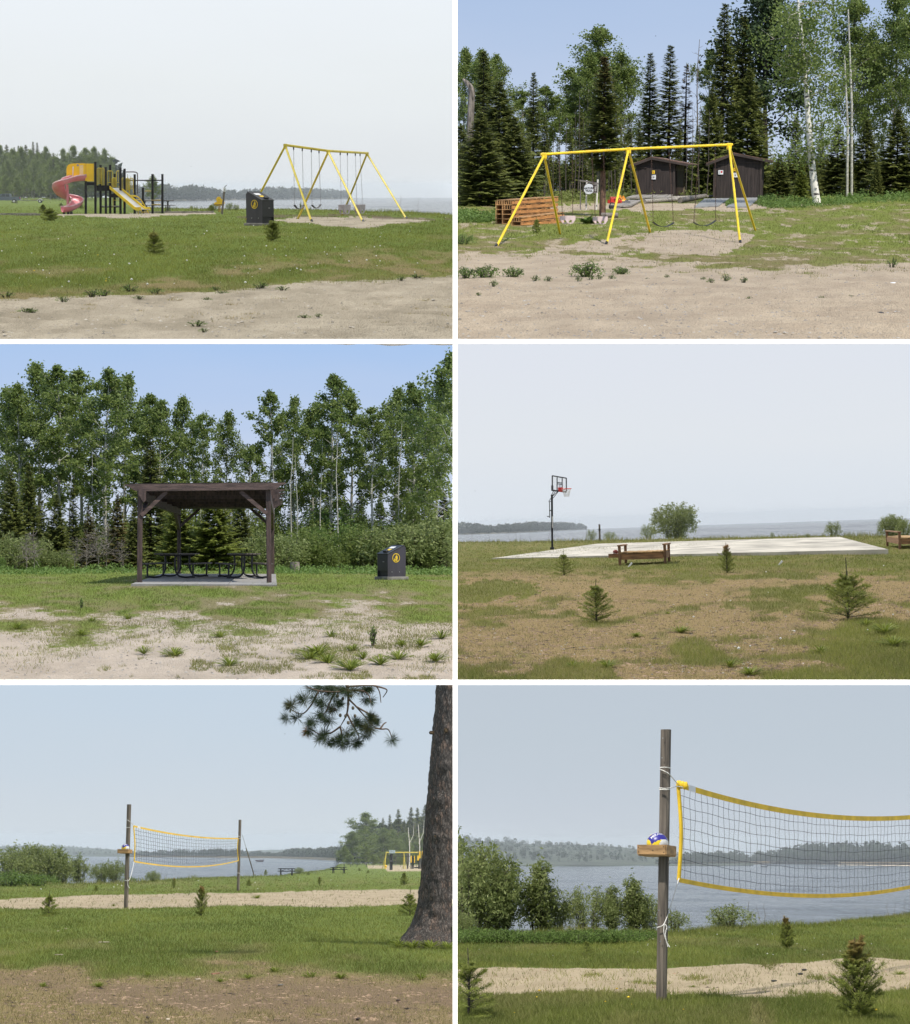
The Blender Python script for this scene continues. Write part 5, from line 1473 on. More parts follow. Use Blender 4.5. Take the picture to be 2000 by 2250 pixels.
# ---- far wooded shores (one mass of many small trees)
_fr = np.random.default_rng(77)
def far_tree(kind, H, rng):
    if kind == 'c':
        n = 70; f = rng.uniform(0, 1, n) ** .8; r = H * .17 * (1 - f) * rng.uniform(.4, 1, n) + .05; a = rng.uniform(0, 6.28, n)
        Pc = np.stack([np.cos(a) * r, np.sin(a) * r, f * H * .97], 1); s = H * .11 * (1.15 - f)
        return leaf_quads(Pc, s * 1.3, s, rng, .3), np.clip(rng.uniform(0, .45, n) + .1, 0, 1)
    n = 85; d = unit(rng.normal(size=(n, 3))); rr = rng.uniform(.55, 1, n)[:, None]
    Pc = d * rr * np.array([H * .30, H * .30, H * .42]) + np.array([0, 0, H * .52])
    return leaf_quads(Pc, H * .17, H * .13, rng, .4), np.clip(rng.uniform(.3, .9, n) * (.6 + .4 * d[:, 2]), 0, 1)
def far_wood(b, name, tops, water, xr, n, mix=.5, z=None, rows=3, seed=1, depth=40, Yfix=None):
    """tops: treeline (x, row); water: waterline (x, row); trees stand from the waterline back"""
    rng = np.random.default_rng(seed); protos = {k: [far_tree(k, 1.0, rng) for _ in range(7)] for k in 'cd'}
    Q = []; C = []
    zb = BAY[b]['lake'] if z is None else z
    for i in range(n):
        x = rng.uniform(*xr); wr = float(poly_y(water, x)); tr_ = float(poly_y(tops, x))
        d = lray(b, x, wr); k = d[2] / d[1]
        if k >= -1e-5 and not Yfix: continue
        Y0 = Yfix or zb / k; back = rng.integers(0, rows) / max(1, rows - 1); Y = Y0 + depth * back + rng.uniform(0, depth * .2)
        zz = zb + .2
        top = P(b, x, tr_, Y).z - zz
        f = rng.uniform(.55, .98) if back < .9 else rng.uniform(.8, 1.06)
        if back == 0: f *= .8
        H = top * f
        kd = 'c' if rng.uniform() < mix else 'd'
        q, c = protos[kd][rng.integers(0, 7)]
        p = at(b, x, Y, zz)
        wdt = rng.uniform(.9, 1.4)
        qq = q * np.array([H * wdt, H * wdt, H]) + np.array(p)
        Q.append(qq); C.append(np.clip(c + rng.uniform(-.15, .15), 0, 1))
    Q = np.concatenate(Q); C = np.concatenate(C)
    ok = inside(b, Q).all(1); Q, C = Q[ok], C[ok]
    c3 = np.zeros((len(Q), 3), np.float32); c3[:, 0] = C
    me = qmesh(name, Q, c3, M_far)
    solo(b, name, me, kind='stuff')
def shore_land(b, pts, z0, name='far_shore', h=1.2, depth=300, col=None):
    """low land under the far wood, from its waterline (x, row) back"""
    V = []; n = len(pts)
    for (x, r) in pts:
        d = lray(b, x, r); Y = BAY[b]['lake'] / (d[2] / d[1])
        for yy, z in ((Y - 2, z0 - .5), (Y, z0 + .15), (Y + 12, z0 + h), (Y + depth, z0 + h + 1)):
            V.append(tuple(at(b, x, yy, z)))
    fs = [(4*i+j, 4*i+4+j, 4*i+5+j, 4*i+1+j) for i in range(n-1) for j in range(3)]
    me = bpy.data.meshes.new(name); me.from_pydata(V, [], fs); me.materials.append(col or mat('shore_earth', (.12, .11, .07), .95, bump=0))
    solo(b, name, me, kind='structure')
SANDB = mat('beach_sand', (.50, .42, .31), .95, var=.1, bump=0)
w1 = [(255, 444), (300, 443), (400, 441.5), (500, 440), (620, 438.5), (740, 437.3), (773, 436.8)]
t1 = [(250, 398), (300, 402), (352, 400), (372, 401), (400, 406), (420, 404), (445, 405), (470, 411), (490, 413), (520, 414), (560, 412), (592, 408), (620, 407), (660, 410), (700, 411), (745, 413), (765, 417), (778, 432)]
shore_land(1, w1, -3.0); far_wood(1, 'far_wood', t1, w1, (255, 772), 700, .5, seed=3, depth=60)
far_wood(1, 'far_wood', [(-20, 332), (40, 330), (80, 327), (105, 331), (125, 348), (160, 330), (200, 330), (235, 337), (258, 370)], [(-20, 434), (258, 434)], (-20, 256), 260, .3, z=-.3, seed=31, depth=25, Yfix=535)
w1b = [(828, 433.9), (845, 433.8)]
far_wood(1, 'islet_wood', [(826, 432.6), (832, 431.8), (846, 432.4)], w1b, (828, 846), 14, .4, seed=4, depth=5)
# ================================================================ place 2: swings, sheds and forest edge
def c6(x, y): return (1000 + x / 3.634, 280 + y / 3.634)
def c7(x, y): return (1500 + x / 3.634, 280 + y / 3.634)
ap = [c6(712, 214), c6(1385, 172), c7(372, 137)]
ft = [(c6(325, 950), c6(842, 852)), (c6(1208, 932), c6(1562, 838)), (c7(462, 920), c7(585, 822))]
g_s = 'swings on the yellow frame in front of the sheds'
seats2 = [(('bucket', 'pale pink bucket swing in front of the pallet stack end', g_s, SEATP), .17, .33, c6(860, 706), c6(940, 704), .22),
  (('bucket', 'pale pink bucket swing in front of the broad leaved plant', g_s, SEATP), .56, .70, c6(1120, 712), c6(1200, 710), .22),
  (('belt', 'black belt swing on rusty chains below the shed with the doorway', g_s), 1.225, 1.40, c6(1583, 755), c6(1745, 758), .13),
  (('belt', 'black belt swing on rusty chains nearest the right hand legs of the yellow frame', g_s), 1.70, 1.86, c7(90, 757), c7(265, 740), .13)]
swing_set(2, 'bright yellow A-frame swing set on sand in front of two brown sheds', ap, ft, seats2, Y_PAINT, RUST, r=.036)

# ---- the two sheds
def shed(label, Y, ridge, eaveL, eaveR, fl, fr, rr, signs, door, ramp=None):
    """gable front; pixels: ridge, eave tips, front wall foot left/right, rear right foot"""
    base = P(2, (fl[0] + fr[0]) / 2, (fl[1] + fr[1]) / 2, Y)
    t = T(2, 'shed', label, 'shed', base)
    a, c = P(2, *fl, Y), P(2, *fr, Y); r = P(2, *ridge, Y); el, er = P(2, *eaveL, Y), P(2, *eaveR, Y)
    zb = min(a.z, c.z) - .15; D = 3.6; th = .1
    k = (rr[0] - fr[0]) / pxm(Y)
    off = Vector((k, D, 0))
    def zroof(x): return (el.z + (r.z - el.z) * (x - el.x) / (r.x - el.x) if x < r.x else er.z + (r.z - er.z) * (er.x - x) / (er.x - r.x)) - .07
    n = 14; w = (c.x - a.x) / n
    for i in range(n):                       # upright boards with open joints
        x0, x1 = a.x + i*w + .006, a.x + (i+1)*w - .006; dy = .012 * ((i * 7) % 3)
        cut = 0
        poly = [(x0, zb), (x1, zb), (x1, zroof(x1)), (x0, zroof(x0))]
        if x0 < r.x < x1: poly = [(x0, zb), (x1, zb), (x1, zroof(x1)), (r.x, r.z - .07), (x0, zroof(x0))]
        t.mb('board', SHED, MB().prism(poly, -dy, .03, Vector((0, Y, 0)), (1, 0, 0), (0, 0, 1), (0, 1, 0)))
    t.mb('backing_wall', SHED_T, MB().prism([(a.x+.02, zb), (c.x-.02, zb), (c.x-.02, zroof(c.x)-.02), (r.x, r.z-.12), (a.x+.02, zroof(a.x)-.02)], .032, .06, Vector((0, Y, 0)), (1, 0, 0), (0, 0, 1), (0, 1, 0)))
    sd = (off).normalized(); nrm = Vector((sd.y, -sd.x, 0))
    m = 8; L = off.length
    for i in range(m):
        p0, p1 = c + sd*(L*i/m + .006), c + sd*(L*(i+1)/m - .006)
        t.mb('board', SHED, MB().prism([(0, zb), (0, zroof(c.x) + .03), ((p1-p0).length, zroof(c.x) + .03), ((p1-p0).length, zb)], -.03, .01*((i*5) % 2), Vector((p0.x, p0.y, 0)) - nrm*.0, sd, (0, 0, 1), nrm))
    for x0 in (a.x, ):
        t.mb('far_wall', SHED_T, MB().bar(Vector((x0, Y, (zb+zroof(x0))/2)), Vector((x0 + off.x, Y + D, (zb+zroof(x0))/2)), .03, zroof(x0)-zb))
    for x in (a.x+.04, c.x-.04):
        t.mb('corner_trim', SHED_T, MB().box((x, Y-.03, (zb+zroof(x)-.05)/2), (.09, .03, zroof(x)-.05-zb)))
    for e, sg in ((el, -1), (er, 1)):
        ov = Vector((0, -.25, 0)); q = Vector((e.x - r.x, 0, e.z - r.z)); nn = Vector((-q.z*sg*-1, 0, q.x*sg*-1)).normalized(); 
        rf = t.mb('roof', ROOFM, MB().add([r+ov, e+ov, e+ov+off*1.06, r+ov+off*1.06] + [v + Vector((0, 0, .05)) for v in (r+ov, e+ov, e+ov+off*1.06, r+ov+off*1.06)],
             [(3, 2, 1, 0), (4, 5, 6, 7), (0, 1, 5, 4), (1, 2, 6, 5), (2, 3, 7, 6), (3, 0, 4, 7)]))
        t.mb('barge_board', SHED_T, MB().bar(r + ov + Vector((0, -.02, -.05)), e + ov + Vector((0, -.02, -.05)), .03, .12), parent=rf)
    def plate(name, m, px, wpx, hpx, dy=-.06, parent=None, th=.012, label=None):
        q = P(2, *px, Y + dy); s = 1 / pxm(Y)
        return t.mb(name, m, MB().box(q, (wpx*s, th, hpx*s), bev=.002), parent=parent, label=label)
    for kind, px in signs:
        s = 1 / pxm(Y)
        if kind == 'y':
            p = plate('notice_sign', Y_PAINT, px, 6, 7, label='small yellow notice'); plate('sign_mark', REDS, (px[0], px[1]+.2), 1.4, 3.6, -.07, p)
        elif kind == 'w':
            p = plate('notice_sign', WHITEP, px, 9.5, 9.5, label='white notice with a black cross mark')
            plate('sign_mark', INK, (px[0], px[1]-2.6), 5, .8, -.07, p); plate('sign_mark', INK, (px[0], px[1]+.8), .8, 4, -.07, p); plate('sign_mark', INK, (px[0], px[1]+.6), 3.6, .7, -.071, p)
        else:
            p = plate('notice_sign', WHITEP, px, 10.5, 9, label='white notice with a red disc')
            q = P(2, px[0]+2.0, px[1]-1.0, Y - .068); t.mb('sign_mark', REDS, MB().disc(q, 2.1*s, (0, -1, 0), .006, 16), parent=p)
            for j in (-2.5, -.8, .9, 2.6): plate('sign_mark', mat('grey_print', (.3, .3, .32), .6, bump=0), (px[0]-2.6, px[1]+j), 3, .6, -.068, p)
    for (x0, x1, y) in door:
        q0, q1_ = P(2, x0, y, Y-.045), P(2, x1, y, Y-.045)
        t.mb('rail_trim', SHED_T, MB().bar(q0, q1_, .02, .05))
    return t, a, c, off, sd, nrm, zroof
s1, a, c, off, sd, nrm, zr = shed('brown gabled wooden shed with a doorway in its right side, behind the swings', 104, (1432, 346), (1381, 365), (1513, 361), (1397, 434), (1482, 431.5), (1502, 429),
     [('y', (1436, 378)), ('w', (1436.6, 389))], [(1406, 1421, 368.3), (1449, 1472, 365)])
# doorway with a name board over it in the side wall
dz = at(2, 1490, 104).z
o = c + sd*.45 + nrm*.03
dr = s1.mb('door', mat('dark_brown_door', (.035, .017, .014), .7, var=.2, scale=3, bump=.2), MB().prism([(0, c.z), (0, c.z+1.75), (2.4, c.z+1.75), (2.4, c.z)], 0, .03, Vector((o.x, o.y, 0)), sd, (0, 0, 1), nrm))
o2 = c + sd*.3 + nrm*.035
nb = s1.mb('name_board', mat('faded_board', (.12, .10, .075), .8, var=.3, bump=0), MB().prism([(0, zr(c.x)-.42), (0, zr(c.x)-.12), (2.7, zr(c.x)-.12), (2.7, zr(c.x)-.42)], 0, .03, Vector((o2.x, o2.y, 0)), sd, (0, 0, 1), nrm))
s1.mb('corner_post', mat('pale_trim', (.20, .16, .11), .8, bump=0), MB().box(c + sd*3.3 + nrm*.05 + Vector((0, 0, .9)), (.08, .08, 1.9)))
shed('brown gabled wooden shed with three notices, right of the doorway shed', 103, (1612, 337), (1552, 360), (1696, 353.5), (1567, 434), (1672.5, 432), (1683, 431),
     [('r', (1584, 378.5)), ('y', (1615, 372)), ('w', (1616, 384.5))], [(1576, 1592, 361.5), (1626, 1668, 357)])

# ---- concrete pads and boardwalk by the sheds
def flat_slab(b, name, pts, th, m, label, cat, group=None, lift=.05):
    G = [gp(b, *p) + Vector((0, 0, lift)) for p in pts]
    n = len(G); V = [tuple(v) for v in G] + [tuple(v - Vector((0, 0, th))) for v in G]
    me = bpy.data.meshes.new(name); me.from_pydata(V, [], [tuple(range(n)), tuple(range(2*n-1, n-1, -1))] + [((i+1) % n, i, n+i, n+(i+1) % n) for i in range(n)])
    me.materials.append(m); return solo(b, name, me, label, cat, group)
PADM = mat('grey_ramp_concrete', (.25, .25, .24), .9, var=.2, scale=2, bump=.3)
flat_slab(2, 'concrete_pad', [(1526, 457), (1579, 454), (1603, 437), (1548, 438)], .12, PADM, 'grey concrete pad in front of the left part of the right shed', 'concrete pad', 'pads before the sheds')
flat_slab(2, 'concrete_pad', [(1597, 456), (1645, 456.5), (1669, 435.5), (1618, 436.5)], .12, PADM, 'grey concrete pad in front of the right part of the right shed', 'concrete pad', 'pads before the sheds')
def planks(label, quad, n, m, th=.07, lift=.1):
    G = [gp(2, *p) + Vector((0, 0, lift)) for p in quad]
    t = T(2, 'boardwalk', label, 'boardwalk', sum(G, Vector()) / 4)
    for i in range(n):
        u0, u1 = i / n + .004, (i + 1) / n - .012
        V = [lerp(G[0], G[1], u0), lerp(G[0], G[1], u1), lerp(G[3], G[2], u1), lerp(G[3], G[2], u0)]
        dz = Vector((0, 0, .008 * ((i * 5) % 3)))
        V = [v + dz for v in V] + [v + dz - Vector((0, 0, th)) for v in V]
        t.mb('plank', m, MB().add(V, [(0, 1, 2, 3), (7, 6, 5, 4), (1, 0, 4, 5), (2, 1, 5, 6), (3, 2, 6, 7), (0, 3, 7, 4)]))
planks('weathered plank ramp running down from the doorway shed toward the tools', [(1358, 457), (1386, 456.5), (1411, 443.5), (1374, 443.5)], 5, GREYWOOD)
planks('weathered plank platform right in front of the doorway shed', [(1375, 441.5), (1470, 442), (1480, 434.5), (1392, 435)], 9, GREYWOOD, lift=.18)
for i, (p, q, r, lb) in enumerate((((1415, 447.5), (1498, 442.5), .11, 'pale peeled log lying along the platform of the doorway shed'), ((1495, 446), (1550, 436), .14, 'thick darker log lying between the two sheds'), ((1470, 438.5), (1566, 435), .09, 'slim pale log lying in front of the gap between the sheds'))):
    a_, c_ = gp(2, *p), gp(2, *q); u = Vector((0, 0, r))
    me = MB().tube([a_ + u, lerp(a_, c_, .5) + u*1.05, c_ + u], [r, r*.95, r*.85], 10).mesh('log', [GREYWOOD, B_dead, GREYWOOD][i])
    solo(2, 'log', me, lb, 'log', 'logs lying by the sheds')
g = gp(2, 1341, 478); u = Vector((0, 0, .09))
solo(2, 'log', MB().tube([g + u + Vector((-.35, 0, 0)), g + u + Vector((.30, .1, 0))], .1, 10).mesh('log', B_dead), 'short log section lying at the foot of the spruce with a bare brown trunk', 'log', 'logs lying by the sheds')

# ---- nature trail sign
Ys = 82.0
base = at(2, 1296, Ys)
t = T(2, 'trail_sign', 'nature trail sign with a round white board hung between two posts', 'sign', base)
s = 1 / pxm(Ys)
def n2(x, y, dy=0): return P(2, 1260 + x / 11.36, 380 + y / 11.36, Ys + dy)
GREYDK = mat('grey_sign_post', (.16, .14, .13), .85, var=.2, bump=.2)
for x0, y0, x1, y1, m_, r in ((178, 180, 178, 840, GREYDK, 1.3), (610, 160, 575, 770, B_birch, 2.0), (335, 180, 320, 740, B_birch, 1.7)):
    top = n2(x0, y0, .3 if m_ is B_birch else 0); bot = n2(x1, y1, .3 if m_ is B_birch else 0); bot.z = at(2, 1260 + x1/11.36, bot.y).z - .05
    t.mb('post', m_, MB().tube([bot, top], r*s, 9))
t.mb('cross_bar', GREYDK, MB().bar(n2(160, 185, -.02), n2(640, 262, -.02), .07, .07))
BOARD = mat('dark_sign_board', (.085, .065, .062), .8, var=.25, scale=4, bump=.2)
c0, c1_ = n2(285, 270, -.08), n2(610, 500, -.08)
bd = t.mb('board', BOARD, MB().box((c0 + c1_) / 2, (c1_.x - c0.x, .05, c0.z - c1_.z), bev=.005))
fr = MB()
for (xa, ya, xb, yb) in ((470, 278, 602, 278), (602, 278, 602, 495), (470, 495, 602, 495)): fr.bar(n2(xa, ya, -.115), n2(xb, yb, -.115), .015, .02)
t.mb('board_edging', mat('pale_edging', (.4, .38, .35), .7, bump=0), fr, parent=bd)
dc = n2(390, 398, -.115)
ds = t.mb('round_board', mat('white_round_board', (.62, .63, .66), .6, var=.05, bump=0), MB().disc(dc, 125 / 11.36 * s, (0, -1, 0), .03, 40))
text_on(t, 'lettering', 'NATURE', 66 / 11.36 * s, INK, n2(388, 382, -.15), (0, -1, 0), parent=ds, bold=.004, roll=.05)
text_on(t, 'lettering', 'TRAIL', 64 / 11.36 * s, INK, n2(392, 448, -.15), (0, -1, 0), parent=ds, bold=.004, roll=.03)
text_on(t, 'lettering', 'SHELL', 52 / 11.36 * s, mat('pale_print', (.5, .48, .45), .6, bump=0), n2(558, 385, -.112), (0, -1, 0), parent=bd, bold=.004, roll=math.pi / 2)

# ---- things lying beside the boardwalk
def rz(a): return Matrix.Rotation(a, 3, 'Z')
g = gp(2, 1350, 447)
t = T(2, 'fuel_box', 'red plastic box on the ground beside the boardwalk', 'box', g)
t.mb('shell', REDP, MB().box(g + Vector((0, 0, .14)), (.42, .3, .28), rz(.2), .03)); t.mb('lid', REDP, MB().box(g + Vector((0, 0, .30)), (.45, .33, .05), rz(.2), .015)); t.mb('handle', BLACKM, MB().tube([g + Vector((.02, -.16, .2)), g + Vector((.08, -.2, .2)), g + Vector((.16, -.16, .2))], .025, 6))
g = gp(2, 1338, 446.5)
t = T(2, 'red_can', 'tiny red can left of the red plastic box', 'can', g)
t.mb('can_body', REDP, MB().tube([g, g + Vector((0, 0, .17))], .07, 12)); t.mb('spout', REDP, MB().tube([g + Vector((.05, 0, .15)), g + Vector((.11, 0, .24))], .02, 6))
g = gp(2, 1367, 445)
t = T(2, 'orange_sled', 'orange plastic scoop propped upright beside the boardwalk', 'scoop', g)
t.mb('blade', ORANGE, MB().prism([(-.17, 0), (.24, .02), (.22, .12), (.06, .36), (-.02, .24), (-.08, .38), (-.15, .36)], -.03, .03, g, (1, 0, 0), (0, .25, 1), (0, 1, 0)))
for x in (-.06, .06): t.mb('rib', BLACKM, MB().bar(g + Vector((x, -.04, .06)), g + Vector((x - .04, .05, .26)), .02, .02))
g = gp(2, 1345, 458.5)
t = T(2, 'power_saw', 'black and grey power tool lying behind the yellow middle leg', 'tool', g)
t.mb('housing', RUBBER, MB().box(g + Vector((0, 0, .09)), (.28, .18, .17), rz(.3), .04)); t.mb('handle', BLACKM, MB().tube(bez([g + Vector((-.1, 0, .15)), g + Vector((-.05, 0, .26)), g + Vector((.1, 0, .24)), g + Vector((.13, 0, .14))], 4), .025, 7)); t.mb('guard', GALV, MB().box(g + Vector((.25, 0, .08)), (.26, .03, .1)))
g = gp(2, 1362, 452)
t = T(2, 'chain_saw', 'orange chain saw lying on the plank ramp', 'tool', g)
t.mb('engine', REDP, MB().box(g + Vector((0, 0, .2)), (.22, .14, .14), rz(-.2), .03)); t.mb('guide_bar', GALV, MB().box(g + Vector((.3, -.05, .18)), (.42, .02, .08), rz(-.2))); t.mb('grip', BLACKM, MB().tube(bez([g + Vector((-.08, 0, .26)), g + Vector((-.02, 0, .36)), g + Vector((.08, 0, .27))], 4), .02, 6))
g = gp(2, 1369, 451.5)
t = T(2, 'yellow_tool', 'yellow and black trimmer head lying right of the orange chain saw', 'tool', g)
t.mb('body', Y_PLAS, MB().box(g + Vector((0, 0, .2)), (.2, .14, .13), rz(.4), .03)); t.mb('motor', BLACKM, MB().tube([g + Vector((.08, 0, .2)), g + Vector((.24, .05, .2))], .06, 9))

# ---- pallets: tall double stack and a low one in front
def pa(x, y, Y): return P(2, 1075 + x / 10.69, 420 + y / 10.69, Y)
Yb = gp(2, 1125, 492).y
up_z = Vector((0, 0, 1))
def crate(label, f0, f1, top0, top1, z0pix, L, nt, u, group, uprights):
    """stack of slatted timber crates: end face from f0 to f1, long side along u"""
    base = Vector(f1); t = T(2, 'timber_stack', label, 'timber stack', base, group)
    H = top0
    for k in range(nt):
        zb, zt = f1.z + H*k/nt, f1.z + H*(k+1)/nt
        t.mb('side_board', NEWWOOD, MB().bar(f1 + Vector((0, 0, zb - f1.z + H/nt*.50)), f1 + u*L + Vector((0, 0, zb - f1.z + H/nt*.50 + top1*(k+.5)/nt)), .035, H/nt*.66))
        e = (f0 - f1)
        for q in (0, 1):
            t.mb('shelf_board', PALLET2, MB().add([f1 + Vector((0, 0, zb - f1.z + .0)), f0 + Vector((0, 0, zb - f1.z)), f0 + u*L + Vector((0, 0, zb - f1.z + top1*k/nt)), f1 + u*L + Vector((0, 0, zb - f1.z + top1*k/nt))] + [v + Vector((0, 0, .025)) for v in (f1 + Vector((0, 0, zb - f1.z)), f0 + Vector((0, 0, zb - f1.z)), f0 + u*L + Vector((0, 0, zb - f1.z + top1*k/nt)), f1 + u*L + Vector((0, 0, zb - f1.z + top1*k/nt)))],
                [(3, 2, 1, 0), (4, 5, 6, 7), (0, 1, 5, 4), (1, 2, 6, 5), (2, 3, 7, 6), (3, 0, 4, 7)])) if q == 0 else None
        nu = uprights[k]
        for i in range(nu + 1):
            p = lerp(f0, f1, i / nu) if nu else f0
            t.mb('upright', PALLET2, MB().bar(p + u*.03 + Vector((0, 0, zb - f1.z + .02)), p + u*.03 + Vector((0, 0, zt - f1.z)), .028, .04, (0, 1, 0)))
        n = 13
        for i in range(n):                       # spacer blocks between the long boards
            if (i * 7 + k * 5) % 4 == 3: continue
            p = f1 + u*(L*(i + .5)/n) + Vector((0, 0, zt - f1.z + top1*(k+1)/nt*(i+.5)/n - .015))
            t.mb('spacer', PALLET2, MB().box(p + u.cross(Vector((0, 0, 1)))*-.012, (L/n*.45, .05, H/nt*.22)))
    t.mb('added_end_board', PALLET2, MB().bar(f1 + u*L*.55 + up_z*H*.5, f0 + u*L*.55 + up_z*H*.5, .03, H*.96))  # boards added to close the stack so its inside stays dark
    t.mb('added_side_board', PALLET2, MB().bar(f0 + u*.1 + up_z*H*.5, f0 + u*L*.9 + up_z*H*.5, .03, H*.96))
    for j in range(2):
        q0 = lerp(f1, f0, j*.55 + .1); t.mb('top_board', PALLET2, MB().bar(q0 + Vector((0, 0, H + .012)), q0 + u*L + Vector((0, 0, H + .012 + top1)), (f0-f1).length*.42, .022))
    return t
u = Vector((.46, .89, 0)).normalized()
f0, f1 = pa(300, 740, Yb - .2), pa(530, 745, Yb - .2); f1.z = f0.z
up_ = lambda p: Vector((p.x, p.y, at(2, 1110, Yb).z))
f0, f1 = up_(f0), up_(f1)
Hs = pa(530, 215, Yb).z - f1.z
Ls = (pa(1500, 0, Yb).x - f1.x) / u.x
crate('tall stack of orange timber crates with the long slatted side facing the swings', f0, f1, Hs, (pa(0, 118, Yb).z - pa(0, 215, Yb).z)*.75, 0, Ls, 5, u, 'stacks of orange timber left of the swings', [1, 1, 1, 4, 5])
g0, g1 = up_(pa(125, 735, Yb)) + Vector((0, .35, 0)), up_(pa(292, 738, Yb)) + Vector((0, .35, 0))
crate('tall narrow crate stack behind the other, seen by its open ends', g0, g1, Hs*.99, .1, 0, Ls*.9, 5, u, 'stacks of orange timber left of the swings', [1, 1, 1, 1, 4])
h0, h1 = up_(pa(520, 780, Yb - 1.5)), up_(pa(745, 785, Yb - 1.5))
h0.z = h1.z = at(2, 1145, Yb - 1.5).z
crate('low orange timber crate stack lying along the foot of the tall one', h0, h1, (pa(740, 630, Yb-1.5).z - h1.z), .16, 0, (pa(1715, 0, Yb).x - h1.x) / u.x, 2, u, 'stacks of orange timber left of the swings', [1, 4])

# ---- plants on the open ground
BR = [bush(61, .5, .42, ns=16, leaves=750, ls=.05, leafm=M_weed), bush(62, .4, .3, ns=8, leaves=170, ls=.05, leafm=M_weed), broad(63, 40, .55, .6, .22, curl=.75), bush(64, .7, .8, ns=16, leaves=1500, ls=.05, leafm=M_weed)]
plant_row(2, 'rhubarb_plant', BR[2], 1293, 491, 466, 'big broad leaved plant sprawling on the grass under the bucket swings', 'plant', wide=1.2, names=('stem', 'leaves'))
c8 = lambda x, y: (1000 + x / 1.817, 480 + y / 1.817)
for i, (x, y, top, w, k, lb) in enumerate(((40, 238, 188, 1.0, 0, 'leafy weed clump on the sand at the left edge, below the swings'), (125, 240, 180, 1.1, 0, 'tall leafy weed clump on the sand, second from the left edge'), (232, 234, 188, 1.1, 0, 'broad leafy weed clump on the sand below the left swing leg'),
    (155, 268, 240, .9, 1, 'low weed on the sand just below the tall leafy clump'), (528, 232, 168, 1.3, 0, 'dense dark weed clump on the sand below the middle swing leg'), (660, 225, 188, 1.2, 0, 'spreading weed clump right of the dense dark one'), (320, 250, 222, .9, 1, 'small weed between the left clumps and the dense dark one'), (372, 252, 225, .9, 1, 'small upright weed left of the dense dark clump'),
    (495, 250, 226, .9, 1, 'small weed below the left side of the dense dark clump'), (543, 246, 220, .7, 1, 'slender weed below the dense dark clump'), (577, 246, 218, .7, 1, 'slender weed below the right side of the dense dark clump'), (625, 242, 220, 1., 1, 'flat weed under the spreading clump'), (845, 236, 220, 1., 1, 'small weed on the sand edge below the belt swings'), (768, 245, 234, 1., 1, 'tiny weed left of the small one below the belt swings'),
    (990, 243, 230, 1., 1, 'tiny weed at the left of a row of four on the sand'), (1022, 257, 234, 1., 1, 'weed second in the row of four on the sand'), (1083, 248, 218, 1., 1, 'round weed third in the row of four on the sand'), (1153, 252, 230, 1., 1, 'weed at the right of the row of four on the sand'),
    (1177, 323, 308, 1., 1, 'tiny lone weed on the wheel tracks'), (1462, 328, 306, 1.2, 1, 'lone weed on the open sand at the right'), (1580, 319, 302, 1.2, 1, 'feathery weed right of the lone one on the open sand'), (95, 303, 292, 1.2, 1, 'tiny weed on the sand road at the left'), (1745, 195, 150, .7, 1, 'tall thin weed in the grass at the right edge'))):
    X, Yr = c8(x, y); plant_row(2, 'weed', BR[k], X, Yr, c8(x, top)[1], lb, 'weed', group='weeds on the sand before the swings', wide=w, names=('stem', 'leaves'))
plant_row(2, 'shrub', BR[3], 1019, 537, 511, 'bright round shrub on the grass at the left edge', 'shrub', names=('stems', 'leaves'))
plant_row(2, 'young_spruce', YS[0], 1179, 511, 477, 'small young spruce in front of the low timber stack', 'young spruce', wide=.9)
for i, (x, y, r, m_) in enumerate((((1750), 264, .05, WHITEP), (1697, 384, .045, RUBBER))):
    g = gp(2, *c8(x, y)); solo(2, 'stone', MB().ball(g + Vector((0, 0, .015)), r, 10, 6, (1.3, 1, .55)).mesh('stone', m_), ['white stone on the sand at the right', 'black stone on the sand road at the right'][i], 'stone')

# ---- forest edge
AS2 = AS + [aspen(45, 13, 2.9, .22, nl=44, leaves=12500, ls=.15), aspen(46, 13, 3.3, .30, nl=44, leaves=11000, ls=.16, shape=1)]
PINE = aspen(47, 13, 3.2, .25, nl=46, leaves=15000, ls=.20, leafm=M_pine, bark=B_dark, tr=.16, shape=1, spread=.26)
SPR2 = SPR + [spruce(55, 9, 2.6, step=.26, m=10, pw=.85), spruce(56, 11, 1.35, base=.02, step=.24, m=7, pw=.8), spruce(57, 10, 1.6, base=.25, m=7, gap=.15), spruce(58, 9, .8, m=5, dry=.75, gap=.25)]
def forest2(kind, x, Y, top, k, w, lb, grp, **kw):
    pl = {'a': AS2, 's': SPR2, 'p': [PINE]}[kind][k]
    return plant_px(2, {'a': 'aspen_tree', 's': 'spruce_tree', 'p': 'pine_tree'}[kind], pl, x, Y, top, lb, 'tree', group=grp, wide=w, **kw)
GA, GS = 'aspens at the forest edge behind the sheds', 'spruces at the forest edge behind the sheds'
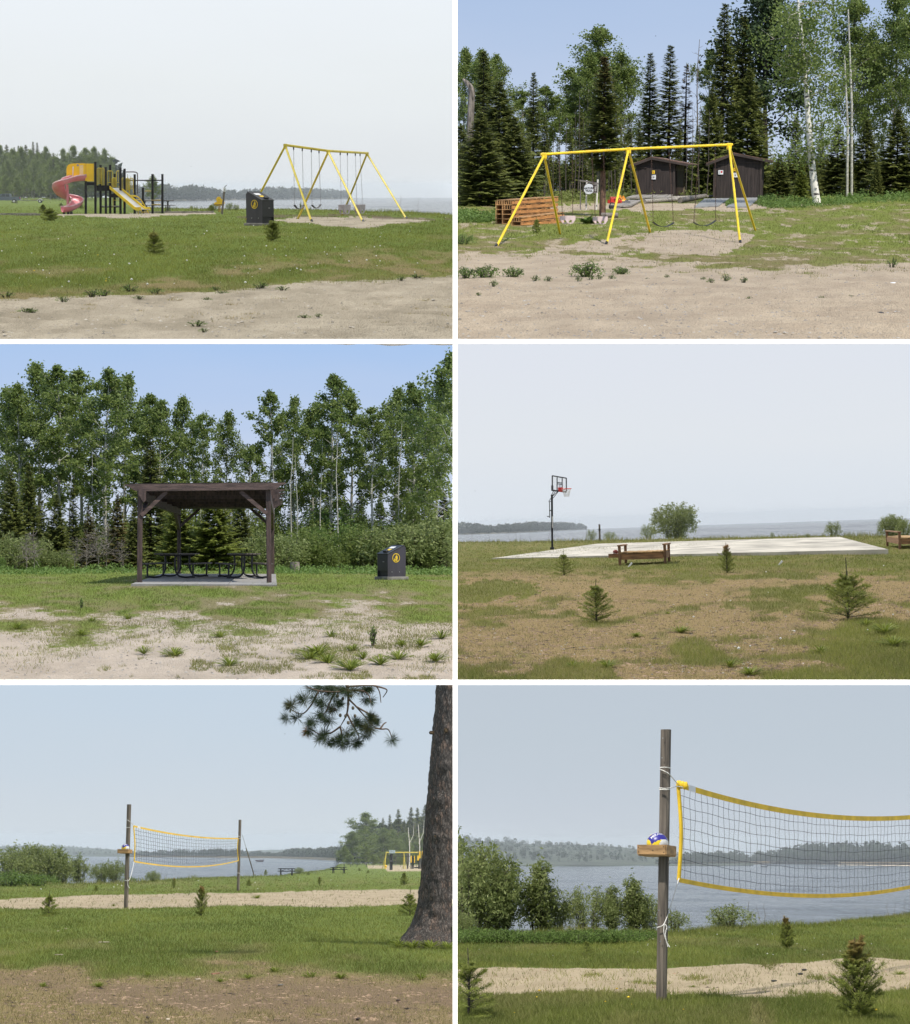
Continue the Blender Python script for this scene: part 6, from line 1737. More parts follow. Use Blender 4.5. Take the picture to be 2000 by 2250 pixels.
for a in (('a', 1020, 128, 100, 4, .9, 'light green aspen at the left edge of the forest', GA), ('a', 1058, 126, 102, 4, .9, 'aspen with the highest crown in the left group, behind the dead snag', GA), ('a', 1092, 130, 114, 4, .9, 'aspen at the right side of the left group', GA),
    ('s', 1062, 118, 108, 5, 1.3, 'dark spruce standing within the left aspen crowns', GS), ('s', 1096, 100, 176, 4, 1.25, 'wide dark green spruce behind the left end of the timber stacks', GS), ('s', 1056, 88, 246, 4, 1.35, 'bright green bushy spruce beside the left end of the timber', GS), ('s', 1012, 92, 275, 4, 1.3, 'bushy spruce cut by the left edge', GS), ('s', 1130, 98, 255, 4, 1.2, 'bushy spruce behind the timber stack', GS),
    ('s', 1171, 116, 155, 5, .95, 'slim pointed spruce between the left group and the big aspen', GS), ('a', 1150, 126, 196, 2, 1.3, 'low aspen left of the slim pointed spruce', GA), ('a', 1200, 127, 190, 0, 1.35, 'low aspen right of the slim pointed spruce', GA), ('s', 1196, 112, 255, 6, 1., 'thin spruce under the low aspen', GS),
    ('a', 1315, 132, 54, 5, 1.15, 'tallest aspen of the middle, standing behind the trail sign', GA), ('a', 1290, 128, 110, 4, 1.1, 'aspen crown left of the tallest middle one', GA), ('a', 1360, 130, 108, 4, 1.1, 'aspen crown right of the tallest middle one', GA), ('a', 1258, 130, 150, 0, 1.1, 'aspen crown at the left foot of the middle group', GA),
    ('s', 1424, 122, 112, 5, 1.05, 'slender pointed spruce left of its taller twin, above the doorway shed', GS), ('s', 1467, 120, 95, 5, 1.15, 'slender pointed spruce, the taller of two above the doorway shed', GS), ('s', 1503, 121, 137, 7, 1.2, 'thin reddish dying spruce above the gap between the sheds', GS),
    ('a', 1551, 126, 104, 2, .75, 'small aspen left of the tall spruce spire', GA), ('s', 1583, 118, 2, 5, 1.0, 'tall spruce spire reaching the top, right of the small aspen', GS), ('s', 1625, 121, 29, 5, 1.05, 'second tall spruce spire right of the first', GS),
    ('p', 1690, 124, -45, 0, 1.15, 'big dark pine filling the space left of the white birch', None), ('s', 1640, 116, 150, 4, .85, 'dark spruce behind the right shed', GS), ('s', 1560, 114, 190, 4, .7, 'dark spruce behind the gap between the sheds', GS),
    ('a', 1868, 128, -10, 5, 1.0, 'tall aspen right of the white birch', GA), ('a', 1955, 130, -25, 5, .9, 'tall aspen near the right edge', GA), ('a', 1995, 126, 10, 4, 1., 'tall aspen at the right edge', GA), ('a', 1905, 132, 60, 4, 1., 'aspen between the two tall ones at the right', GA),
    ('s', 1968, 112, 238, 4, 1.15, 'dark spruce at the right edge of the clearing', GS), ('s', 1900, 116, 262, 4, 1.1, 'dark spruce left of the one at the right edge', GS), ('s', 1838, 118, 270, 4, 1., 'dark spruce right behind the birch trunk', GS), ('s', 1712, 106, 338, 4, 1.3, 'low dark spruce right against the right shed', GS), ('s', 2035, 112, 240, 4, 1.2, 'spruce beyond the right edge', GS)):
    a = list(a)
    if a[0] == 's': a[5] *= 1.3
    forest2(*a)
for i, (x, Y, top, k, w) in enumerate(((1225, 112, 300, 6, 1.), (1252, 115, 270, 6, 1.1), (1275, 118, 240, 0, 1.), (1352, 114, 262, 6, 1.1), (1380, 116, 250, 0, 1.), (1402, 118, 262, 6, 1.1), (1445, 122, 285, 0, 1.), (1490, 118, 270, 6, 1.), (1530, 117, 275, 0, 1.), (1545, 122, 300, 6, 1.), (1600, 120, 250, 0, 1.1), (1665, 118, 240, 0, 1.2), (1745, 122, 250, 0, 1.2), (1800, 124, 280, 0, 1.1), (1870, 122, 290, 6, 1.), (1935, 120, 300, 0, 1.), (1210, 120, 330, 0, 1.), (1160, 112, 300, 0, 1.1), (1770, 118, 300, 0, 1.1), (1865, 112, 345, 4, .9), (1925, 110, 350, 4, .9), (1790, 112, 350, 4, .9))):
    forest2('s', x, Y, top, k, w, 'dark spruce in the shade of the forest behind the sheds', 'shaded spruces behind the sheds')
UB2 = bush(60, 3., 2., ns=22, leaves=5200, ls=.14, leafm=M_spruce)
for x, Y, top in ((1030, 140, 330), (1090, 140, 345), (1150, 138, 350), (1205, 140, 340), (1255, 138, 350), (1305, 140, 335), (1345, 138, 345), (1385, 140, 340), (1430, 138, 330), (1520, 138, 345), (1560, 140, 335), (1640, 140, 330), (1710, 138, 340), (1760, 140, 345), (1815, 138, 335), (1880, 140, 345), (1940, 138, 340), (1990, 140, 335)):
    plant_px(2, 'undergrowth_shrub', UB2, x, Y, top, 'dark shrub filling the shade deep in the forest behind the sheds', 'shrub', group='dark shrubs deep in the forest', wide=1.3, names=('stems', 'leaves'))
POLE = bare(66, 9, .07, 16, B_dark, .7, 20)
for i, (x, Y, top) in enumerate(((1230, 104, 260), (1243, 108, 250), (1262, 106, 240), (1282, 109, 250), (1300, 108, 260), (1338, 106, 270), (1352, 108, 240), (1368, 107, 250), (1388, 109, 260), (1507, 112, 240), (1519, 110, 235), (1536, 112, 230), (1553, 111, 240), (1216, 110, 290), (1206, 107, 300), (1270, 112, 200), (1345, 112, 210))):
    plant_px(2, 'dead_tree', POLE, x, Y, top, 'thin bare trunk in the forest shade behind the swings', 'tree', group='thin bare trunks behind the swings', names=('trunk', 'twigs'))
plant_px(2, 'bare_tree', bare(67, 9, .055, 34, B_dead, 1.5, 50), 1530, 122, 86, 'leafless grey tree rising above the gap between the sheds', 'tree', names=('trunk', 'twigs'))
# spruce with bare trunk in front of the trail sign
tb = gp(2, 1324, 474)
plant_row(2, 'spruce_tree', spruce(68, 10, 1.55, base=.30, step=.22, m=9, tr=.13, bark=mat('red_brown_bark', (.16, .09, .06), .9, var=.35, scale=7, bump=.6, stretch=(2, 2, .7)), dens=1.2, drytop=.6), 1324, 474, 124, 'spruce with a bare brown trunk and dying top in front of the trail sign', 'tree', wide=1.7)
# white birch with a leaning trunk
Yb2 = gp(2, 1796, 450).y
t = T(2, 'birch_tree', 'white barked birch leaning slightly beside the small bright spruce', 'tree', gp(2, 1796, 452))
tr_px = [(1797, 455), (1793, 430), (1787, 385), (1782, 330), (1777, 270), (1772, 190), (1768, 130), (1762, 80), (1756, 30), (1752, -30)]
tp = [P(2, x, y, Yb2) for x, y in tr_px]; tp[0].z -= .1
r0 = [.24, .19, .17, .155, .14, .12, .10, .085, .07, .05]
t.mb('trunk', B_birch, MB().tube(bez(tp, 4), list(np.interp(np.linspace(0, 9, 37), range(10), r0)), 10))
rg = np.random.default_rng(5); cen = []
br = MB()
for i in range(30):
    k = rg.uniform(2.6, 8.8); p = lerp(tp[int(k)], tp[int(k)+1], k - int(k))
    az = rg.uniform(0, 6.28); L = rg.uniform(.8, 2.6) * (1.1 if k > 4 else .7); el = rg.uniform(-.1, .7)
    d = np.array([math.cos(az)*math.cos(el), math.sin(az)*math.cos(el), math.sin(el)])
    pts = [np.array(p)]
    for j in range(4): d = unit(d + rg.normal(size=3)*.22); pts.append(pts[-1] + d*L/4)
    br.tube(pts, [.035, .025, .018, .012, .006], 5, cap=False)
    for j in range(2, 5):
        for q in range(3): cen.append(pts[j] + rg.normal(size=3)*.35)
    for j in range(2):
        q = pts[2+j]; br.tube([q, q + unit(d + rg.normal(size=3)*.6)*L*.4], [.012, .004], 3, cap=False)
t.mb('branch', mat('pale_branch', (.38, .35, .30), .8, bump=0), br, kind='stuff')
cen = np.array(cen); ci = rg.integers(0, len(cen), 9000); Pl = cen[ci] + rg.normal(size=(9000, 3))*.26
Q = leaf_quads(Pl - np.array(t.loc), .14*rg.uniform(.6, 1.2, 9000), .11, rg, .5)
t.part('crown', qmesh('crown', Q, cols(9000, rg, clump=rg.uniform(0, 1, len(cen))[ci]), M_aspen))
# slim birch trunks in the wood at the right
for x0, y0, x1, y1, lb in ((1872, 432, 1864, 20, 'white speckled trunk in the wood right of the birch'), (1862, 431, 1856, 120, 'greyer slim trunk left of the white speckled one')):
    p = at(2, x0, 108); q = P(2, x1, y1, 108)
    me = MB().tube([p - Vector((0, 0, .1)), lerp(p, q, .5) + Vector((.1, 0, 0)), q], [.075, .065, .04], 8).mesh('trunk', B_pale)
    o = T(2, 'birch_tree', lb, 'tree', p); o.part('trunk', me); me.transform(Matrix.Translation(-p))
plant_px(2, 'young_spruce', spruce(69, 3, .85, step=.13, m=10, leafm=M_young, base=.03, dens=1.2), 1760, 96, 358, 'bright light green young spruce at the foot of the white birch', 'young spruce')
# dead snag
g = at(2, 1035, 97)
sn = [g, P(2, 1033, 295, 97), P(2, 1035, 240, 97), P(2, 1036, 200, 97), P(2, 1028, 184, 97), P(2, 1017, 173, 97)]
me = MB().tube(bez(sn, 4), list(np.interp(np.linspace(0, 5, 21), range(6), [.22, .19, .18, .17, .14, .05])), 9).mesh('snag', mat('grey_snag', (.20, .17, .14), .9, var=.45, scale=4, bump=.6, stretch=(2, 2, .5)))
me.transform(Matrix.Translation(-g)); o = T(2, 'dead_snag', 'broken grey dead trunk standing among the left trees', 'tree', g); o.part('trunk', me)
# low green growth along the forest foot
def undergrowth(b, name, pts, n, h, seed, m=None, ls=.09):
    rng = np.random.default_rng(seed)
    k = rng.integers(0, len(pts) - 1, n); u = rng.uniform(0, 1, n)
    pa_ = np.array(pts, float); x = pa_[k, 0] + (pa_[k+1, 0] - pa_[k, 0]) * u; y = pa_[k, 1] + (pa_[k+1, 1] - pa_[k, 1]) * u + rng.uniform(-1, 1, n) * (pa_[k, 2] + (pa_[k+1, 2] - pa_[k, 2]) * u)
    G = gpn(b, x, y); cl = fbm(G[:, 0]*1.3, G[:, 1]*.5, seed, 3)
    ok = cl > .36; G, cl, x = G[ok], cl[ok], x[ok]; n = len(G)
    G[:, 2] += rng.uniform(0, 1, n) * h * (cl - .3) * 2.2
    Q = leaf_quads(G, ls*1.6*rng.uniform(.6, 1.2, n), ls*.6, rng, .7); okk = inside(b, Q).all(1)
    solo(b, name, qmesh(name, Q[okk], cols(okk.sum(), rng, clump=cl[okk]*.8), m or M_weed), kind='stuff')
undergrowth(2, 'undergrowth', [(1665, 446, 6), (1700, 452, 7), (1760, 448, 9), (1830, 446, 8), (1900, 440, 7), (2000, 438, 6), (2080, 438, 6)], 9000, .5, 71)
undergrowth(2, 'undergrowth', [(1003, 482, 7), (1060, 484, 6), (1100, 478, 5)], 3000, .5, 72)
undergrowth(2, 'undergrowth', [(1595, 450, 4), (1615, 445, 4)], 500, .4, 73)
undergrowth(2, 'undergrowth', [(1200, 440, 6), (1290, 438, 5), (1400, 432, 4), (1570, 430, 3)], 5000, .6, 74, M_spruce)

# weeds along the edge of the sand road in place 1
for i, (x, y, h) in enumerate(((25, 352, .16), (255, 370, .14), (370, 350, .22), (410, 348, .2), (520, 327, .2), (620, 336, .16), (860, 326, .14), (890, 343, .14), (1040, 317, .2), (1130, 324, .13), (825, 368, .12), (105, 416, .14), (130, 414, .13), (785, 467, .13), (815, 492, .1), (1215, 436, .1), (1600, 284, .14), (1665, 274, .14), (1270, 430, .09), (555, 358, .1))):
    plant(1, 'weed', BR[1], gp(1, x/1.817, 460 + y/1.817), h * .62, 'low green weed at the edge of the sand road before the playground lawn', 'weed', group='weeds along the sand road edge', wide=2.0 + .7 * math.sin(i*3.1), names=('stem', 'leaves'))
# birds far off
for b, x, y, Y, lb in ((1, 420, 366, 260, 'tiny bird over the lake between the playground and the swings'), (2, 1441, 79, 150, 'tiny bird in the blue sky above the forest'), (4, 1044, 1079, 240, 'tiny bird over the far shore left of the hoop'), (5, 626, 1613, 200, 'tiny bird below the left end of the pine bough')):
    c = P(b, x, y, Y); k = 2.2 / pxm(Y)
    t = T(b, 'bird', lb, 'bird', c)
    t.mb('body', INK, MB().tube([c + Vector((-.7*k, 0, 0)), c, c + Vector((.7*k, 0, .1*k))], [.06*k, .2*k, .05*k], 6))
    for sg in (-1, 1): t.mb('wing', INK, MB().add([c + Vector((-.2*k, 0, .1*k)), c + Vector((.25*k, 0, .1*k)), c + Vector((.1*k, sg*1.0*k, .55*k)), c + Vector((-.1*k, sg*.9*k, .5*k))], [(0, 1, 2, 3)]))
# ================================================================ place 3: timber shelter with picnic tables
def b3(x, y): return (240 + x / 4.13, 1030 + y / 4.13)
def a3(x, y): return (x / 1.817, 750 + y / 1.817)
Yf = gp(3, *b3(275, 1048)).y; Yk = gp(3, *b3(635, 962)).y
fl, fr = P(3, *b3(275, 1048), Yf), P(3, *b3(1452, 1053), Yf)
flt, frt = P(3, *b3(282, 200), Yf), P(3, *b3(1443, 185), Yf)
bl, blt = P(3, *b3(634, 963), Yk), P(3, *b3(634, 362), Yk)
br_, brt = P(3, *b3(1483, 966), Yk), P(3, *b3(1481, 362), Yk)
base = (fl + fr + bl + br_) / 4; base.z = float(gh(3, base.y))
t = T(3, 'picnic_shelter', 'dark stained timber pergola shelter standing on a concrete pad', 'shelter', base)
PW = 44 / 4.13 / pxm(Yf)
for bot, top in ((fl, flt), (fr, frt), (bl, blt), (br_, brt)):
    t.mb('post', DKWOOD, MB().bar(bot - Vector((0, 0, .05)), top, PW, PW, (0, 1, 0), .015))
up = Vector((0, 0, 1))
def beam_poly(p, q, h, cut=.35):
    """beam with the lower corner of both ends cut to an ogee"""
    L = (q - p).length
    return [(0, h), (0, h*.86), (cut*.35, h*.66), (cut*.6, h*.25), (cut*.95, 0), (L-cut*.95, 0), (L-cut*.6, h*.25), (L-cut*.35, h*.66), (L, h*.86), (L, h)]
def ogee_beam(name, p, q, h, w, m, parent=None):
    u = (q - p).normalized(); d = u.cross(up).normalized(); w2 = d.cross(u)
    return t.mb(name, m, MB().prism(beam_poly(p, q, h), -w/2, w/2, p, u, -w2 if w2.z < 0 else w2, d), parent=parent)
pf, qf = P(3, *b3(140, 205), Yf - .16), P(3, *b3(1605, 188), Yf - .16)
ogee_beam('front_beam', pf, qf, 62 / 4.13 / pxm(Yf), .09, BEAMWOOD)
ogee_beam('front_beam', pf + Vector((0, .32, 0)), qf + Vector((0, .32, 0)), 62 / 4.13 / pxm(Yf), .09, BEAMWOOD)
nR = 7
for i in range(1, nR + 1):
    k = i / nR
    Y = Yf + (Yk - Yf) * k
    xr = 1605 - 35 * k ** .8; yr = [0, 240, 270, 297, 318, 336, 350, 362][i]; xl = 190 + 400 * k ** .8
    p, q = P(3, *b3(xl, yr + 4), Y), P(3, *b3(xr, yr), Y)
    ogee_beam('rafter', p, q, .17, .09, DKWOOD)  # darker stain than the front beams, carrying the underside's shade in its colour
for a_, c_ in ((flt, blt), (frt, brt)):
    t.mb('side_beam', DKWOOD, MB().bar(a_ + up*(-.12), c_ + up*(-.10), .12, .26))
ROOFDK = mat('shade_dark_roof_board', (.018, .013, .012), .9, var=.3, bump=.2)  # near-black puts the shade under the roof into the board colour
n = 18
for i in range(n):                       # roof boards across the rafters
    k0, k1 = i / n, (i + .94) / n
    x0 = 190; 
    A_ = [P(3, *b3(180 + 400*k, 140 + 225*k**.75), Yf + (Yk - Yf)*k) for k in (k0, k1)]
    B_ = [P(3, *b3(1470 + 10*k, 128 + 232*k**.75), Yf + (Yk - Yf)*k) for k in (k0, k1)]
    V = [A_[0], B_[0], B_[1], A_[1]]; V = [v + up*.02 for v in V] + [v - up*.01 for v in V]
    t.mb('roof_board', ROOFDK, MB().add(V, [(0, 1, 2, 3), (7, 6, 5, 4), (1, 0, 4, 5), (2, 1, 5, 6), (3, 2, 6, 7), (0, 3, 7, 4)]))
def brace(p, q, Y, w=.10, m=None): t.mb('knee_brace', m or BEAMWOOD, MB().bar(P(3, *b3(*p), Y), P(3, *b3(*q), Y), w, 34 / 4.13 / pxm(Y), (0, 1, 0)))
brace((292, 425), (520, 208), Yf - .05); brace((1190, 205), (1432, 408), Yf - .05)
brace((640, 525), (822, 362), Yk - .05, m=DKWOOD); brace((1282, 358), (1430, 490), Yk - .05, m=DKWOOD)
for a_, c_, x in ((flt, blt, 0), (frt, brt, 0)):
    for s0, s1, z in ((.14, .0, -.75), (.86, 1.0, -.75)):
        p = lerp(a_, c_, s1) + up*z; q = lerp(a_, c_, s0) + up*-.2
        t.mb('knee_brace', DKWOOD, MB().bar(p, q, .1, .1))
c0 = b3(320, 210); t.mb('corbel', DKWOOD, MB().prism([(-.12, 0), (.10, 0), (.10, -.28), (.04, -.34), (-.05, -.2), (-.12, -.12)], -.06, .06, flt + Vector((.06, -.22, .02)), (1, 0, 0), up, (0, 1, 0)))
# pad with its slab joints
def pad3(x, y, Y=None): 
    g = gp(3, *b3(x, y)); return g + up*.05
nS = 3
for i in range(nS):
    k0, k1 = i / nS + (.002 if i else 0), (i + 1) / nS - (.002 if i < nS - 1 else 0)
    f0, f1 = lerp(pad3(200, 1062), pad3(1522, 1069), k0), lerp(pad3(200, 1062), pad3(1522, 1069), k1)
    r0, r1 = lerp(pad3(480, 964), pad3(1512, 967), k0), lerp(pad3(480, 964), pad3(1512, 967), k1)
    V = [f0, f1, r1, r0]; V += [v - up*.2 for v in V]
    me = MB().add(V, [(0, 1, 2, 3), (7, 6, 5, 4), (1, 0, 4, 5), (2, 1, 5, 6), (3, 2, 6, 7), (0, 3, 7, 4)]).mesh('concrete_slab', CONC)
    solo(3, 'concrete_slab', me, ['left third of the concrete pad under the timber shelter', 'middle third of the concrete pad under the timber shelter', 'right third of the concrete pad under the timber shelter'][i], 'slab', 'slabs of the shelter floor')
g_t = 'picnic tables under the shelter'
def tb3(label, cx, cy, yaw, w, L, seat):
    p = gp(3, *b3(cx, cy)) + up*.05
    picnic_table(3, 'picnic_table', label, p, yaw, w=w, L=L, seat=seat, h=.76, group=g_t)
tb3('picnic table at the left under the timber shelter', 622, 1000, 1.45, .76, 4.6, .56)
tb3('picnic table at the right under the timber shelter', 1215, 1003, 1.66, .60, 4.6, .50)
litter_bin(3, 860.5, 1274, 'dark litter bin with a yellow emblem on the grass right of the shelter', (-.86, -.50), 1.05)
s_ = at(3, 648, 75)
o = T(3, 'tree_stump', 'grey cut stump at the wood edge right of the shelter', 'stump', s_)
o.mb('stump', mat('grey_snag', (.2, .17, .15)), MB().tube([s_ - up*.1, s_ + up*.45], [.22, .19], 10))
# tufts and weeds on the sandy ground
TU = [broad(81, 110, .26, .30, .012, M_grass), broad(82, 80, .24, .2, .010, M_grass), bush(83, .5, .14, ns=5, leaves=150, ls=.05, leafm=M_weed, shape='cone')]
rg = np.random.default_rng(83)
lst = [(1270, 530, 2.0), (1310, 560, 1.6), (1400, 585, 1.5), (1520, 565, 1.4), (1590, 545, 1.2), (1680, 490, 1.3), (1740, 550, 1.1), (1760, 460, 1.4), (1240, 545, 1.1), (1450, 540, 1.0), (700, 530, 1.2), (575, 520, .9), (915, 570, 1.0), (325, 450, 1.2), (70, 425, 1.1), (1320, 455, 1.0), (1410, 510, .8), (1605, 490, .9), (880, 455, .8), (370, 393, .7), (510, 383, .7)]
for i, (x, y, w) in enumerate(lst):
    p = gp(3, x / 1.817, 1150 + y / 1.817)
    plant(3, 'grass_tuft', TU[i % 2], p - up*.01, .15 * w ** .5, 'grass tuft on the sandy ground before the timber shelter', 'grass tuft', group='grass tufts on the sand before the shelter', wide=1.5 * w ** .3, names=('stem', 'blades'))
plant(3, 'tall_weed', TU[2], gp(3, 1490 / 1.817, 1150 + 490 / 1.817), .34, 'tall single weed on the sand right of the shelter', 'weed', names=('stem', 'leaves'))
plant(3, 'weed', TU[2], gp(3, 325 / 1.817, 1150 + 340 / 1.817), .24, 'lone leafy weed on the dry grass left of the shelter', 'weed', names=('stem', 'leaves'))

# wood behind the shelter
A3 = [aspen(91, 12, 2.2, .24, nl=38, leaves=9500, ls=.145, bark=B_pale, tr=.10), aspen(92, 12, 1.9, .28, nl=34, leaves=7500, ls=.145, bark=B_pale, tr=.09), aspen(93, 12, 2.6, .22, nl=40, leaves=10500, ls=.15, bark=B_pale, tr=.11), aspen(94, 12, 1.6, .45, nl=26, leaves=4200, ls=.14, bark=B_pale, tr=.08)]
S3 = SPR2 + [spruce(95, 7, 2.8, step=.22, m=11, pw=.75, leafm=M_young), spruce(96, 8, 1.7, step=.24, m=8, gap=.12, dry=.45, leafm=M_spruce)]
GA3 = 'aspens in the wood behind the shelter'
for i, (x, top, k, w, Y, lb) in enumerate(((8, 842, 2, 1.1, 104, 'aspen at the far left edge of the wood'), (42, 836, 0, 1.1, 100, 'second aspen from the left edge of the wood'), (88, 787, 2, 1.0, 106, 'highest aspen of the left group, with two pointed tops'), (135, 791, 1, 1.2, 100, 'aspen just right of the highest left one'),
    (180, 800, 2, 1.05, 108, 'broad aspen between the highest left one and the pale straight trunk'), (231, 803, 0, 1.15, 97, 'aspen with a pale straight trunk left of the shelter roof'), (272, 811, 2, .9, 106, 'aspen right of the pale straight trunk'), (318, 856, 1, 1.2, 102, 'lower aspen above the left end of the shelter roof'), (352, 875, 0, 1.1, 100, 'aspen over the left half of the shelter roof'),
    (404, 861, 2, .85, 105, 'pointed aspen above the middle of the shelter roof'), (440, 905, 3, 1.2, 100, 'short aspen over the middle of the shelter'), (494, 896, 2, .8, 104, 'aspen above the right half of the shelter roof, left of the sky gap'), (545, 975, 3, 1.1, 98, 'thin low aspen in the sky gap'),
    (594, 847, 1, 1.15, 100, 'aspen with a pointed top at the right of the sky gap'), (645, 862, 2, .8, 106, 'aspen second to the right of the sky gap'), (722, 812, 1, 1.2, 99, 'tallest aspen right of the shelter, with a bent tip'), (690, 880, 0, 1., 104, 'aspen left below the bent tip one'), (770, 848, 0, 1.1, 104, 'aspen just right of the bent tip one'),
    (818, 888, 3, 1.3, 98, 'sparse dark aspen right of the bent tip one'), (868, 842, 2, .9, 104, 'aspen above the litter bin'), (905, 836, 0, 1.1, 100, 'aspen right above the litter bin'), (958, 828, 2, 1., 106, 'aspen near the right edge of the wood'), (1000, 758, 2, 1.1, 94, 'tall aspen cut by the right edge'))):
    plant_px(3, 'aspen_tree', A3[k], x, Y, top, lb, 'tree', group=GA3, wide=w)
for x, Y, top, k, w, lb in ((62, 93, 1015, 0, 1.2, 'dark spruce under the left aspens'), (22, 92, 1035, 4, 1.0, 'bushy spruce at the left edge under the aspens'), (125, 92, 1085, 4, 1., 'low spruce left of the dead brush'), (258, 92, 1085, 9, 1.3, 'grey thinning spruce left of the shelter post'), (330, 93, 958, 0, 1.4, 'dark spruce top above the left end of the shelter roof'), (295, 90, 1105, 4, .9, 'low spruce behind the front left post'),
    (392, 87, 1088, 8, 1.0, 'bright spreading spruce seen through the shelter, left side'), (470, 86, 1072, 8, 1.15, 'bright spreading spruce seen through the middle of the shelter'), (530, 90, 1090, 4, 1.2, 'dark spruce seen through the right side of the shelter'), (195, 93, 1110, 9, 1.2, 'browning spruce in the dead brush'), (160, 96, 1060, 6, 1.1, 'thin spruce in the left wood'), (90, 98, 1080, 6, 1.1, 'thin spruce under the highest aspen')):
    plant_px(3, 'spruce_tree', S3[k], x, Y, top, lb, 'tree', group='spruces in the wood behind the shelter', wide=w)
for x, Y, top, k in ((690, 112, 1075, 0), (720, 116, 1065, 1), (755, 112, 1085, 0), (790, 110, 1070, 0), (835, 114, 1080, 0), (870, 112, 1070, 0), (905, 115, 1060, 0), (640, 114, 1060, 1), (608, 116, 1065, 1), (940, 112, 1070, 0), (975, 112, 1080, 4), (570, 112, 1070, 0), (505, 112, 1050, 0), (430, 114, 1040, 0), (365, 112, 1050, 0)):
    plant_px(3, 'spruce_tree', S3[k], x, Y, top, 'small spruce deep in the wood behind the shelter', 'tree', group='small spruces deep in the wood', wide=1.3)
UB = [bush(101, 2.4, 1.5, ns=16, leaves=5200, ls=.10, leafm=M_aspen), bush(102, 2.6, 1.2, ns=14, leaves=4200, ls=.09, leafm=M_weed), bush(103, 2., 1.6, ns=18, leaves=5200, ls=.09)]
for i, (x, Y, top, k) in enumerate(((575, 92, 1165, 1), (600, 88, 1175, 2), (625, 93, 1150, 1), (660, 90, 1160, 0), (700, 92, 1150, 1), (735, 89, 1170, 0), (765, 93, 1140, 1), (800, 90, 1150, 0), (835, 91, 1145, 2), (868, 89, 1160, 0), (905, 88, 1135, 2), (935, 87, 1150, 0), (968, 88, 1140, 2), (1000, 88, 1120, 0), (680, 98, 1110, 0), (730, 100, 1105, 1), (790, 99, 1100, 0), (850, 100, 1105, 1), (920, 98, 1095, 0), (970, 99, 1100, 1), (620, 100, 1110, 0), (40, 99, 1120, 0), (100, 99, 1130, 0), (160, 99, 1125, 2), (220, 99, 1130, 0), (280, 99, 1120, 2), (340, 99, 1130, 0), (410, 99, 1130, 0), (480, 99, 1120, 2), (540, 99, 1130, 0), (20, 96, 1150, 2), (80, 97, 1160, 0), (190, 96, 1160, 0), (250, 96, 1165, 2), (80, 89, 1190, 1), (45, 90, 1180, 2), (130, 90, 1195, 2), (2, 88, 1190, 1))):
    top += 26 * math.sin(i * 4.1) + 8
    plant_px(3, 'undergrowth_shrub', UB[k], x, Y, top, 'green shrub in the undergrowth at the wood edge by the shelter', 'shrub', group='shrubs along the wood edge by the shelter', wide=1.0 + .45 * math.sin(i * 2.7), names=('stems', 'leaves'))
DB = bare(104, 2.2, .014, 40, B_dead, 1.3, 25)
for i, (x, Y, top) in enumerate(((58, 86, 1175), (75, 87, 1165), (165, 87, 1180), (215, 87, 1160), (235, 88, 1150), (190, 88, 1165), (270, 88, 1185))):
    plant_px(3, 'dead_brush', DB, x, Y, top, 'tangle of grey dead branches at the left wood edge', 'brush', group='grey dead brush at the left wood edge', names=('stem', 'twigs'), wide=1.2)
P3 = bare(105, 9, .055, 10, B_pale, .5, 40)
for i, (x, Y, top) in enumerate(((150, 96, 1000), (208, 97, 980), (268, 98, 990), (640, 97, 960), (655, 96, 1000), (700, 98, 950), (745, 97, 940), (600, 97, 980), (875, 98, 930))):
    plant_px(3, 'slender_tree', P3, x, Y, top, 'slim pale trunk in the wood behind the shelter', 'tree', group='slim pale trunks in the wood', names=('trunk', 'twigs'))
undergrowth(3, 'undergrowth', [(0, 1258, 5), (150, 1258, 5), (300, 1256, 4), (600, 1256, 4), (700, 1258, 5), (850, 1258, 4), (995, 1262, 4)], 9000, .35, 106)

# ================================================================ place 4: basketball court
def c5(x, y): return (1000 + x / 3.634, 1010 + y / 3.634)
def d6(x, y): return (1500 + x / 3.634, 1080 + y / 3.634)
def cn(x, y): return gp(4, x, y)
q = [cn(1080, 1228.5), cn(1952.5, 1217), cn(1845, 1183.5), cn(1311, 1197)]
hs = [.03, .14, .10, .06]
V = [g + up*h for g, h in zip(q, hs)]; V += [g - up*.1 for g in q]
me = MB().add(V, [(0, 1, 2, 3), (7, 6, 5, 4), (1, 0, 4, 5), (2, 1, 5, 6), (3, 2, 6, 7), (0, 3, 7, 4)]).mesh('court_slab', SLABM)
solo(4, 'court_slab', me, 'pale concrete basketball court slab on the grass by the lake', 'court')
# hoop
Yh = gp(4, 1213, 1207).y; kk = 1 / pxm(Yh)
def h8(x, y, dy=0.0): return P(4, 1180 + x / 10.755, 1030 + y / 10.755, Yh + dy)
base = gp(4, 1213, 1207.2); 
t = T(4, 'basketball_hoop', 'black basketball hoop with a clear backboard at the left end of the court', 'basketball hoop', base)
t.mb('pole', BLACKP, MB().bar(Vector((h8(362, 1890).x, Yh, base.z - .1)), h8(355, 610), .10, .10, (0, 1, 0), .01))
t.mb('base_plate', BLACKM, MB().box(Vector((h8(362, 1890).x, Yh, base.z + .05)), (.2, .2, .12), bev=.01))
t.mb('pole_label', mat('worn_label', (.5, .48, .45), .6, var=.35, scale=12, bump=0), MB().bar(h8(368, 1395, -.056), h8(366, 1120, -.056), .05, .008, (0, -1, 0)))
for (a_, c_, r) in (((280, 775), (430, 545), .02), ((335, 640), (400, 520), .02), ((360, 660), (480, 545), .02), ((385, 690), (505, 540), .025), ((300, 780), (345, 760), .02)):
    t.mb('lift_arm', BLACKM, MB().bar(h8(*a_, -.06), h8(*c_, -.35), .03, .05, (0, 1, 0)))
t.mb('crank_rod', BLACKM, MB().tube([h8(298, 780), h8(302, 1140)], .022, 7))
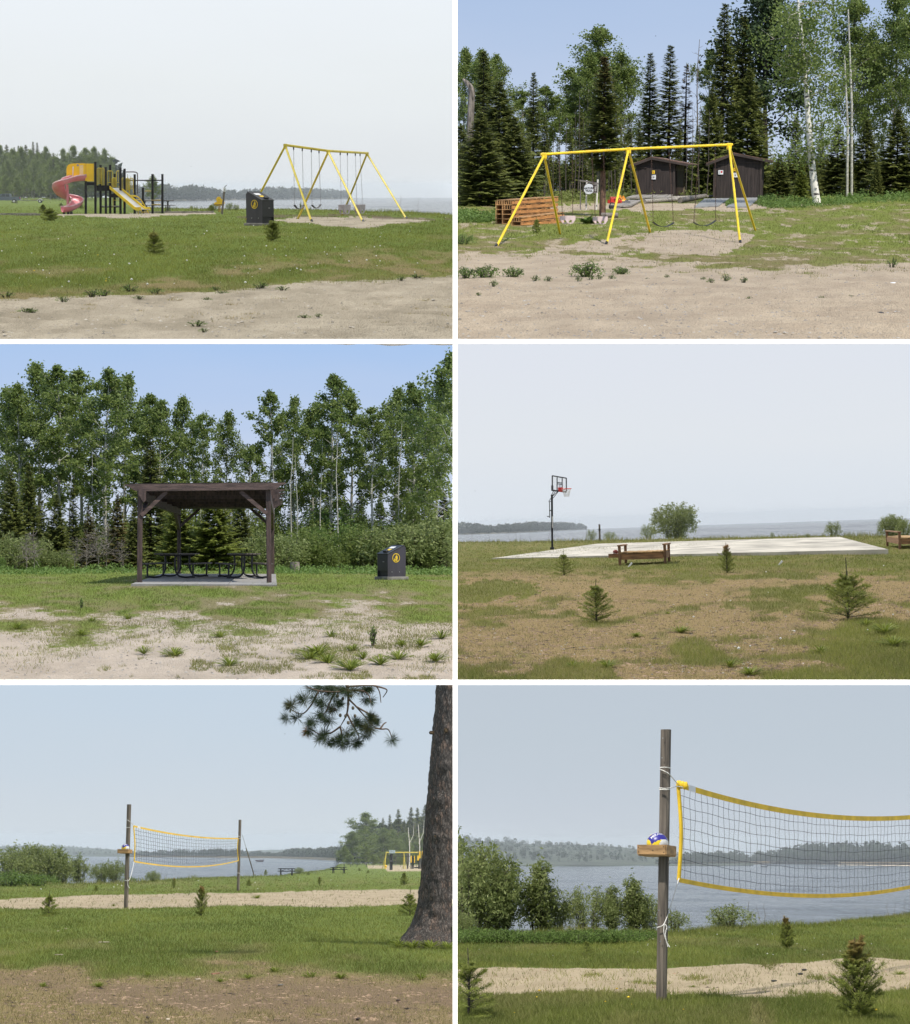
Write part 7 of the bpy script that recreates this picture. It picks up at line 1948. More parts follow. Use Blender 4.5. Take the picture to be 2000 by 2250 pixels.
t.mb('crank_handle', BLACKM, MB().tube([h8(302, 1130), h8(310, 1155, -.02), h8(270, 1125), h8(238, 1132)], .022, 7))
t.mb('crank_bracket', BLACKM, MB().box(h8(318, 983), (.12, .06, .05)))
# board: turned so that its far side is nearer the right
cA, cB, cC, cD = h8(352, 165, -.75), h8(686, 222, .35), h8(686, 548, .35), h8(352, 512, -.75)
bu = (cB - cA); bv = (cD - cA); bn = bu.cross(bv).normalized(); bn = bn if bn.y < 0 else -bn
def bp(u, v, o=0.0): return cA + bu*u + (lerp(cD, cC, u) - lerp(cA, cB, u))*v + bn*o
gl = bpy.data.materials.new('clear_acrylic'); gl.use_nodes = True
_b = gl.node_tree.nodes['Principled BSDF']; _b.inputs['Base Color'].default_value = (.9, .93, .95, 1); _b.inputs['Roughness'].default_value = .05; _b.inputs['Alpha'].default_value = .22
bd = t.mb('backboard', gl, MB().add([bp(0, 0), bp(1, 0), bp(1, 1), bp(0, 1)] + [bp(0, 0, .02), bp(1, 0, .02), bp(1, 1, .02), bp(0, 1, .02)], [(0, 1, 2, 3), (7, 6, 5, 4), (1, 0, 4, 5), (2, 1, 5, 6), (3, 2, 6, 7), (0, 3, 7, 4)]))
def strip(name, a_, c_, w, m, o=.03): t.mb(name, m, MB().bar(bp(*a_, o), bp(*c_, o), w, .03, bn), parent=bd)
for a_, c_, w in (((0, 0), (1, 0), .055), ((1, 0), (1, 1), .055), ((1, 1), (0, 1), .075), ((0, 1), (0, 0), .075)): strip('board_frame', a_, c_, w, BLACKM)
for a_, c_, w in (((.34, 0), (.34, 1), .045), ((.70, 0), (.70, 1), .045), ((.34, .40), (.70, .40), .035), ((.34, .50), (.70, .50), .035)): strip('frame_bar', a_, c_, w, BLACKM)
t.mb('board_emblem', mat('pale_blue_print', (.30, .34, .45), .5, bump=0), MB().prism([(-.06, -.12), (.0, -.16), (.06, -.1), (.03, 0), (.07, .14), (-.02, .16), (-.04, .05)], 0, .006, bp(.53, .68, .035), bu.normalized(), up, bn), parent=bd)
t.mb('corner_pad', BLACKM, MB().bar(bp(0, .66, .03), bp(0, 1.02, .03), .11, .06, bn), parent=bd)
rm = h8(560, 490, -.25); mt = t.mb('rim_bracket', REDP, MB().box(rm, (.26, .10, .22), bev=.02))
rc = h8(698, 472, -.55); ring = [rc + Vector((.225*1.1*math.cos(a), .225*math.sin(a), .012*math.sin(a))) for a in [2*math.pi*i/24 for i in range(25)]]
rimo = t.mb('rim', REDP, MB().tube(ring, .018, 7)); t.mb('rim_arm', REDP, MB().bar(rm, rc - Vector((.2, 0, 0)), .10, .03), parent=rimo)
nt = MB()
for i in range(12):
    for sg in (1, -1):
        pts = []
        for j in range(6):
            f = j / 5; a = 2*math.pi*(i + sg*j*.5) / 12; r = .225*(1 - .52*f**.7)
            pts.append(rc + Vector((r*1.1*math.cos(a), r*math.sin(a), -.40*f)))
        nt.tube(pts, .007, 4, cap=False)
t.mb('net', ROPE, nt)
# benches
def bench(b, label, x0, x1, row, rowb, L_dir, hs=.44, ha=.66):
    p = gp(b, x0, row); q = gp(b, x1, row)
    return p, q
def cedar_bench(b, label, p, q, depth, k=1.0, group=None, shelf=False, flip=1):
    """p, q: feet of the two front posts; depth: vector to the rear posts"""
    base = (p + q) / 2 + depth / 2
    t = T(b, 'wooden_bench', label, 'bench', base, group)
    u = (q - p).normalized(); dd = depth.normalized()
    for o in (p, q):
        for e in (Vector(), depth):
            f = o + e; f = Vector((f.x, f.y, float(gh(b, f.y)) - .03))
            t.mb('post', CEDARP, MB().bar(f, Vector((f.x, f.y, o.z + .64*k)), .095*k, .095*k, (0, 1, 0), .008))
        t.mb('arm_rest', CEDAR, MB().bar(o - dd*.08 + up*.66*k, o + depth + dd*.08 + up*.66*k, .15*k, .04*k))
        t.mb('end_panel', CEDAR, MB().bar(o + dd*.05 + up*.29*k, o + depth - dd*.05 + up*.29*k, .035, .20*k))
    for e in (dd*-.0, depth):
        t.mb('apron', CEDAR, MB().bar(p + e + u*.05 + up*.29*k, q + e - u*.05 + up*.29*k, .04, .20*k))
    L = (q - p).length; n = 14
    for i in range(n):
        c = p + u*(L*(i + .5)/n)
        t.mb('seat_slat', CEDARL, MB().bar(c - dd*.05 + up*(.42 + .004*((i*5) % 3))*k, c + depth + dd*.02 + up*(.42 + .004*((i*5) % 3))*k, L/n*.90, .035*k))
    return t
def bx(x, y): return (1330 + x / 11.36, 1180 + y / 11.36)
p, q = gp(4, *bx(370, 712)), gp(4, *bx(1485, 722)); q = Vector((q.x, p.y, p.z)); 
kb = ((712 - 205) / 11.36 / pxm(p.y)) / .68
rq = gp(4, *bx(518, 652)); rq = P(4, *bx(518, 652), p.y + 2.6); cedar_bench(4, 'cedar bench with armrests in front of the court, ball shelf at its left', p, q, Vector((rq.x - p.x, 2.6, 0)), kb)
r = P(4, *bx(92, 470), p.y + .5); r2 = P(4, *bx(330, 470), p.y + .5)
sh_ = T(4, 'ball_shelf', 'small wooden ball tray fixed to the left end of the cedar bench', 'tray', (r + r2) / 2)
for dy in (0, .32): sh_.mb('tray_board', CEDAR, MB().bar(r + Vector((0, dy, .0)), r2 + Vector((.1, dy, 0)), .03, .11))
sh_.mb('tray_floor', CEDAR, MB().bar(r + Vector((0, .16, -.04)), r2 + Vector((.1, .16, -.04)), .3, .02))
sh_.mb('tray_end', CEDAR, MB().box(r + Vector((.0, .16, 0)), (.03, .3, .11)))
def ball_panels(t, c, r, fn, mats, names, ax=None):
    m = {}
    nu, nv = 64, 40
    def pt(i, j):
        th = math.pi*i/nv; ph = 2*math.pi*j/nu
        return Vector((math.sin(th)*math.cos(ph), math.sin(th)*math.sin(ph), math.cos(th)))
    for i in range(nv):
        for j in range(nu):
            vs = [pt(i, j), pt(i+1, j), pt(i+1, j+1), pt(i, j+1)]
            cc = sum(vs, Vector()) / 4; k = fn(cc.normalized())
            rr = r if k != 'seam' else r*.99
            if i == 0: fs = [(0, 1, 2)]; vs = vs[:3]
            elif i == nv-1: vs = [vs[0], vs[1], vs[3]]; fs = [(0, 1, 2)]
            else: fs = [(0, 1, 2, 3)]
            m.setdefault(k, MB()).add([c + v*rr for v in vs], fs, True)
    for k, mb_ in m.items(): t.mb(names[k], mats[k], mb_)
bc = P(4, *bx(258, 378), p.y + .66); br2 = 66 / 11.36 / pxm(p.y)
t = T(4, 'basketball', 'brick red basketball with a white stripe resting in the bench tray', 'ball', bc)
ball_panels(t, bc, br2, lambda v: 'w' if abs(v.z*.85 + v.x*.32 + .42) < .09 else ('s' if abs(v.x*.8 - v.y*.4) < .03 or abs(v.z - .2*v.x) < .02 else 'r'), {'r': BROWNB, 'w': WHITV, 's': RUBBER}, {'r': 'red_panel', 'w': 'white_band', 's': 'seam_line'})
# right bench, seen from its end
def e8(x, y): return (1920 + x / 22.71, 1150 + y / 22.71)
p = gp(4, *e8(1315, 1290)); q = gp(4, *e8(690, 1145))
k2 = ((1290 - 430) / 22.71 / pxm(p.y)) / .68
cedar_bench(4, 'cedar bench at the right end of the court, partly out of view', p, p + Vector((3.6, -.6, 0)), q - p, k2)
# post, shrubs and young spruces
g = gp(4, *c5(1157, 655)); tp_ = P(4, *c5(1153, 516), g.y)
t = T(4, 'wooden_post', 'short dark post on the shore behind the court', 'post', g); t.mb('post', GREYPOST, MB().tube([g - up*.1, tp_], .07, 9)); t.mb('rope_wrap', BLACKM, MB().tube([lerp(g, tp_, .62), lerp(g, tp_, .75)], .085, 9))
B4 = [bush(111, 2.6, 1.65, ns=22, leaves=9500, ls=.105, low=.05), bush(112, 2., 1.2, ns=12, leaves=2600, ls=.09), bush(113, 2., .9, ns=9, leaves=1500, ls=.09), bush(114, 1.5, 1.5, ns=16, leaves=3200, ls=.07)]
for x, y, top, k, w, lb in ((1482, 1184, 1098, 0, 1.0, 'big round willow bush on the shore behind the court'), (1424, 1184, 1150, 1, .9, 'smaller willow bush at the left foot of the big one'), (1832, 1180, 1143, 1, .95, 'airy shrub on the shore behind the right part of the court'), (1961, 1180, 1126, 0, .95, 'leafy shrub behind the right hand bench'), (1989, 1180, 1140, 1, 1., 'shrub at the right edge behind the bench'),
    (1300, 1187, 1163, 2, 1.2, 'low leafy shrub left of the short dark post'), (1340, 1186, 1166, 3, .8, 'low green shrub right of the short dark post'), (1775, 1181, 1171, 3, .8, 'low shrub on the bank left of the airy one'), (1697, 1182, 1169, 2, 1., 'sprig on the bank behind the middle of the court')):
    plant_row(4, 'shore_shrub', B4[k], x, y, top, lb, 'shrub', group='shrubs on the lakeshore behind the court', wide=w, names=('stems', 'leaves'))
Y4 = [young(121, R=.40, nwh=7, nd=24, top=.32), young(122, R=.30, nwh=7, nb=6, top=.25, brown=.95, nd=28, dense=1.1, ovoid=True), young(123, R=.46, nwh=8, nb=7, nd=30, top=.30, dense=1.1), young(124, R=.5, nwh=7, nb=7, nd=30, top=.42, dense=1.2)]
e7 = lambda x, y: (1000 + x / 1.817, 1160 + y / 1.817)
for x, y, top, k, w, lb in ((435, 190, 82, 0, 1.1, 'young green spruce in front of the left corner of the court'), (1087, 178, 55, 1, 1.0, 'young spruce with a rusty brown top in front of the court'), (566, 372, 200, 2, 1.0, 'olive green young spruce in the brown grass, foreground left'), (1570, 362, 112, 3, 1.05, 'dark young spruce with a tall bare leader, foreground right')):
    plant_row(4, 'young_spruce', Y4[k], *e7(x, y), e7(x, top)[1], lb, 'young spruce', group='young spruces before the court', wide=w * 1.28)
for i, (x, y, s) in enumerate(((900, 420, .3), (610, 560, .32), (780, 182, .18), (850, 345, .16), (1640, 235, .2), (1665, 190, .2), (1715, 420, .4), (1640, 390, .3), (1750, 470, .35), (1100, 555, .3), (1180, 590, .3), (470, 560, .25), (725, 435, .2), (1460, 500, .3))):
    plant(4, 'grass_tuft', TU[i % 2], gp(4, *e7(x, y)) - up*.01, s*.42, 'bright green grass tuft in the brown grass before the court', 'grass tuft', group='bright tufts in the brown grass', wide=1.7, names=('stem', 'blades'))
for i, (x, y, r) in enumerate(((700, 155, .05), (1300, 148, .06), (575, 370, .02))[:2]):
    g = gp(4, *e7(x, y)); solo(4, 'wood_chip', MB().box(g + up*.05, (.05, .03, .16), Matrix.Rotation(.7, 3, 'Y'), .006).mesh('wood_chip', WHITEP), ['pale splinter lying in front of the cedar bench', 'pale chip on the brown grass right of the brown topped spruce'][i], 'wood chip')
for i, (x, y, top) in enumerate(((1038, 1190, 1168), (1075, 1190, 1172), (1120, 1190, 1170), (1135, 1190, 1169), (1145, 1190, 1172), (1166, 1190, 1168), (1205, 1189, 1168), (1218, 1189, 1172), (1227, 1189, 1174), (1288, 1188, 1156), (1878, 1179, 1160))):
    plant_row(4, 'dead_stalk', DS[i % 2], x, y, top, 'dry stalk standing on the lake bank behind the court', 'plant', group='dry stalks on the bank behind the court', names=('stem', 'leaves'))
w4 = [(1000, 1175.3), (1100, 1172.3), (1200, 1168.0), (1290, 1163.6)]
t4 = [(1000, 1144), (1025, 1146), (1050, 1149), (1080, 1152), (1120, 1148), (1150, 1146), (1165, 1143), (1195, 1145), (1225, 1145), (1260, 1147), (1280, 1149), (1290, 1156)]
shore_land(4, w4, -2.0); far_wood(4, 'far_wood', t4, w4, (1003, 1288), 520, .35, seed=5, depth=120)

# ================================================================ places 5 and 6: volleyball net by the lake
def vnet(b, A, B_, C, D, sag_t, sag_b, tape, ncol, nrow, label, tag_):
    """A, B: top corners; C, D: lower corners under A, B"""
    base = (A + B_ + C + D) / 4
    t = T(b, 'volleyball_net', label, 'volleyball net', base)
    def top(u): return lerp(A, B_, u) - up*sag_t*4*u*(1-u)*(1.0 - .15*u)
    def bot(u): return lerp(C, D, u) - up*sag_b*4*u*(1-u)
    N_ = 40
    def band(f, h):
        m = MB(); vs = []
        for i in range(N_ + 1):
            p = f(i / N_)
            for dy, dz in ((-.012, -h/2), (.012, -h/2), (.012, h/2), (-.012, h/2)): vs.append(p + Vector((0, dy, dz)))
        m.add(vs, [(4*i+j, 4*i+(j+1) % 4, 4*i+4+(j+1) % 4, 4*i+4+j) for i in range(N_) for j in range(4)] + [(3, 2, 1, 0), (4*N_, 4*N_+1, 4*N_+2, 4*N_+3)])
        return m
    t.mb('top_tape', NETY, band(top, tape)); t.mb('bottom_tape', NETY, band(bot, tape*.8))
    for f0, f1 in ((A, C), (B_, D)):
        mid = (f0 + f1)/2 + Vector((.03 if f0 is A else -.03, 0, 0))
        t.mb('side_tape', NETY, MB().tube(bez([f0, mid, f1], 6), tape*.36, 6))
    rg = np.random.default_rng(9); m = MB(); r = .003 if b == 6 else .005
    for i in range(1, ncol):
        u = i / ncol; a = top(u); c = bot(u); w1 = rg.normal()*.008
        pts = [lerp(a, c, k/7) + Vector((math.sin(k*2.2 + i)*.006 + w1*math.sin(k*.45), 0, 0)) for k in range(8)]
        m.tube(pts, r*.8, 3, cap=False)
    for j in range(1, nrow):
        k = j / nrow
        m.tube([lerp(top(i/N_), bot(i/N_), k) + up*.006*math.sin(i*1.7+j) for i in range(N_+1)], r, 3, cap=False)
    t.mb('mesh', CORD, m)
    if tag_:
        t.mb('maker_label', WHITEP, MB().bar(top(.028) + Vector((0, -.016, 0)), top(.046) + Vector((0, -.016, 0)), .006, tape*1.02))
    return t, top, bot
def vpole(b, label, bot, top, r):
    t = T(b, 'net_post', label, 'post', bot)
    ang = .5
    t.mb('post', GREYPOST, MB().prism([(r*math.cos(a), r*math.sin(a)) for a in (ang-.25, ang+.25, ang+1.32, ang+1.82, ang+2.89, ang+3.39, ang+4.46, ang+4.96)], -.15, (top-bot).length, bot, (1, 0, 0), (0, 1, 0), (top-bot).normalized()))
    return t
def rope(b, label, paths, r, cat='rope', name='rope', group=None):
    base = Vector(paths[0][0]); t = T(b, name, label, cat, base, group)
    for p in paths: t.mb('strand', ROPE, MB().tube(bez(p, 6), r, 5))
    return t
def shelf_and_ball(b, cx, y0, y1, xl, xr, xc, ballc, ballr, Y, text=True):
    s = 1 / pxm(Y)
    A0, A1, A2 = P(b, xl, y0, Y - .16), P(b, xc, y0, Y - .26), P(b, xr, y0 + (y1 - y0)*.15, Y + .05)
    h = (y1 - y0) * s * .85
    t = T(b, 'ball_box', 'open wooden box nailed to the near net post, holding a ball' if b == 6 else 'small open wooden box on the near net post holding a ball', 'box', (A0 + A2)/2)
    d1 = (A1 - A0); d2 = (A2 - A1)
    B0 = A0 + d2
    for p, q in ((A0, A1), (A1, A2), (A0, B0), (B0, A2)):
        t.mb('side_board', PINEBOX, MB().bar(p - up*h/2, q - up*h/2, .022, h))
    t.mb('floor_board', PINEBOX, MB().add([A0 - up*h, A1 - up*h, A2 - up*h, B0 - up*h] + [v - up*(h + .015) for v in (A0, A1, A2, B0)], [(0, 1, 2, 3), (7, 6, 5, 4), (1, 0, 4, 5), (2, 1, 5, 6), (3, 2, 6, 7), (0, 3, 7, 4)]))
    if b == 6:
        n1 = d1.cross(up).normalized(); n1 = n1 if n1.y < 0 else -n1
        for k, z in ((.03, .25), (.03, .75), (.95, .2), (.95, .8), (.55, .6)):
            t.mb('screw', INK, MB().disc(A0 + d1*k - up*h*z + n1*.012, .006, n1, .002, 8))
    c = P(b, *ballc, Y - .10); R_ = ballr * s
    t2 = T(b, 'volleyball', 'blue, yellow and white volleyball in the wooden box' if b == 6 else 'blue, yellow and white volleyball sitting on the post box', 'ball', c)
    ctr = Vector((.08, -.70, .71)).normalized(); e1 = Vector((.90, .05, .10)); e1 = (e1 - ctr*e1.dot(ctr)).normalized(); e1 = (e1 + ctr.cross(e1)*.32).normalized(); e2 = ctr.cross(e1)
    def fn(v):
        a_, c_ = v.dot(e1), v.dot(e2)
        w_ = c_ - .12*a_*a_ - .06
        if v.dot(ctr) > -.2 and abs(w_) < .50 and a_ > -.80 and a_ < .84: return 'b'
        if v.x < .22 + .5*v.z and (v.z < .35 or v.x < -.5): return 'y'
        return 'w'
    ball_panels(t2, c, R_, fn, {'b': BLUEP, 'y': YELV, 'w': WHITV}, {'b': 'blue_panel', 'y': 'yellow_panel', 'w': 'white_panel'})
    if text:
        me = text_mesh('lettering', 'MIKASA', R_*.40, WHITV, .0005, .0009)
        for v in me.vertices:
            a_ = v.co.x / R_; c_ = v.co.y / R_ + .22 + .08*a_
            d = ctr*math.cos(a_)*math.cos(c_) + e1*math.sin(a_) + e2*math.sin(c_)
            w = c + d.normalized()*(R_*1.006 + v.co.z) - t2.loc
            v.co = w
        me.update(); t2.part('lettering', me)
    else:
        pts = []
        for k in range(9):
            a_ = -.45 + .1*k; c_ = .14 - .5*a_*a_*1.4; pts.append(c + (ctr + e1*a_ + e2*c_).normalized()*R_*1.01)
        t2.mb('white_stripe', WHITV, MB().tube(pts, R_*.10, 6))
    return t
def a5(x, y): return (x / 3.245, 1750 + y / 3.245)
def b5(x, y): return (500 + x / 3.634, 1750 + y / 3.634)
# place 5
Y1 = gp(5, *a5(897, 800)).y; Y2 = gp(5, *a5(1698, 674)).y
p1, p1t = P(5, *a5(898, 800), Y1), P(5, *a5(921, 57), Y1); p2, p2t = P(5, *a5(1698, 672), Y2), P(5, *a5(1712, 167), Y2)
vpole(5, 'weathered near post of the volleyball net, with a ball box on it', p1, p1t, .062); vpole(5, 'weathered far post of the volleyball net', p2, p2t, .060)
def on5(x, y, u): return P(5, *a5(x, y), Y1 + (Y2 - Y1)*u)
t5, _, _ = vnet(5, on5(953, 212, .08), on5(1698, 300, .985), on5(957, 464, .08), on5(1700, 458, .985), .13, .20, 12 / 3.245 / pxm(58), 58, 9, 'volleyball net with yellow tapes strung between two weathered posts', True)
rope(5, 'white ropes tying the net to the near post', [[P(5, *a5(905, 165), Y1 - .07), P(5, *a5(932, 185), Y1), on5(952, 210, .08)], [P(5, *a5(900, 222), Y1 - .075), P(5, *a5(926, 222), Y1 - .10)], [on5(957, 466, .08), P(5, *a5(925, 590), Y1 - .1), P(5, *a5(890, 600), Y1 - .075)], [P(5, *a5(912, 590), Y1 - .075), P(5, *a5(910, 630), Y1 - .075), P(5, *a5(924, 655), Y1 - .075)]], .007)
rope(5, 'white rope lashed round the far post', [[P(5, *a5(1696, 282), Y2 - .07), P(5, *a5(1715, 290), Y2 - .07)], [P(5, *a5(1697, 303), Y2 - .07), P(5, *a5(1716, 300), Y2 - .07)], [P(5, *a5(1692, 545), Y2 - .07), P(5, *a5(1710, 548), Y2 - .07)]], .01)
shelf_and_ball(5, 0, 1750 + 376/3.245, 1750 + 404/3.245, 840/3.245, 942/3.245, 912/3.245, a5(894, 367), 27/3.245, Y1, False)
g1 = gp(5, *b5(212, 627)); top = P(5, *b5(118, 308), g1.y - 25)
t = T(5, 'guy_strap', 'slanting tan guy strap from the far post to the ground', 'strap', g1)
t.mb('strap', mat('tan_strap', (.30, .22, .12), .8, bump=0), MB().bar(lerp(top, g1, .30), g1, .09, .03)); t.mb('cord', GREYWOOD, MB().tube([top, lerp(top, g1, .3)], .018, 5))
# lakeside furniture far off
for (x0, x1, row, yaw, lb) in ((395, 545, 634, .05, 'dark picnic table on the lake bank right of the net'), (815, 960, 615, -.25, 'dark picnic table farther along the bank, near the leafy trees')):
    g = gp(5, *b5((x0 + x1)/2, row)); picnic_table(5, 'picnic_table', lb, g, yaw, w=.75, L=(x1 - x0)/3.634/pxm(g.y)*.86, seat=.5, h=.70, group='picnic tables on the far bank', frame='wood', wood=BLACKP)
# distant play yard beside the pine
def f8(x, y): return (820 + x / 12.98, 1850 + y / 12.98)
Yp = gp(5, *f8(330, 770)).y
def fp(x, y, dy=0.0): return P(5, *f8(x, y), Yp + dy)
zg = float(gh(5, Yp))
t = T(5, 'swing_set', 'distant pale yellow swing frame in front of the wood', 'swing set', at(5, f8(600, 0)[0], Yp))
t.mb('top_beam', Y_DULL, MB().tube([fp(365, 302), fp(1290, 302)], .09, 8))
for x0, x1 in ((375, 320), (372, 262), (878, 920), (876, 862)):
    e = fp(x1, 770, .6 if x1 in (262, 862) else -.6); e.z = zg - .1; t.mb('leg', Y_DULL, MB().tube([fp(x0, 305), e], .07, 7))
t = T(5, 'court_hoop_board', 'distant clear backboard seen over the swing frame', 'basketball hoop', at(5, f8(515, 0)[0], Yp - 15))
t.mb('backboard', mat('pale_backboard', (.35, .42, .46), .4, bump=0), MB().box(P(5, *f8(545, 280), Yp - 12), (165/12.98/pxm(Yp), .1, 85/12.98/pxm(Yp))))
p = at(5, f8(515, 0)[0], Yp - 15); q = P(5, *f8(512, 330), Yp - 15)
g = at(5, f8(515, 0)[0], Yp - 18); q = P(5, *f8(512, 335), Yp - 18)
t.mb('pole', BLACKP, MB().bar(Vector((q.x, q.y, g.z - .1)), q, .40, .40, (0, 1, 0)))
t = T(5, 'litter_bin', 'distant dark litter post with a pale plate left of the play structure', 'post', at(5, f8(515, 0)[0], Yp - 26))
q0 = P(5, *f8(515, 345), Yp - 26); g = at(5, f8(515, 0)[0], Yp - 26)
t.mb('body', BLACKP, MB().bar(Vector((q0.x, q0.y, g.z - .1)), q0, 78/12.98/pxm(Yp - 26), .4, (0, 1, 0))); t.mb('plate', GALV, MB().box(P(5, *f8(510, 545), Yp - 26.25), (.22, .04, .12)))
t = T(5, 'play_structure', 'distant yellow and black play structure half hidden by the pine', 'play structure', at(5, f8(1250, 0)[0], Yp))
for x, y0 in ((1082, 420), (1118, 400), (1148, 400), (1300, 470), (1325, 470), (1360, 470), (1395, 470)):
    q = fp(x, y0); t.mb('post', BLACKP, MB().bar(Vector((q.x, q.y, zg - .1)), q, 24/12.98/pxm(Yp), .2, (0, 1, 0)))
for x0, x1, y0, y1 in ((1068, 1098, 395, 590), (1172, 1190, 395, 600), (1262, 1305, 390, 530), (1312, 1352, 268, 465), (1388, 1440, 265, 465)):
    a_, c_ = fp(x0, y0, -.3), fp(x1, y1, -.3); t.mb('panel', Y_PLAS, MB().box((a_ + c_)/2, (c_.x - a_.x, .12, a_.z - c_.z)))
t.mb('deck', BLACKP, MB().box(fp(1250, 735), (150/12.98/pxm(Yp), 1, .2)))
t.mb('overhead_pipe', BLACKM, MB().tube([fp(570, 408), fp(1160, 408)], .05, 6))
p = fp(985, 330, 1); solo(5, 'wooden_post', MB().bar(Vector((p.x, p.y, zg - .1)), p, .22, .2, (0, 1, 0)).mesh('wooden_post', GREYPOST), 'distant leaning grey post in front of the swing frame', 'post')
p = fp(360, 700, -4); t = T(5, 'spring_rider', 'tiny distant yellow spring rider at the left swing leg', 'spring rider', at(5, f8(360, 0)[0], Yp - 4))
t.mb('body', Y_PLAS, MB().ball(fp(358, 690, -4), .2, 10, 8, (1, .6, 1))); t.mb('stem', Y_PLAS, MB().box(fp(365, 750, -4), (.16, .16, .6)))

# plants of place 5
B5 = [bush(131, 2.2, 1.6, ns=20, leaves=8500, ls=.10, low=.03), bush(132, 2.2, .9, ns=12, leaves=3000, ls=.09, shape='cone'), bush(133, 1.8, 1.5, ns=18, leaves=5500, ls=.085, low=.03), bush(134, 1.0, 1.8, ns=22, leaves=5000, ls=.07, low=.02, leafm=M_weed)]
for x, row, top, k, w, lb in ((10, 1942, 1855, 2, 1.1, 'leafy willow at the left edge of the lake bank'), (65, 1941, 1849, 0, .8, 'dark willow second from the left edge'), (105, 1941, 1853, 0, .9, 'lighter tall willow, the broadest of the left group'), (135, 1941, 1888, 2, .8, 'low willow at the right side of the left group'), (20, 1948, 1912, 3, 1.2, 'low tangle of shrubs in front of the left willows'), (80, 1948, 1918, 3, 1., 'low herbs in front of the broad willow'),
    (173, 1940, 1870, 1, 1.15, 'upright pointed willow between the left group and the near post'), (222, 1939, 1893, 2, .8, 'rounded willow left of the near post'), (252, 1939, 1887, 2, .75, 'rounded willow touching the near post'), (285, 1938, 1926, 3, .8, 'low shrub right of the near post'), (336, 1937, 1912, 2, .9, 'small airy shrub on the bank under the net'), (657, 1920, 1905, 2, 1.0, 'bright leafy shrub beside the nearer picnic table')):
    plant_row(5, 'shore_shrub', B5[k], x, row, top, lb, 'shrub', group='willows and shrubs on the bank by the net', wide=w, names=('stems', 'leaves'))
Y5 = [young(141, R=.42, nwh=6, top=.36, nb=5, fine=.07), young(142, R=.36, nwh=9, nb=8, nd=30, top=.18, brown=.7, dense=1.1, ovoid=True), young(143, R=.55, nwh=6, nb=7, top=.2, fine=.09)]
for x, row, top, k, w, lb in ((107, 2014, 1953, 0, 1.1, 'young spruce with open whorls left of the near net post'), (442, 2012, 1946, 1, 1.05, 'dense young spruce with browning tips in front of the sand'), (211, 1958, 1946, 2, 1.2, 'small dark spruce on the lawn left of the near post'), (382, 1952, 1929, 1, .9, 'small spruce on the lawn behind the net'), (547, 1947, 1932, 2, 1.1, 'small round spruce right of the far net post'),
    (702, 1944, 1926, 1, 1., 'small spruce on the lawn below the farther picnic table'), (888, 1945, 1917, 2, .9, 'spruce on the lawn near the pine trunk'), (584, 1923, 1911, 2, .9, 'pale small spruce on the bank left of the nearer picnic table'), (678, 1923, 1915, 2, 1., 'tiny spruce right of the bright leafy shrub'), (790, 1914, 1907, 2, 1.2, 'rusty round young spruce near the sand of the play yard'), (809, 1919, 1912, 2, 1.2, 'low round spruce below the play yard'), (901, 2012, 1950, 0, 1.3, 'dark young spruce right against the pine trunk')):
    plant_row(5, 'young_spruce', Y5[k], x, row, top, lb, 'young spruce', group='young spruces around the net', wide=w)
for i, (x, row, top) in enumerate(((352, 1936, 1914), (361, 1936, 1916), (364, 1936, 1918), (470, 1928, 1916), (690, 1915, 1902), (684, 1915, 1904), (545, 1925, 1914), (290, 1938, 1918))):
    plant_row(5, 'dead_stalk', DS[i % 2], x, row, top, 'dry stalk on the bank beyond the volleyball net', 'plant', group='dry stalks on the bank beyond the net', names=('stem', 'leaves'))
for x, Y, top, k, w, lb in ((803, 430, 1785, 2, 1.0, 'tall pale leafy tree at the left end of the far wood'), (775, 400, 1826, 3, 1.0, 'leafy tree at the lake side of the far wood'), (842, 420, 1819, 3, .9, 'round leafy tree in the middle of the far wood'), (757, 360, 1862, 3, 1.1, 'low round tree by the water at the left of the far wood'), (805, 350, 1857, 3, 1.0, 'bushy pale green tree in front of the far wood'), (870, 400, 1845, 3, .8, 'leafy tree behind the swing frame'), (930, 400, 1832, 3, .8, 'leafy tree beside the pine trunk'), (785, 345, 1885, 3, .9, 'small bushy tree with a pale stem by the bank'), (900, 420, 1850, 3, .9, 'leafy tree behind the play yard'), (835, 380, 1870, 3, .9, 'low leafy tree left of the swing frame'), (955, 400, 1840, 3, .9, 'leafy tree hidden by the pine'), (822, 440, 1830, 3, 1., 'leafy tree filling the far wood behind the round one'), (862, 440, 1822, 3, 1., 'leafy tree filling the far wood right of the round one'), (890, 440, 1830, 3, 1., 'leafy tree behind the leaning birch stem'), (770, 345, 1878, 3, 1.2, 'low leafy tree at the water edge of the far wood'), (820, 345, 1880, 3, 1.2, 'low bushy tree in front of the far wood'), (850, 350, 1885, 3, 1.2, 'low bushy tree left behind the swing frame'), (880, 350, 1880, 3, 1.2, 'low bushy tree behind the middle of the swing frame'), (915, 350, 1875, 3, 1.2, 'low bushy tree behind the play yard'), (945, 350, 1870, 3, 1.2, 'low bushy tree beside the pine trunk')):
    w *= 1.7; k = 3
    plant_px(5, 'leafy_tree', AS[k], x, Y, top, lb, 'tree', group='leafy trees of the far wood', wide=w)
for x, Y, top, lb in ((841, 470, 1796, 'dark spruce top left in the far wood'), (856, 470, 1789, 'spruce top second from the left in the far wood'), (875, 460, 1776, 'tall pointed spruce in the middle of the far wood'), (903, 460, 1772, 'tall spruce right of the pointed one'), (917, 470, 1773, 'tall spruce beside the pine, second last'), (934, 450, 1766, 'tallest spruce of the far wood, touching the pine trunk'), (888, 450, 1800, 'lower spruce between the tall ones'), (955, 450, 1770, 'spruce hidden behind the pine')):
    plant_px(5, 'spruce_tree', SPR[0 if x < 870 else 2], x, Y, top, lb, 'tree', group='spruces of the far wood', wide=1.1)
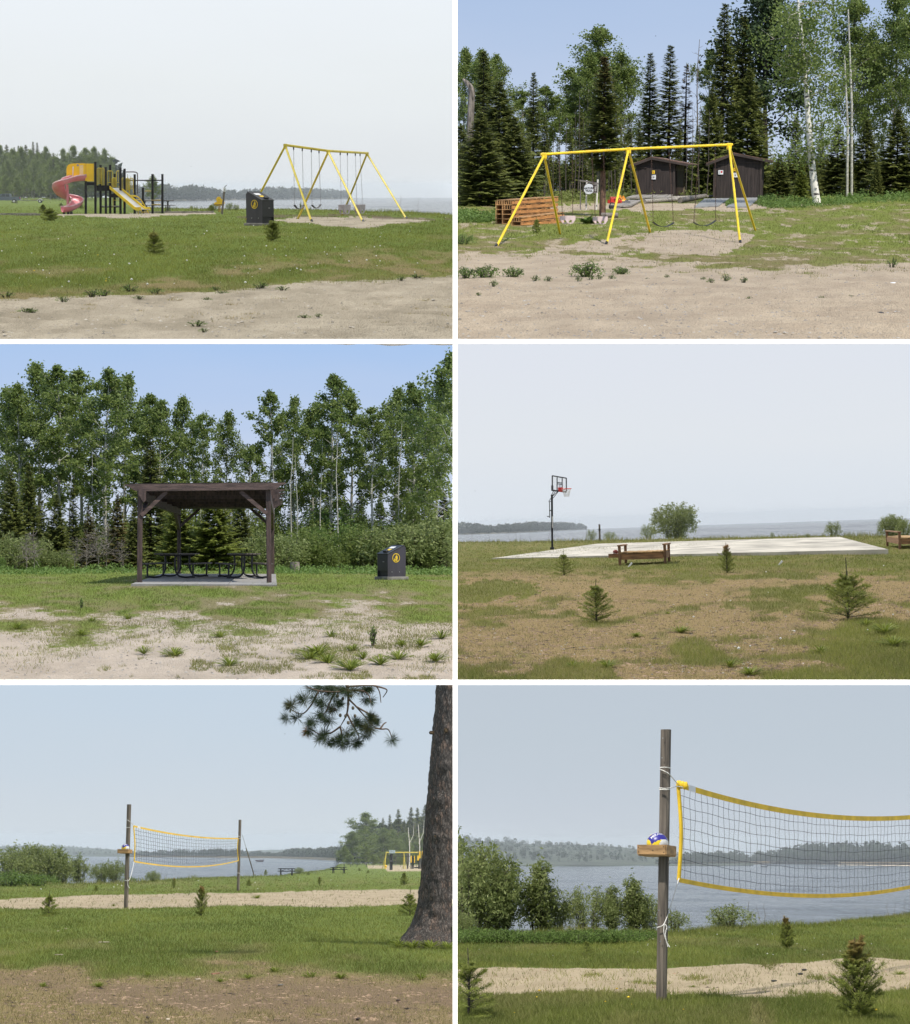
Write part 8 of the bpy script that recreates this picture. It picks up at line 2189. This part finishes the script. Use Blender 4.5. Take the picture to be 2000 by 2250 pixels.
for x, top, lb in ((897, 1818, 'white birch stem leaning in the far wood'), (919, 1812, 'forked white birch stem in the far wood')):
    g = at(5, x + 3, 340); q = P(5, x, top, 340); o = T(5, 'birch_tree', lb, 'tree', g)
    o.mb('trunk', B_birch, MB().tube([g - up*.1, lerp(g, q, .5) + Vector((.15, 0, 0)), q], [.11, .09, .05], 7)); o.mb('branch', B_birch, MB().tube([lerp(g, q, .55), lerp(g, q, .8) + Vector((.9, 0, 0)), q + Vector((1.1, 0, .9))], [.06, .045, .02], 6))
w5 = [(-20, 1882.6), (250, 1882.6), (500, 1885), (560, 1885.5), (620, 1886.3), (690, 1888.5), (735, 1891)]
shore_land(5, [(285, 1883.6), (400, 1884.2), (520, 1885.2), (560, 1885.6), (620, 1886.4), (690, 1888.8), (738, 1891.5)], -3.2, h=.12, depth=8, col=SANDB)
far_wood(5, 'far_wood', [(285, 1870), (330, 1868), (370, 1866), (400, 1863), (440, 1862), (480, 1863), (520, 1864), (545, 1868), (575, 1872), (600, 1868)], [(285, 1882.8), (400, 1883.4), (520, 1884.4), (600, 1885)], (287, 600), 420, .55, seed=6, depth=70)
far_wood(5, 'far_wood', [(560, 1876), (572, 1865), (580, 1876), (610, 1873), (635, 1862), (660, 1861), (690, 1860), (720, 1861), (745, 1855), (765, 1850)], [(560, 1884.6), (620, 1885.2), (690, 1887.5), (735, 1889.6), (770, 1890)], (562, 768), 420, .45, seed=7, depth=45)
far_wood(5, 'far_wood', [(738, 1878), (760, 1858), (785, 1825), (805, 1795), (840, 1808), (875, 1795), (935, 1785), (965, 1780)], [(738, 1896), (965, 1896)], (740, 962), 230, .4, z=-2.72, seed=32, depth=25, Yfix=485)
def far_hill(b, name, top, water, xr, depth, col, z=None, seed=1, n=300, mix=.5):
    """wooded hill across the water: ground that rises to a crest, and the wood on it"""
    xs = np.linspace(*xr, 70); zb = BAY[b]['lake']; V = []; rg = np.random.default_rng(seed)
    for x in xs:
        wr = float(poly_y(water, x)); d = lray(b, x, wr); Y0 = zb / (d[2] / d[1]); tz = P(b, x, float(poly_y(top, x)), Y0 + depth).z
        V += [tuple(at(b, x, Y0 - 1, zb - .5)), tuple(at(b, x, Y0, zb + .3)), tuple(at(b, x, Y0 + depth*.12, zb + (tz - zb)*.10)), tuple(at(b, x, Y0 + depth*.6, zb + (tz - zb)*.62)), tuple(at(b, x, Y0 + depth, zb + (tz - zb)*.90)), tuple(at(b, x, Y0 + depth*1.4, zb))]
    fs = [(6*i+j, 6*i+6+j, 6*i+7+j, 6*i+1+j) for i in range(69) for j in range(5)]
    me = bpy.data.meshes.new(name); me.from_pydata(V, [], fs); me.materials.append(mat('far_hill_green', col, .95, var=.3, scale=.05, bump=0)); solo(b, name, me, kind='structure')
    protos = {k: [far_tree(k, 1.0, rg) for _ in range(6)] for k in 'cd'}; Q = []; C = []
    for i in range(n):
        x = rg.uniform(*xr); wr = float(poly_y(water, x)); d = lray(b, x, wr); Y0 = zb / (d[2] / d[1]); tz = P(b, x, float(poly_y(top, x)), Y0 + depth).z
        k = rg.uniform(.15, 1.0); zz = zb + (tz - zb)*(.10 + .80*(k - .12)/.88); kd = 'c' if rg.uniform() < mix else 'd'
        q, c = protos[kd][rg.integers(0, 6)]; H = (tz - zb)*.22*rg.uniform(.6, 1.3)*(1.25 if kd == 'c' else 1)
        Q.append(q*H*np.array([1.2, 1.2, 1]) + np.array(at(b, x, Y0 + depth*k, zz - H*.1))); C.append(c)
    Q = np.concatenate(Q); C = np.concatenate(C); ok = inside(b, Q).all(1); c3 = np.zeros((ok.sum(), 3), np.float32); c3[:, 0] = C[ok]
    solo(b, 'hill_wood', qmesh('hill_wood', Q[ok], c3, M_far), kind='stuff')
far_hill(5, 'hills', [(-20, 1860), (15, 1857), (40, 1855.5), (80, 1856.5), (130, 1857), (170, 1860), (215, 1863), (255, 1866), (300, 1871)], [(-20, 1882.3), (310, 1882.3)], (-20, 300), 700, (.05, .065, .04), seed=8, n=420)
far_hill(5, 'hills', [(530, 1872), (560, 1868), (600, 1866), (640, 1867), (660, 1870)], [(530, 1880.5), (660, 1880.5)], (535, 655), 700, (.05, .065, .04), seed=9, n=120)
def motor_boat(b, x, row, wpx, label, m, people=1):
    d = lray(b, x, row); Y = BAY[b]['lake'] / (d[2] / d[1]); c = at(b, x, Y, BAY[b]['lake'] + .28); L = wpx / pxm(Y); t = T(b, 'motor_boat', label, 'boat', c)
    k = L / 5.0
    hull = MB(); st = []
    for i, (xx, w, z0, z1) in enumerate(((-2.5, .0, .5, 1.0), (-1.8, .5, .1, .85), (-.8, .85, -.1, .72), (.8, .95, -.15, .68), (2.3, .9, -.12, .70))):
        st += [(xx*k, -w*k, z1*k), (xx*k, -w*.6*k, z0*k), (xx*k, w*.6*k, z0*k), (xx*k, w*k, z1*k)]
    hull.add([Vector(v) + c for v in st], [(4*i+j, 4*i+4+j, 4*i+5+j, 4*i+1+j) for i in range(4) for j in range(3)] + [(19, 18, 17, 16)] + [(4*i+3, 4*i+7, 4*i+4, 4*i) for i in range(4)])
    t.mb('hull', m, hull); t.mb('outboard_motor', BLACKM, MB().box(c + Vector((2.5*k, 0, .8*k)), (.4*k, .35*k, .9*k), bev=.05*k))
    t.mb('windscreen', GLASSD, MB().box(c + Vector((-.7*k, 0, .95*k)), (.08*k, 1.2*k, .4*k)))
    for i in range(people):
        pt = c + Vector(((.6 + i*1.0)*k, 0, .6*k))
        per = T(b, 'person', ['person in dark clothes sitting amidships in the %s', 'person in dark clothes sitting by the motor of the %s'][i] % ('dark red boat' if b == 5 else 'white boat'), 'person', pt)
        per.mb('body', INK, MB().tube([pt, pt + up*.45*k, pt + up*.62*k, pt + up*.66*k, pt + up*.74*k], [.20*k, .24*k, .16*k, .07*k, .07*k], 10)); per.mb('head', mat('skin', (.35, .2, .14), .6, bump=0), MB().ball(pt + up*.86*k, .14*k, 10, 8, (1, 1, 1.2)))
motor_boat(5, 570.3, 1895, 17.5, 'dark red motor boat with people out on the lake', mat('dark_red_hull', (.10, .015, .025), .4, bump=0), 2)
# the old pine: trunk at the right, branch with needle tufts at the top
Yt = 30.0
lf = [(958.6, 1504), (953, 1560), (949, 1610), (954, 1600), (944, 1684), (936, 1780), (930, 1867), (925, 1926), (920, 1984), (912, 2015), (901, 2037), (884, 2062), (868, 2085)]
lf = [(960, 1490), (957, 1530), (953, 1580), (949, 1630), (944.5, 1684), (938, 1770), (932, 1850), (926.5, 1920), (920, 1984), (911, 2018), (899, 2042), (884, 2063), (868, 2084)]
rgt = [1036, 1035, 1034, 1034, 1035, 1037, 1040, 1043, 1048, 1054, 1064, 1078, 1092]
gb = gp(5, 985, 2078); Yt = gb.y
t = T(5, 'pine_tree', 'old pine with thick plated bark at the right, its bough hanging at the top', 'tree', gb)
V = []; NS = 72; rg = np.random.default_rng(12)
rows = np.linspace(1496, 2084, 150)
for yy in rows:
    l = np.interp(yy, [p[1] for p in lf], [p[0] for p in lf]); r_ = np.interp(yy, [p[1] for p in lf], rgt)
    c = P(5, (l + r_)/2, yy, Yt); R_ = (r_ - l)/2/pxm(Yt)
    for j in range(NS):
        a = 2*math.pi*j/NS
        n_ = fbm(np.array([a*7.0 + .6*math.sin(yy*.03)]), np.array([yy*.045]), 15, 3)[0] + .6*fbm(np.array([a*16]), np.array([yy*.10]), 25, 2)[0]
        rr = R_*(1 + .12*(n_ - .8)) + (.03*math.sin(a*5 + .4)*max(0, (yy - 1990)/90))
        V.append((c.x + rr*math.cos(a), c.y + rr*math.sin(a), c.z))
V = np.array(V); nr = len(rows)
# knots where boughs were cut
for (kx, ky, kr) in ((982, 1605, 9), (977, 1683, 9), (966, 1758, 8), (957, 1838, 8), (951, 1610, 5)):
    kc = np.array(P(5, kx, ky, Yt - .28)); d2 = ((V[:, [0, 2]] - kc[[0, 2]])**2).sum(1); rr = kr/pxm(Yt)
    fr = V[:, 1] < Yt
    V[:, 1] -= np.where(fr, .07*np.exp(-d2/(rr*rr)) - .05*np.exp(-d2/(rr*rr*.2)), 0)
i = (np.arange(nr-1)[:, None]*NS + np.arange(NS)[None]).ravel(); j = (np.arange(nr-1)[:, None]*NS + (np.arange(NS)[None]+1) % NS).ravel()
Fc = np.stack([i, i+NS, j+NS, j], 1)
ok = inside(5, V, 2.0); Fc = Fc[ok[Fc].all(1)]
me = arr_mesh('trunk', V - np.array(gb), Fc, BARKP, smooth=True); t.part('trunk', me)
for (kx, ky, kr) in ((982, 1605, 7), (977, 1683, 6), (966, 1758, 5), (957, 1838, 4.5), (949, 1610, 4)):
    dd = Vector((0, -1, 0)) if kx > 950 else Vector((-1, -.3, 0))
    pos = P(5, kx, ky, Yt - (.30 if kx > 950 else .1)); 
    t.mb('knot', mat('old_knot', (.13, .085, .045), .9, var=.5, scale=30, bump=.6), MB().tube([pos - dd*.06, pos + dd*.03, pos + dd*.045], [kr/pxm(Yt)*1.2, kr/pxm(Yt), kr/pxm(Yt)*.5], 10))
def g3(x, y): return (560 + x / 3.407, 1500 + y / 3.407)
Yn = Yt - 3.0
BK = mat('pine_twig', (.12, .08, .055), .9, var=.3, bump=.3)
lim = MB()
rg = np.random.default_rng(14)
main = [((690, -20), (700, 100), (690, 230), (640, 330)), ((700, 60), (600, 70), (480, 60), (380, 30)), ((480, 60), (420, 170), (350, 235), (250, 190)), ((700, 120), (760, 180), (830, 260), (900, 340)), ((900, 340), (950, 348), (1000, 352), (1030, 420)), ((690, 230), (740, 330), (780, 400), (760, 440)),
        ((640, 330), (560, 380), (470, 380), (400, 330)), ((640, 330), (650, 390), (640, 430), (600, 450)), ((700, 60), (800, 60), (850, 90), (870, 150)), ((700, 30), (880, 20), (930, 60), (945, 150)), ((880, 20), (960, 40), (990, 60), (960, 110)), ((760, 180), (850, 230), (900, 250), (930, 250)), ((600, 70), (560, 150), (540, 200), (500, 260)), ((940, 345), (965, 310), (980, 300), (985, 298))]
for k_, pth in enumerate(main):
    dy = rg.uniform(-.35, .35)
    lim.tube(bez([P(5, *g3(x, max(y, 18)), Yn + dy*j/3) for j, (x, y) in enumerate(pth)], 5), list(np.linspace(.028 if k_ == 0 else .016, .006, 16)), 6)
t.mb('bough', BK, lim)
tuf = [(270, 175, 1.25), (370, 130, 1.2), (310, 265, 1.1), (420, 40, 1.2), (430, 300, 1.15), (490, 160, 1.2), (560, 190, 1.1), (390, 370, 1.0), (480, 420, 1.15), (560, 290, 1.1), (590, 450, 1.0), (640, 420, 1.15), (700, 450, 1.2), (770, 450, 1.1), (800, 330, 1.25), (860, 270, 1.2), (850, 340, 1.25), (880, 290, 1.0), (870, 140, 1.0), (750, 300, 1.1), (620, 40, 1.2), (540, 60, 1.1), (680, 60, 1.2), (740, 60, 1.2), (800, 60, 1.1), (860, 50, 1.), (640, 160, .9), (1030, 430, 1.15), (500, 250, 1.0), (690, 380, 1.0), (470, 40, 1.2), (590, 110, 1.), (560, 30, 1.2), (830, 400, 1.), (450, 120, 1.1), (520, 380, 1.0)]
Pb = []; D = []; Wt = []; Ln = []; G_ = []; C_ = []
tuf += [(x + rg.normal()*38, y + abs(rg.normal())*16 - 12, s*.95) for (x, y, s) in tuf[:-6] if (x, y) != (1030, 430)]
for (x, y, s) in tuf:
    c = np.array(P(5, *g3(x, y), Yn + rg.uniform(-.35, .35))); n = 150
    ax = unit(np.array([rg.normal()*.6 + (x - 650)/500, -.4 + rg.normal()*.5, -.25 + rg.normal()*.4]))
    d = unit(rg.normal(size=(n, 3)) + ax*.75)
    Pb.append(c - ax*.05*rg.uniform(0, 1, (n, 1))); D.append(d); Wt.append(unit(np.cross(d, rg.normal(size=(n, 3))))); Ln.append(.155*s*rg.uniform(.7, 1.1, n)); G_.append(np.full(n, .8 if (x, y) == (390, 370) else (.12 if rg.uniform() < .2 else 0))); C_.append(rg.uniform(0, 1, n))
Pb = np.concatenate(Pb); D = np.concatenate(D); Wt = np.concatenate(Wt); Ln = np.concatenate(Ln)
Q = blades(Pb, D, Wt, Ln, .0058); ok = inside(5, Q, 1.5).all(1)
c3 = np.zeros((len(Q), 3), np.float32); c3[:, 0] = np.concatenate(C_); c3[:, 1] = np.concatenate(G_)
t.part('needles', qmesh('needles', Q[ok] - np.array(gb), c3[ok], M_pine))
cones = MB()
for (x, y) in ((700, 160), (735, 190), (640, 245), (680, 250), (620, 100), (720, 100), (750, 250), (600, 200), (660, 120), (700, 300)):
    cones.ball(P(5, *g3(x, y), Yn + rg.uniform(-.2, .2)), .024, 8, 6, (1, 1, 1.3))
t.mb('cones', mat('grey_cone', (.12, .10, .07), .9, var=.3, bump=0), cones, kind='stuff')
# bits on the lawn
for i, (x, y, L, lb) in enumerate(((415, 205, .30, 'long pale stick lying in the grass'), (235, 256, .22, 'pale stick lying in the grass nearer the left'), (262, 150, .08, 'pale chip in the grass left of the near post'), (232, 160, .07, 'second pale chip in the grass left of the near post'), (865, 243, .08, 'reddish chip in the grass in the middle'), (790, 355, .13, 'pale flat chip on the brown ground'), (860, 332, .25, 'reddish patch of bark on the brown ground'), (1120, 378, .16, 'grey flat stone on the brown ground'), (1590, 440, .12, 'dark cone on the ground near the pine'), (1430, 515, .15, 'dark cone on the ground at the lower right'), (670, 517, .12, 'yellowish chip at the bottom of the brown ground'), (590, 510, .12, 'dark bark piece at the bottom of the brown ground'))):
    g = gp(5, x/1.817, 1960 + y/1.817)
    m_ = mat('pale_chip', (.5, .42, .32), .8, bump=0) if 'pale' in lb or 'yellow' in lb else (mat('red_chip', (.3, .15, .09), .8, bump=0) if 'red' in lb else (CONC_D if 'grey' in lb else mat('dark_chip', (.04, .025, .02), .9, bump=0)))
    solo(5, 'stick' if 'stick' in lb else ('stone' if 'stone' in lb else ('pine_cone' if 'cone' in lb else 'bark_chip')), MB().box(g + up*.02, (L*.62, .035, .016), rz(.15*i), .012).mesh('chip', m_), lb, 'stick' if 'stick' in lb else ('stone' if 'stone' in lb else ('pine cone' if 'cone' in lb else 'bark chip')))
for i, (x, y, s) in enumerate(((1100, 320, .16), (1240, 345, .2), (990, 345, .12), (170, 380, .13), (390, 380, .14), (1680, 350, .2), (1360, 345, .16), (590, 335, .12), (880, 358, .1))):
    plant(5, 'grass_tuft', TU[i % 2], gp(5, x/1.817, 1960 + y/1.817) - up*.01, s*.6, 'dark green tuft on the brown ground under the pine', 'grass tuft', group='tufts on the brown ground under the pine', wide=1.5, names=('stem', 'blades'))
for i, (x, y, s) in enumerate(((1590, 222, .16), (1625, 216, .14), (1650, 226, .17), (1690, 219, .15), (1720, 227, .18), (1760, 220, .15), (1790, 229, .16), (1560, 212, .12))):
    plant(5, 'grass_tuft', TU[i % 2], gp(5, x/1.817, 1960 + y/1.817) - up*.01, s, 'fresh grass tuft growing round the foot of the old pine trunk', 'grass tuft', group='grass tufts round the pine foot', wide=1.6, names=('stem', 'blades'))
plant_row(5, 'weed', TU[0], *a5(808, 780), a5(0, 762)[1], 'small weed on the sand left of the near post', 'weed', names=('stem', 'leaves'))
plant_row(5, 'weed', TU[0], *b5(235, 815), b5(0, 780)[1], 'flat weed on the sand right of the far post', 'weed', wide=1.5, names=('stem', 'leaves'))

# ================================================================ place 6: the same net from near by
def a6(x, y): return (1000 + x / 3.634, 1780 + y / 3.634)
def b6(x, y): return (1500 + x / 3.634, 1750 + y / 3.634)
def n6(x, y): return (1380 + x / 6.39, 1580 + y / 6.39)
Y1 = gp(6, *a6(1648, 1530)).y; Y2 = Y1 * 1.47
p1, p1t = P(6, *a6(1648, 1530), Y1), P(6, *n6(535, 148), Y1)
tp6 = vpole(6, 'weathered square post holding the yellow taped net, ball box on it', p1, p1t, 11.6 / pxm(Y1))
p2 = at(6, 2098, Y2); p2t = P(6, 2105, 1640, Y2); vpole(6, 'far post of the near net, out of view at the right', p2, p2t, .075)
def on6(x, y, u): return P(6, x, y, Y1 + (Y2 - Y1)*u)
t6, top6, bot6 = vnet(6, on6(*n6(705, 918), .06), on6(2090, 1785, .98), on6(*n6(715, 2260), .06), on6(2090, 1925, .98), .24, .235, 11.5 / pxm(Y1*1.1), 64, 9, 'sagging volleyball net with yellow tapes seen close by', True)
gath = MB()
A = on6(*n6(705, 918), .06)
for i in range(6): gath.ball(A + Vector((i*.018, -.02, -.004*i + .008*(i % 2))), .045 - .003*(i % 2), 10, 8, (.5, .6, 1))
t6.mb('gathered_end', NETY, gath)
R1 = Y1 - .085
rope(6, 'white ropes tying the net to the near square post', [[P(6, *n6(450, 680), R1), P(6, *n6(540, 678), R1 - .03), P(6, *n6(600, 692), R1 + .04)], [P(6, *n6(450, 705), R1), P(6, *n6(550, 750), R1 - .03), P(6, *n6(600, 795), R1 + .05), A],
    [P(6, *n6(442, 968), R1), P(6, *n6(530, 975), R1 - .03), P(6, *n6(590, 965), R1 + .03)], [P(6, *n6(442, 990), R1), P(6, *n6(540, 992), R1 - .03), P(6, *n6(588, 985), R1 + .03)], [P(6, *n6(585, 970), R1 + .03), P(6, *n6(650, 955), Y1), P(6, *n6(700, 945), Y1 + .3), P(6, *n6(770, 960), Y1 + .5)],
    [P(6, *a6(1790, 545), Y1 + .4), P(6, *a6(1730, 740), Y1 + .1), P(6, *a6(1672, 905), R1), P(6, *a6(1612, 940), R1)], [P(6, *a6(1672, 908), R1 - .01), P(6, *a6(1668, 975), R1 - .02), P(6, *a6(1690, 1050), R1 - .02), P(6, *a6(1716, 1096), R1 - .02)], [P(6, *a6(1672, 908), R1 - .01), P(6, *a6(1692, 935), R1 - .01), P(6, *a6(1680, 1000), R1 - .02), P(6, *a6(1700, 1092), R1 - .02)]], .0055)
for x, y in ((490, 268), (480, 545)): tp6.mb('nail', GALV, MB().disc(P(6, *n6(x, y), Y1 - .075), .008, (0, -1, 0), .004, 8))
for x, y in (((1628, 800)), (1640, 1050)): tp6.mb('nail', GALV, MB().disc(P(6, *a6(x, y), Y1 - .078), .009, (0, -1, 0), .004, 8))
shelf_and_ball(6, 0, 1580 + 1765/6.39, 1580 + 1915/6.39, 1380 + 143/6.39, 1380 + 665/6.39, 1380 + 527/6.39, n6(416, 1752), 149/6.39, Y1)
B6 = [bush(151, 2.2, 1.5, ns=26, leaves=10500, ls=.08, low=.03), bush(152, 2.2, .62, ns=14, leaves=4200, ls=.075, shape='cone'), bush(153, 1.8, 1.4, ns=20, leaves=6500, ls=.068, low=.03), bush(154, 1.0, .9, ns=14, leaves=2600, ls=.055), bush(155, .6, 1.6, ns=34, leaves=6000, ls=.05, low=.02, leafm=M_weed)]
for x, row, top, k, w, lb in ((1030, 2050, 1832, 0, .85, 'tall leafy willow at the left edge of the bank'), (1075, 2049, 1862, 0, .7, 'leafy willow right beside the tall one at the left edge'), (1112, 2049, 1935, 1, .9, 'thin willow between the tall left ones and the pointed one'), (1185, 2049, 1868, 1, 1.2, 'pointed open willow standing free against the water'), (1222, 2048, 1965, 2, .7, 'low willow right of the pointed one'), (1295, 2048, 1940, 2, .85, 'rounded willow left of the square post'), (1345, 2047, 1930, 1, 1., 'taller willow top left of the square post'), (1395, 2047, 1911, 1, 1.2, 'highest willow next to the square post'), (1425, 2047, 1960, 2, .7, 'willow half hidden by the square post'), (1478, 2045, 1996, 3, 1., 'small willow just right of the square post'), (1608, 2040, 1982, 3, 1.15, 'small round willow under the net'), (1020, 2060, 2000, 2, .7, 'dull low shrub at the left edge in front of the willows'), (1585, 2040, 2012, 3, .8, 'low willow sprig left of the small round one')):
    plant_row(6, 'shore_shrub', B6[k], x, row, top, lb, 'shrub', group='willows on the bank behind the square post', wide=w, names=('stems', 'leaves'))
for x, row, top, w in ((1060, 2072, 2036, 1.2), (1120, 2073, 2040, 1.2), (1190, 2074, 2042, 1.1), (1250, 2074, 2040, 1.1), (1300, 2072, 2038, 1.1), (1350, 2072, 2040, 1.1), (1400, 2068, 2040, 1.1), (1010, 2074, 2038, 1.1)):
    plant_row(6, 'herb_patch', B6[4], x, row, top, 'bushy green herbs along the bank behind the sand', 'plant', group='herbs along the bank', wide=w*.75, names=('stems', 'leaves'))
Y6 = [young(161, R=.46, nwh=7, nb=6, nd=34, top=.34, fine=.045, dense=1.2), young(162, R=.34, nwh=10, nb=9, nd=36, top=.20, brown=.6, fine=.042, dense=1.3, ovoid=True), young(163, R=.75, nwh=6, nb=9, top=.12, fine=.06)]
for x, row, top, k, w, lb in ((1030, 2238, 2080, 0, 1.1, 'young spruce with upright shoots at the left edge, in front of the sand'), (1290, 2101, 2071, 2, 1.0, 'low round young spruce on the lawn left of the square post'), (1730, 2086, 2013, 1, .95, 'young spruce on the lawn beyond the sand, under the net'), (1888, 2240, 2056, 1, 1.05, 'large dense young spruce with brown tips in front of the sand')):
    plant_row(6, 'young_spruce', Y6[k], x, row, top, lb, 'young spruce', group='young spruces on the lawn by the square post', wide=w * 1.28)
for i, (x, row, top) in enumerate(((1650, 2035, 1978), (1681, 2035, 1984), (1672, 2035, 1988), (1905, 2015, 1988), (1925, 2013, 1990), (1951, 2012, 1976), (1965, 2011, 1984), (1988, 2010, 1975), (1788, 2030, 2008), (1801, 2030, 2013), (1494, 2045, 1992))):
    plant_row(6, 'dead_stalk', DS[i % 2], x, row, top, 'dry stalk on the bank near the square post and net', 'plant', group='dry stalks on the bank near the square post', names=('stem', 'leaves'))
for i, (x, y, top) in enumerate(((1400, 1455, 1415), (415, 1470, 1440), (970, 1470, 1430))): plant_row(6, 'weed', TU[i % 2], *a6(x, y), a6(0, top)[1], ['bushy weed on the sand left of the square post', 'flat weed at the lower left of the sand', 'spiky weed at the lower edge of the sand'][i], 'weed', wide=1.2, names=('stem', 'leaves'))
plant_row(6, 'weed', TU[0], *b6(80, 1525), b6(0, 1500)[1], 'flat weed on the sand right of the square post', 'weed', wide=1.5, names=('stem', 'leaves'))
plant_row(6, 'weed', TU[0], *b6(1730, 1425), b6(0, 1385)[1], 'grassy weed on the sand right of the large young spruce', 'weed', wide=1.5, names=('stem', 'leaves'))
for i, (x, y) in enumerate(((972, 1392), (942, 1425), (733, 1482))):
    g = gp(6, *b6(x, y)); solo(6, 'stone', MB().ball(g + up*.012, .025, 8, 6, (1.5, 1, .6)).mesh('stone', INK), ['small black stone on the sand, upper one', 'small black stone on the sand, second one', 'small black stone low on the sand at the left'][i], 'stone')
w6 = [(1000, 1905.5), (1500, 1905.5), (1700, 1901)]
far_hill(6, 'hills', [(1000, 1838), (1040, 1842), (1120, 1845), (1160, 1850), (1240, 1852), (1300, 1853), (1360, 1857), (1400, 1863), (1460, 1871), (1540, 1880), (1620, 1888), (1660, 1893)], [(1000, 1904.8), (1660, 1902.8)], (1002, 1655), 330, (.05, .065, .04), seed=18, n=800)
shore_land(6, [(1440, 1902.2), (1500, 1902), (1600, 1900.5), (1660, 1899), (1760, 1900), (1900, 1901.5), (2050, 1902.3)], -3.2, h=.12, depth=6, col=SANDB)
far_wood(6, 'far_wood', [(1440, 1893), (1480, 1882), (1500, 1872), (1520, 1868), (1570, 1868), (1600, 1868), (1640, 1868), (1680, 1868), (1720, 1861), (1760, 1854), (1810, 1848), (1860, 1846), (1910, 1846), (1960, 1848), (2000, 1850), (2060, 1852)], [(1440, 1901.5), (1660, 1898.5), (1760, 1899.5), (2060, 1901.8)], (1445, 2050), 620, .5, seed=19, depth=45)
motor_boat(6, 1849, 1906, 15, 'white motor boat near the sandy far shore, seen through the net', WHITV, 1)
motor_boat(6, 1679, 1908, 15, 'small grey boat seen through the net, left of the white one', mat('grey_hull', (.12, .12, .13), .5, bump=0), 0)
motor_boat(6, 1411, 1906.5, 9, 'tiny pale boat on the water left of the ball box', WHITV, 0)
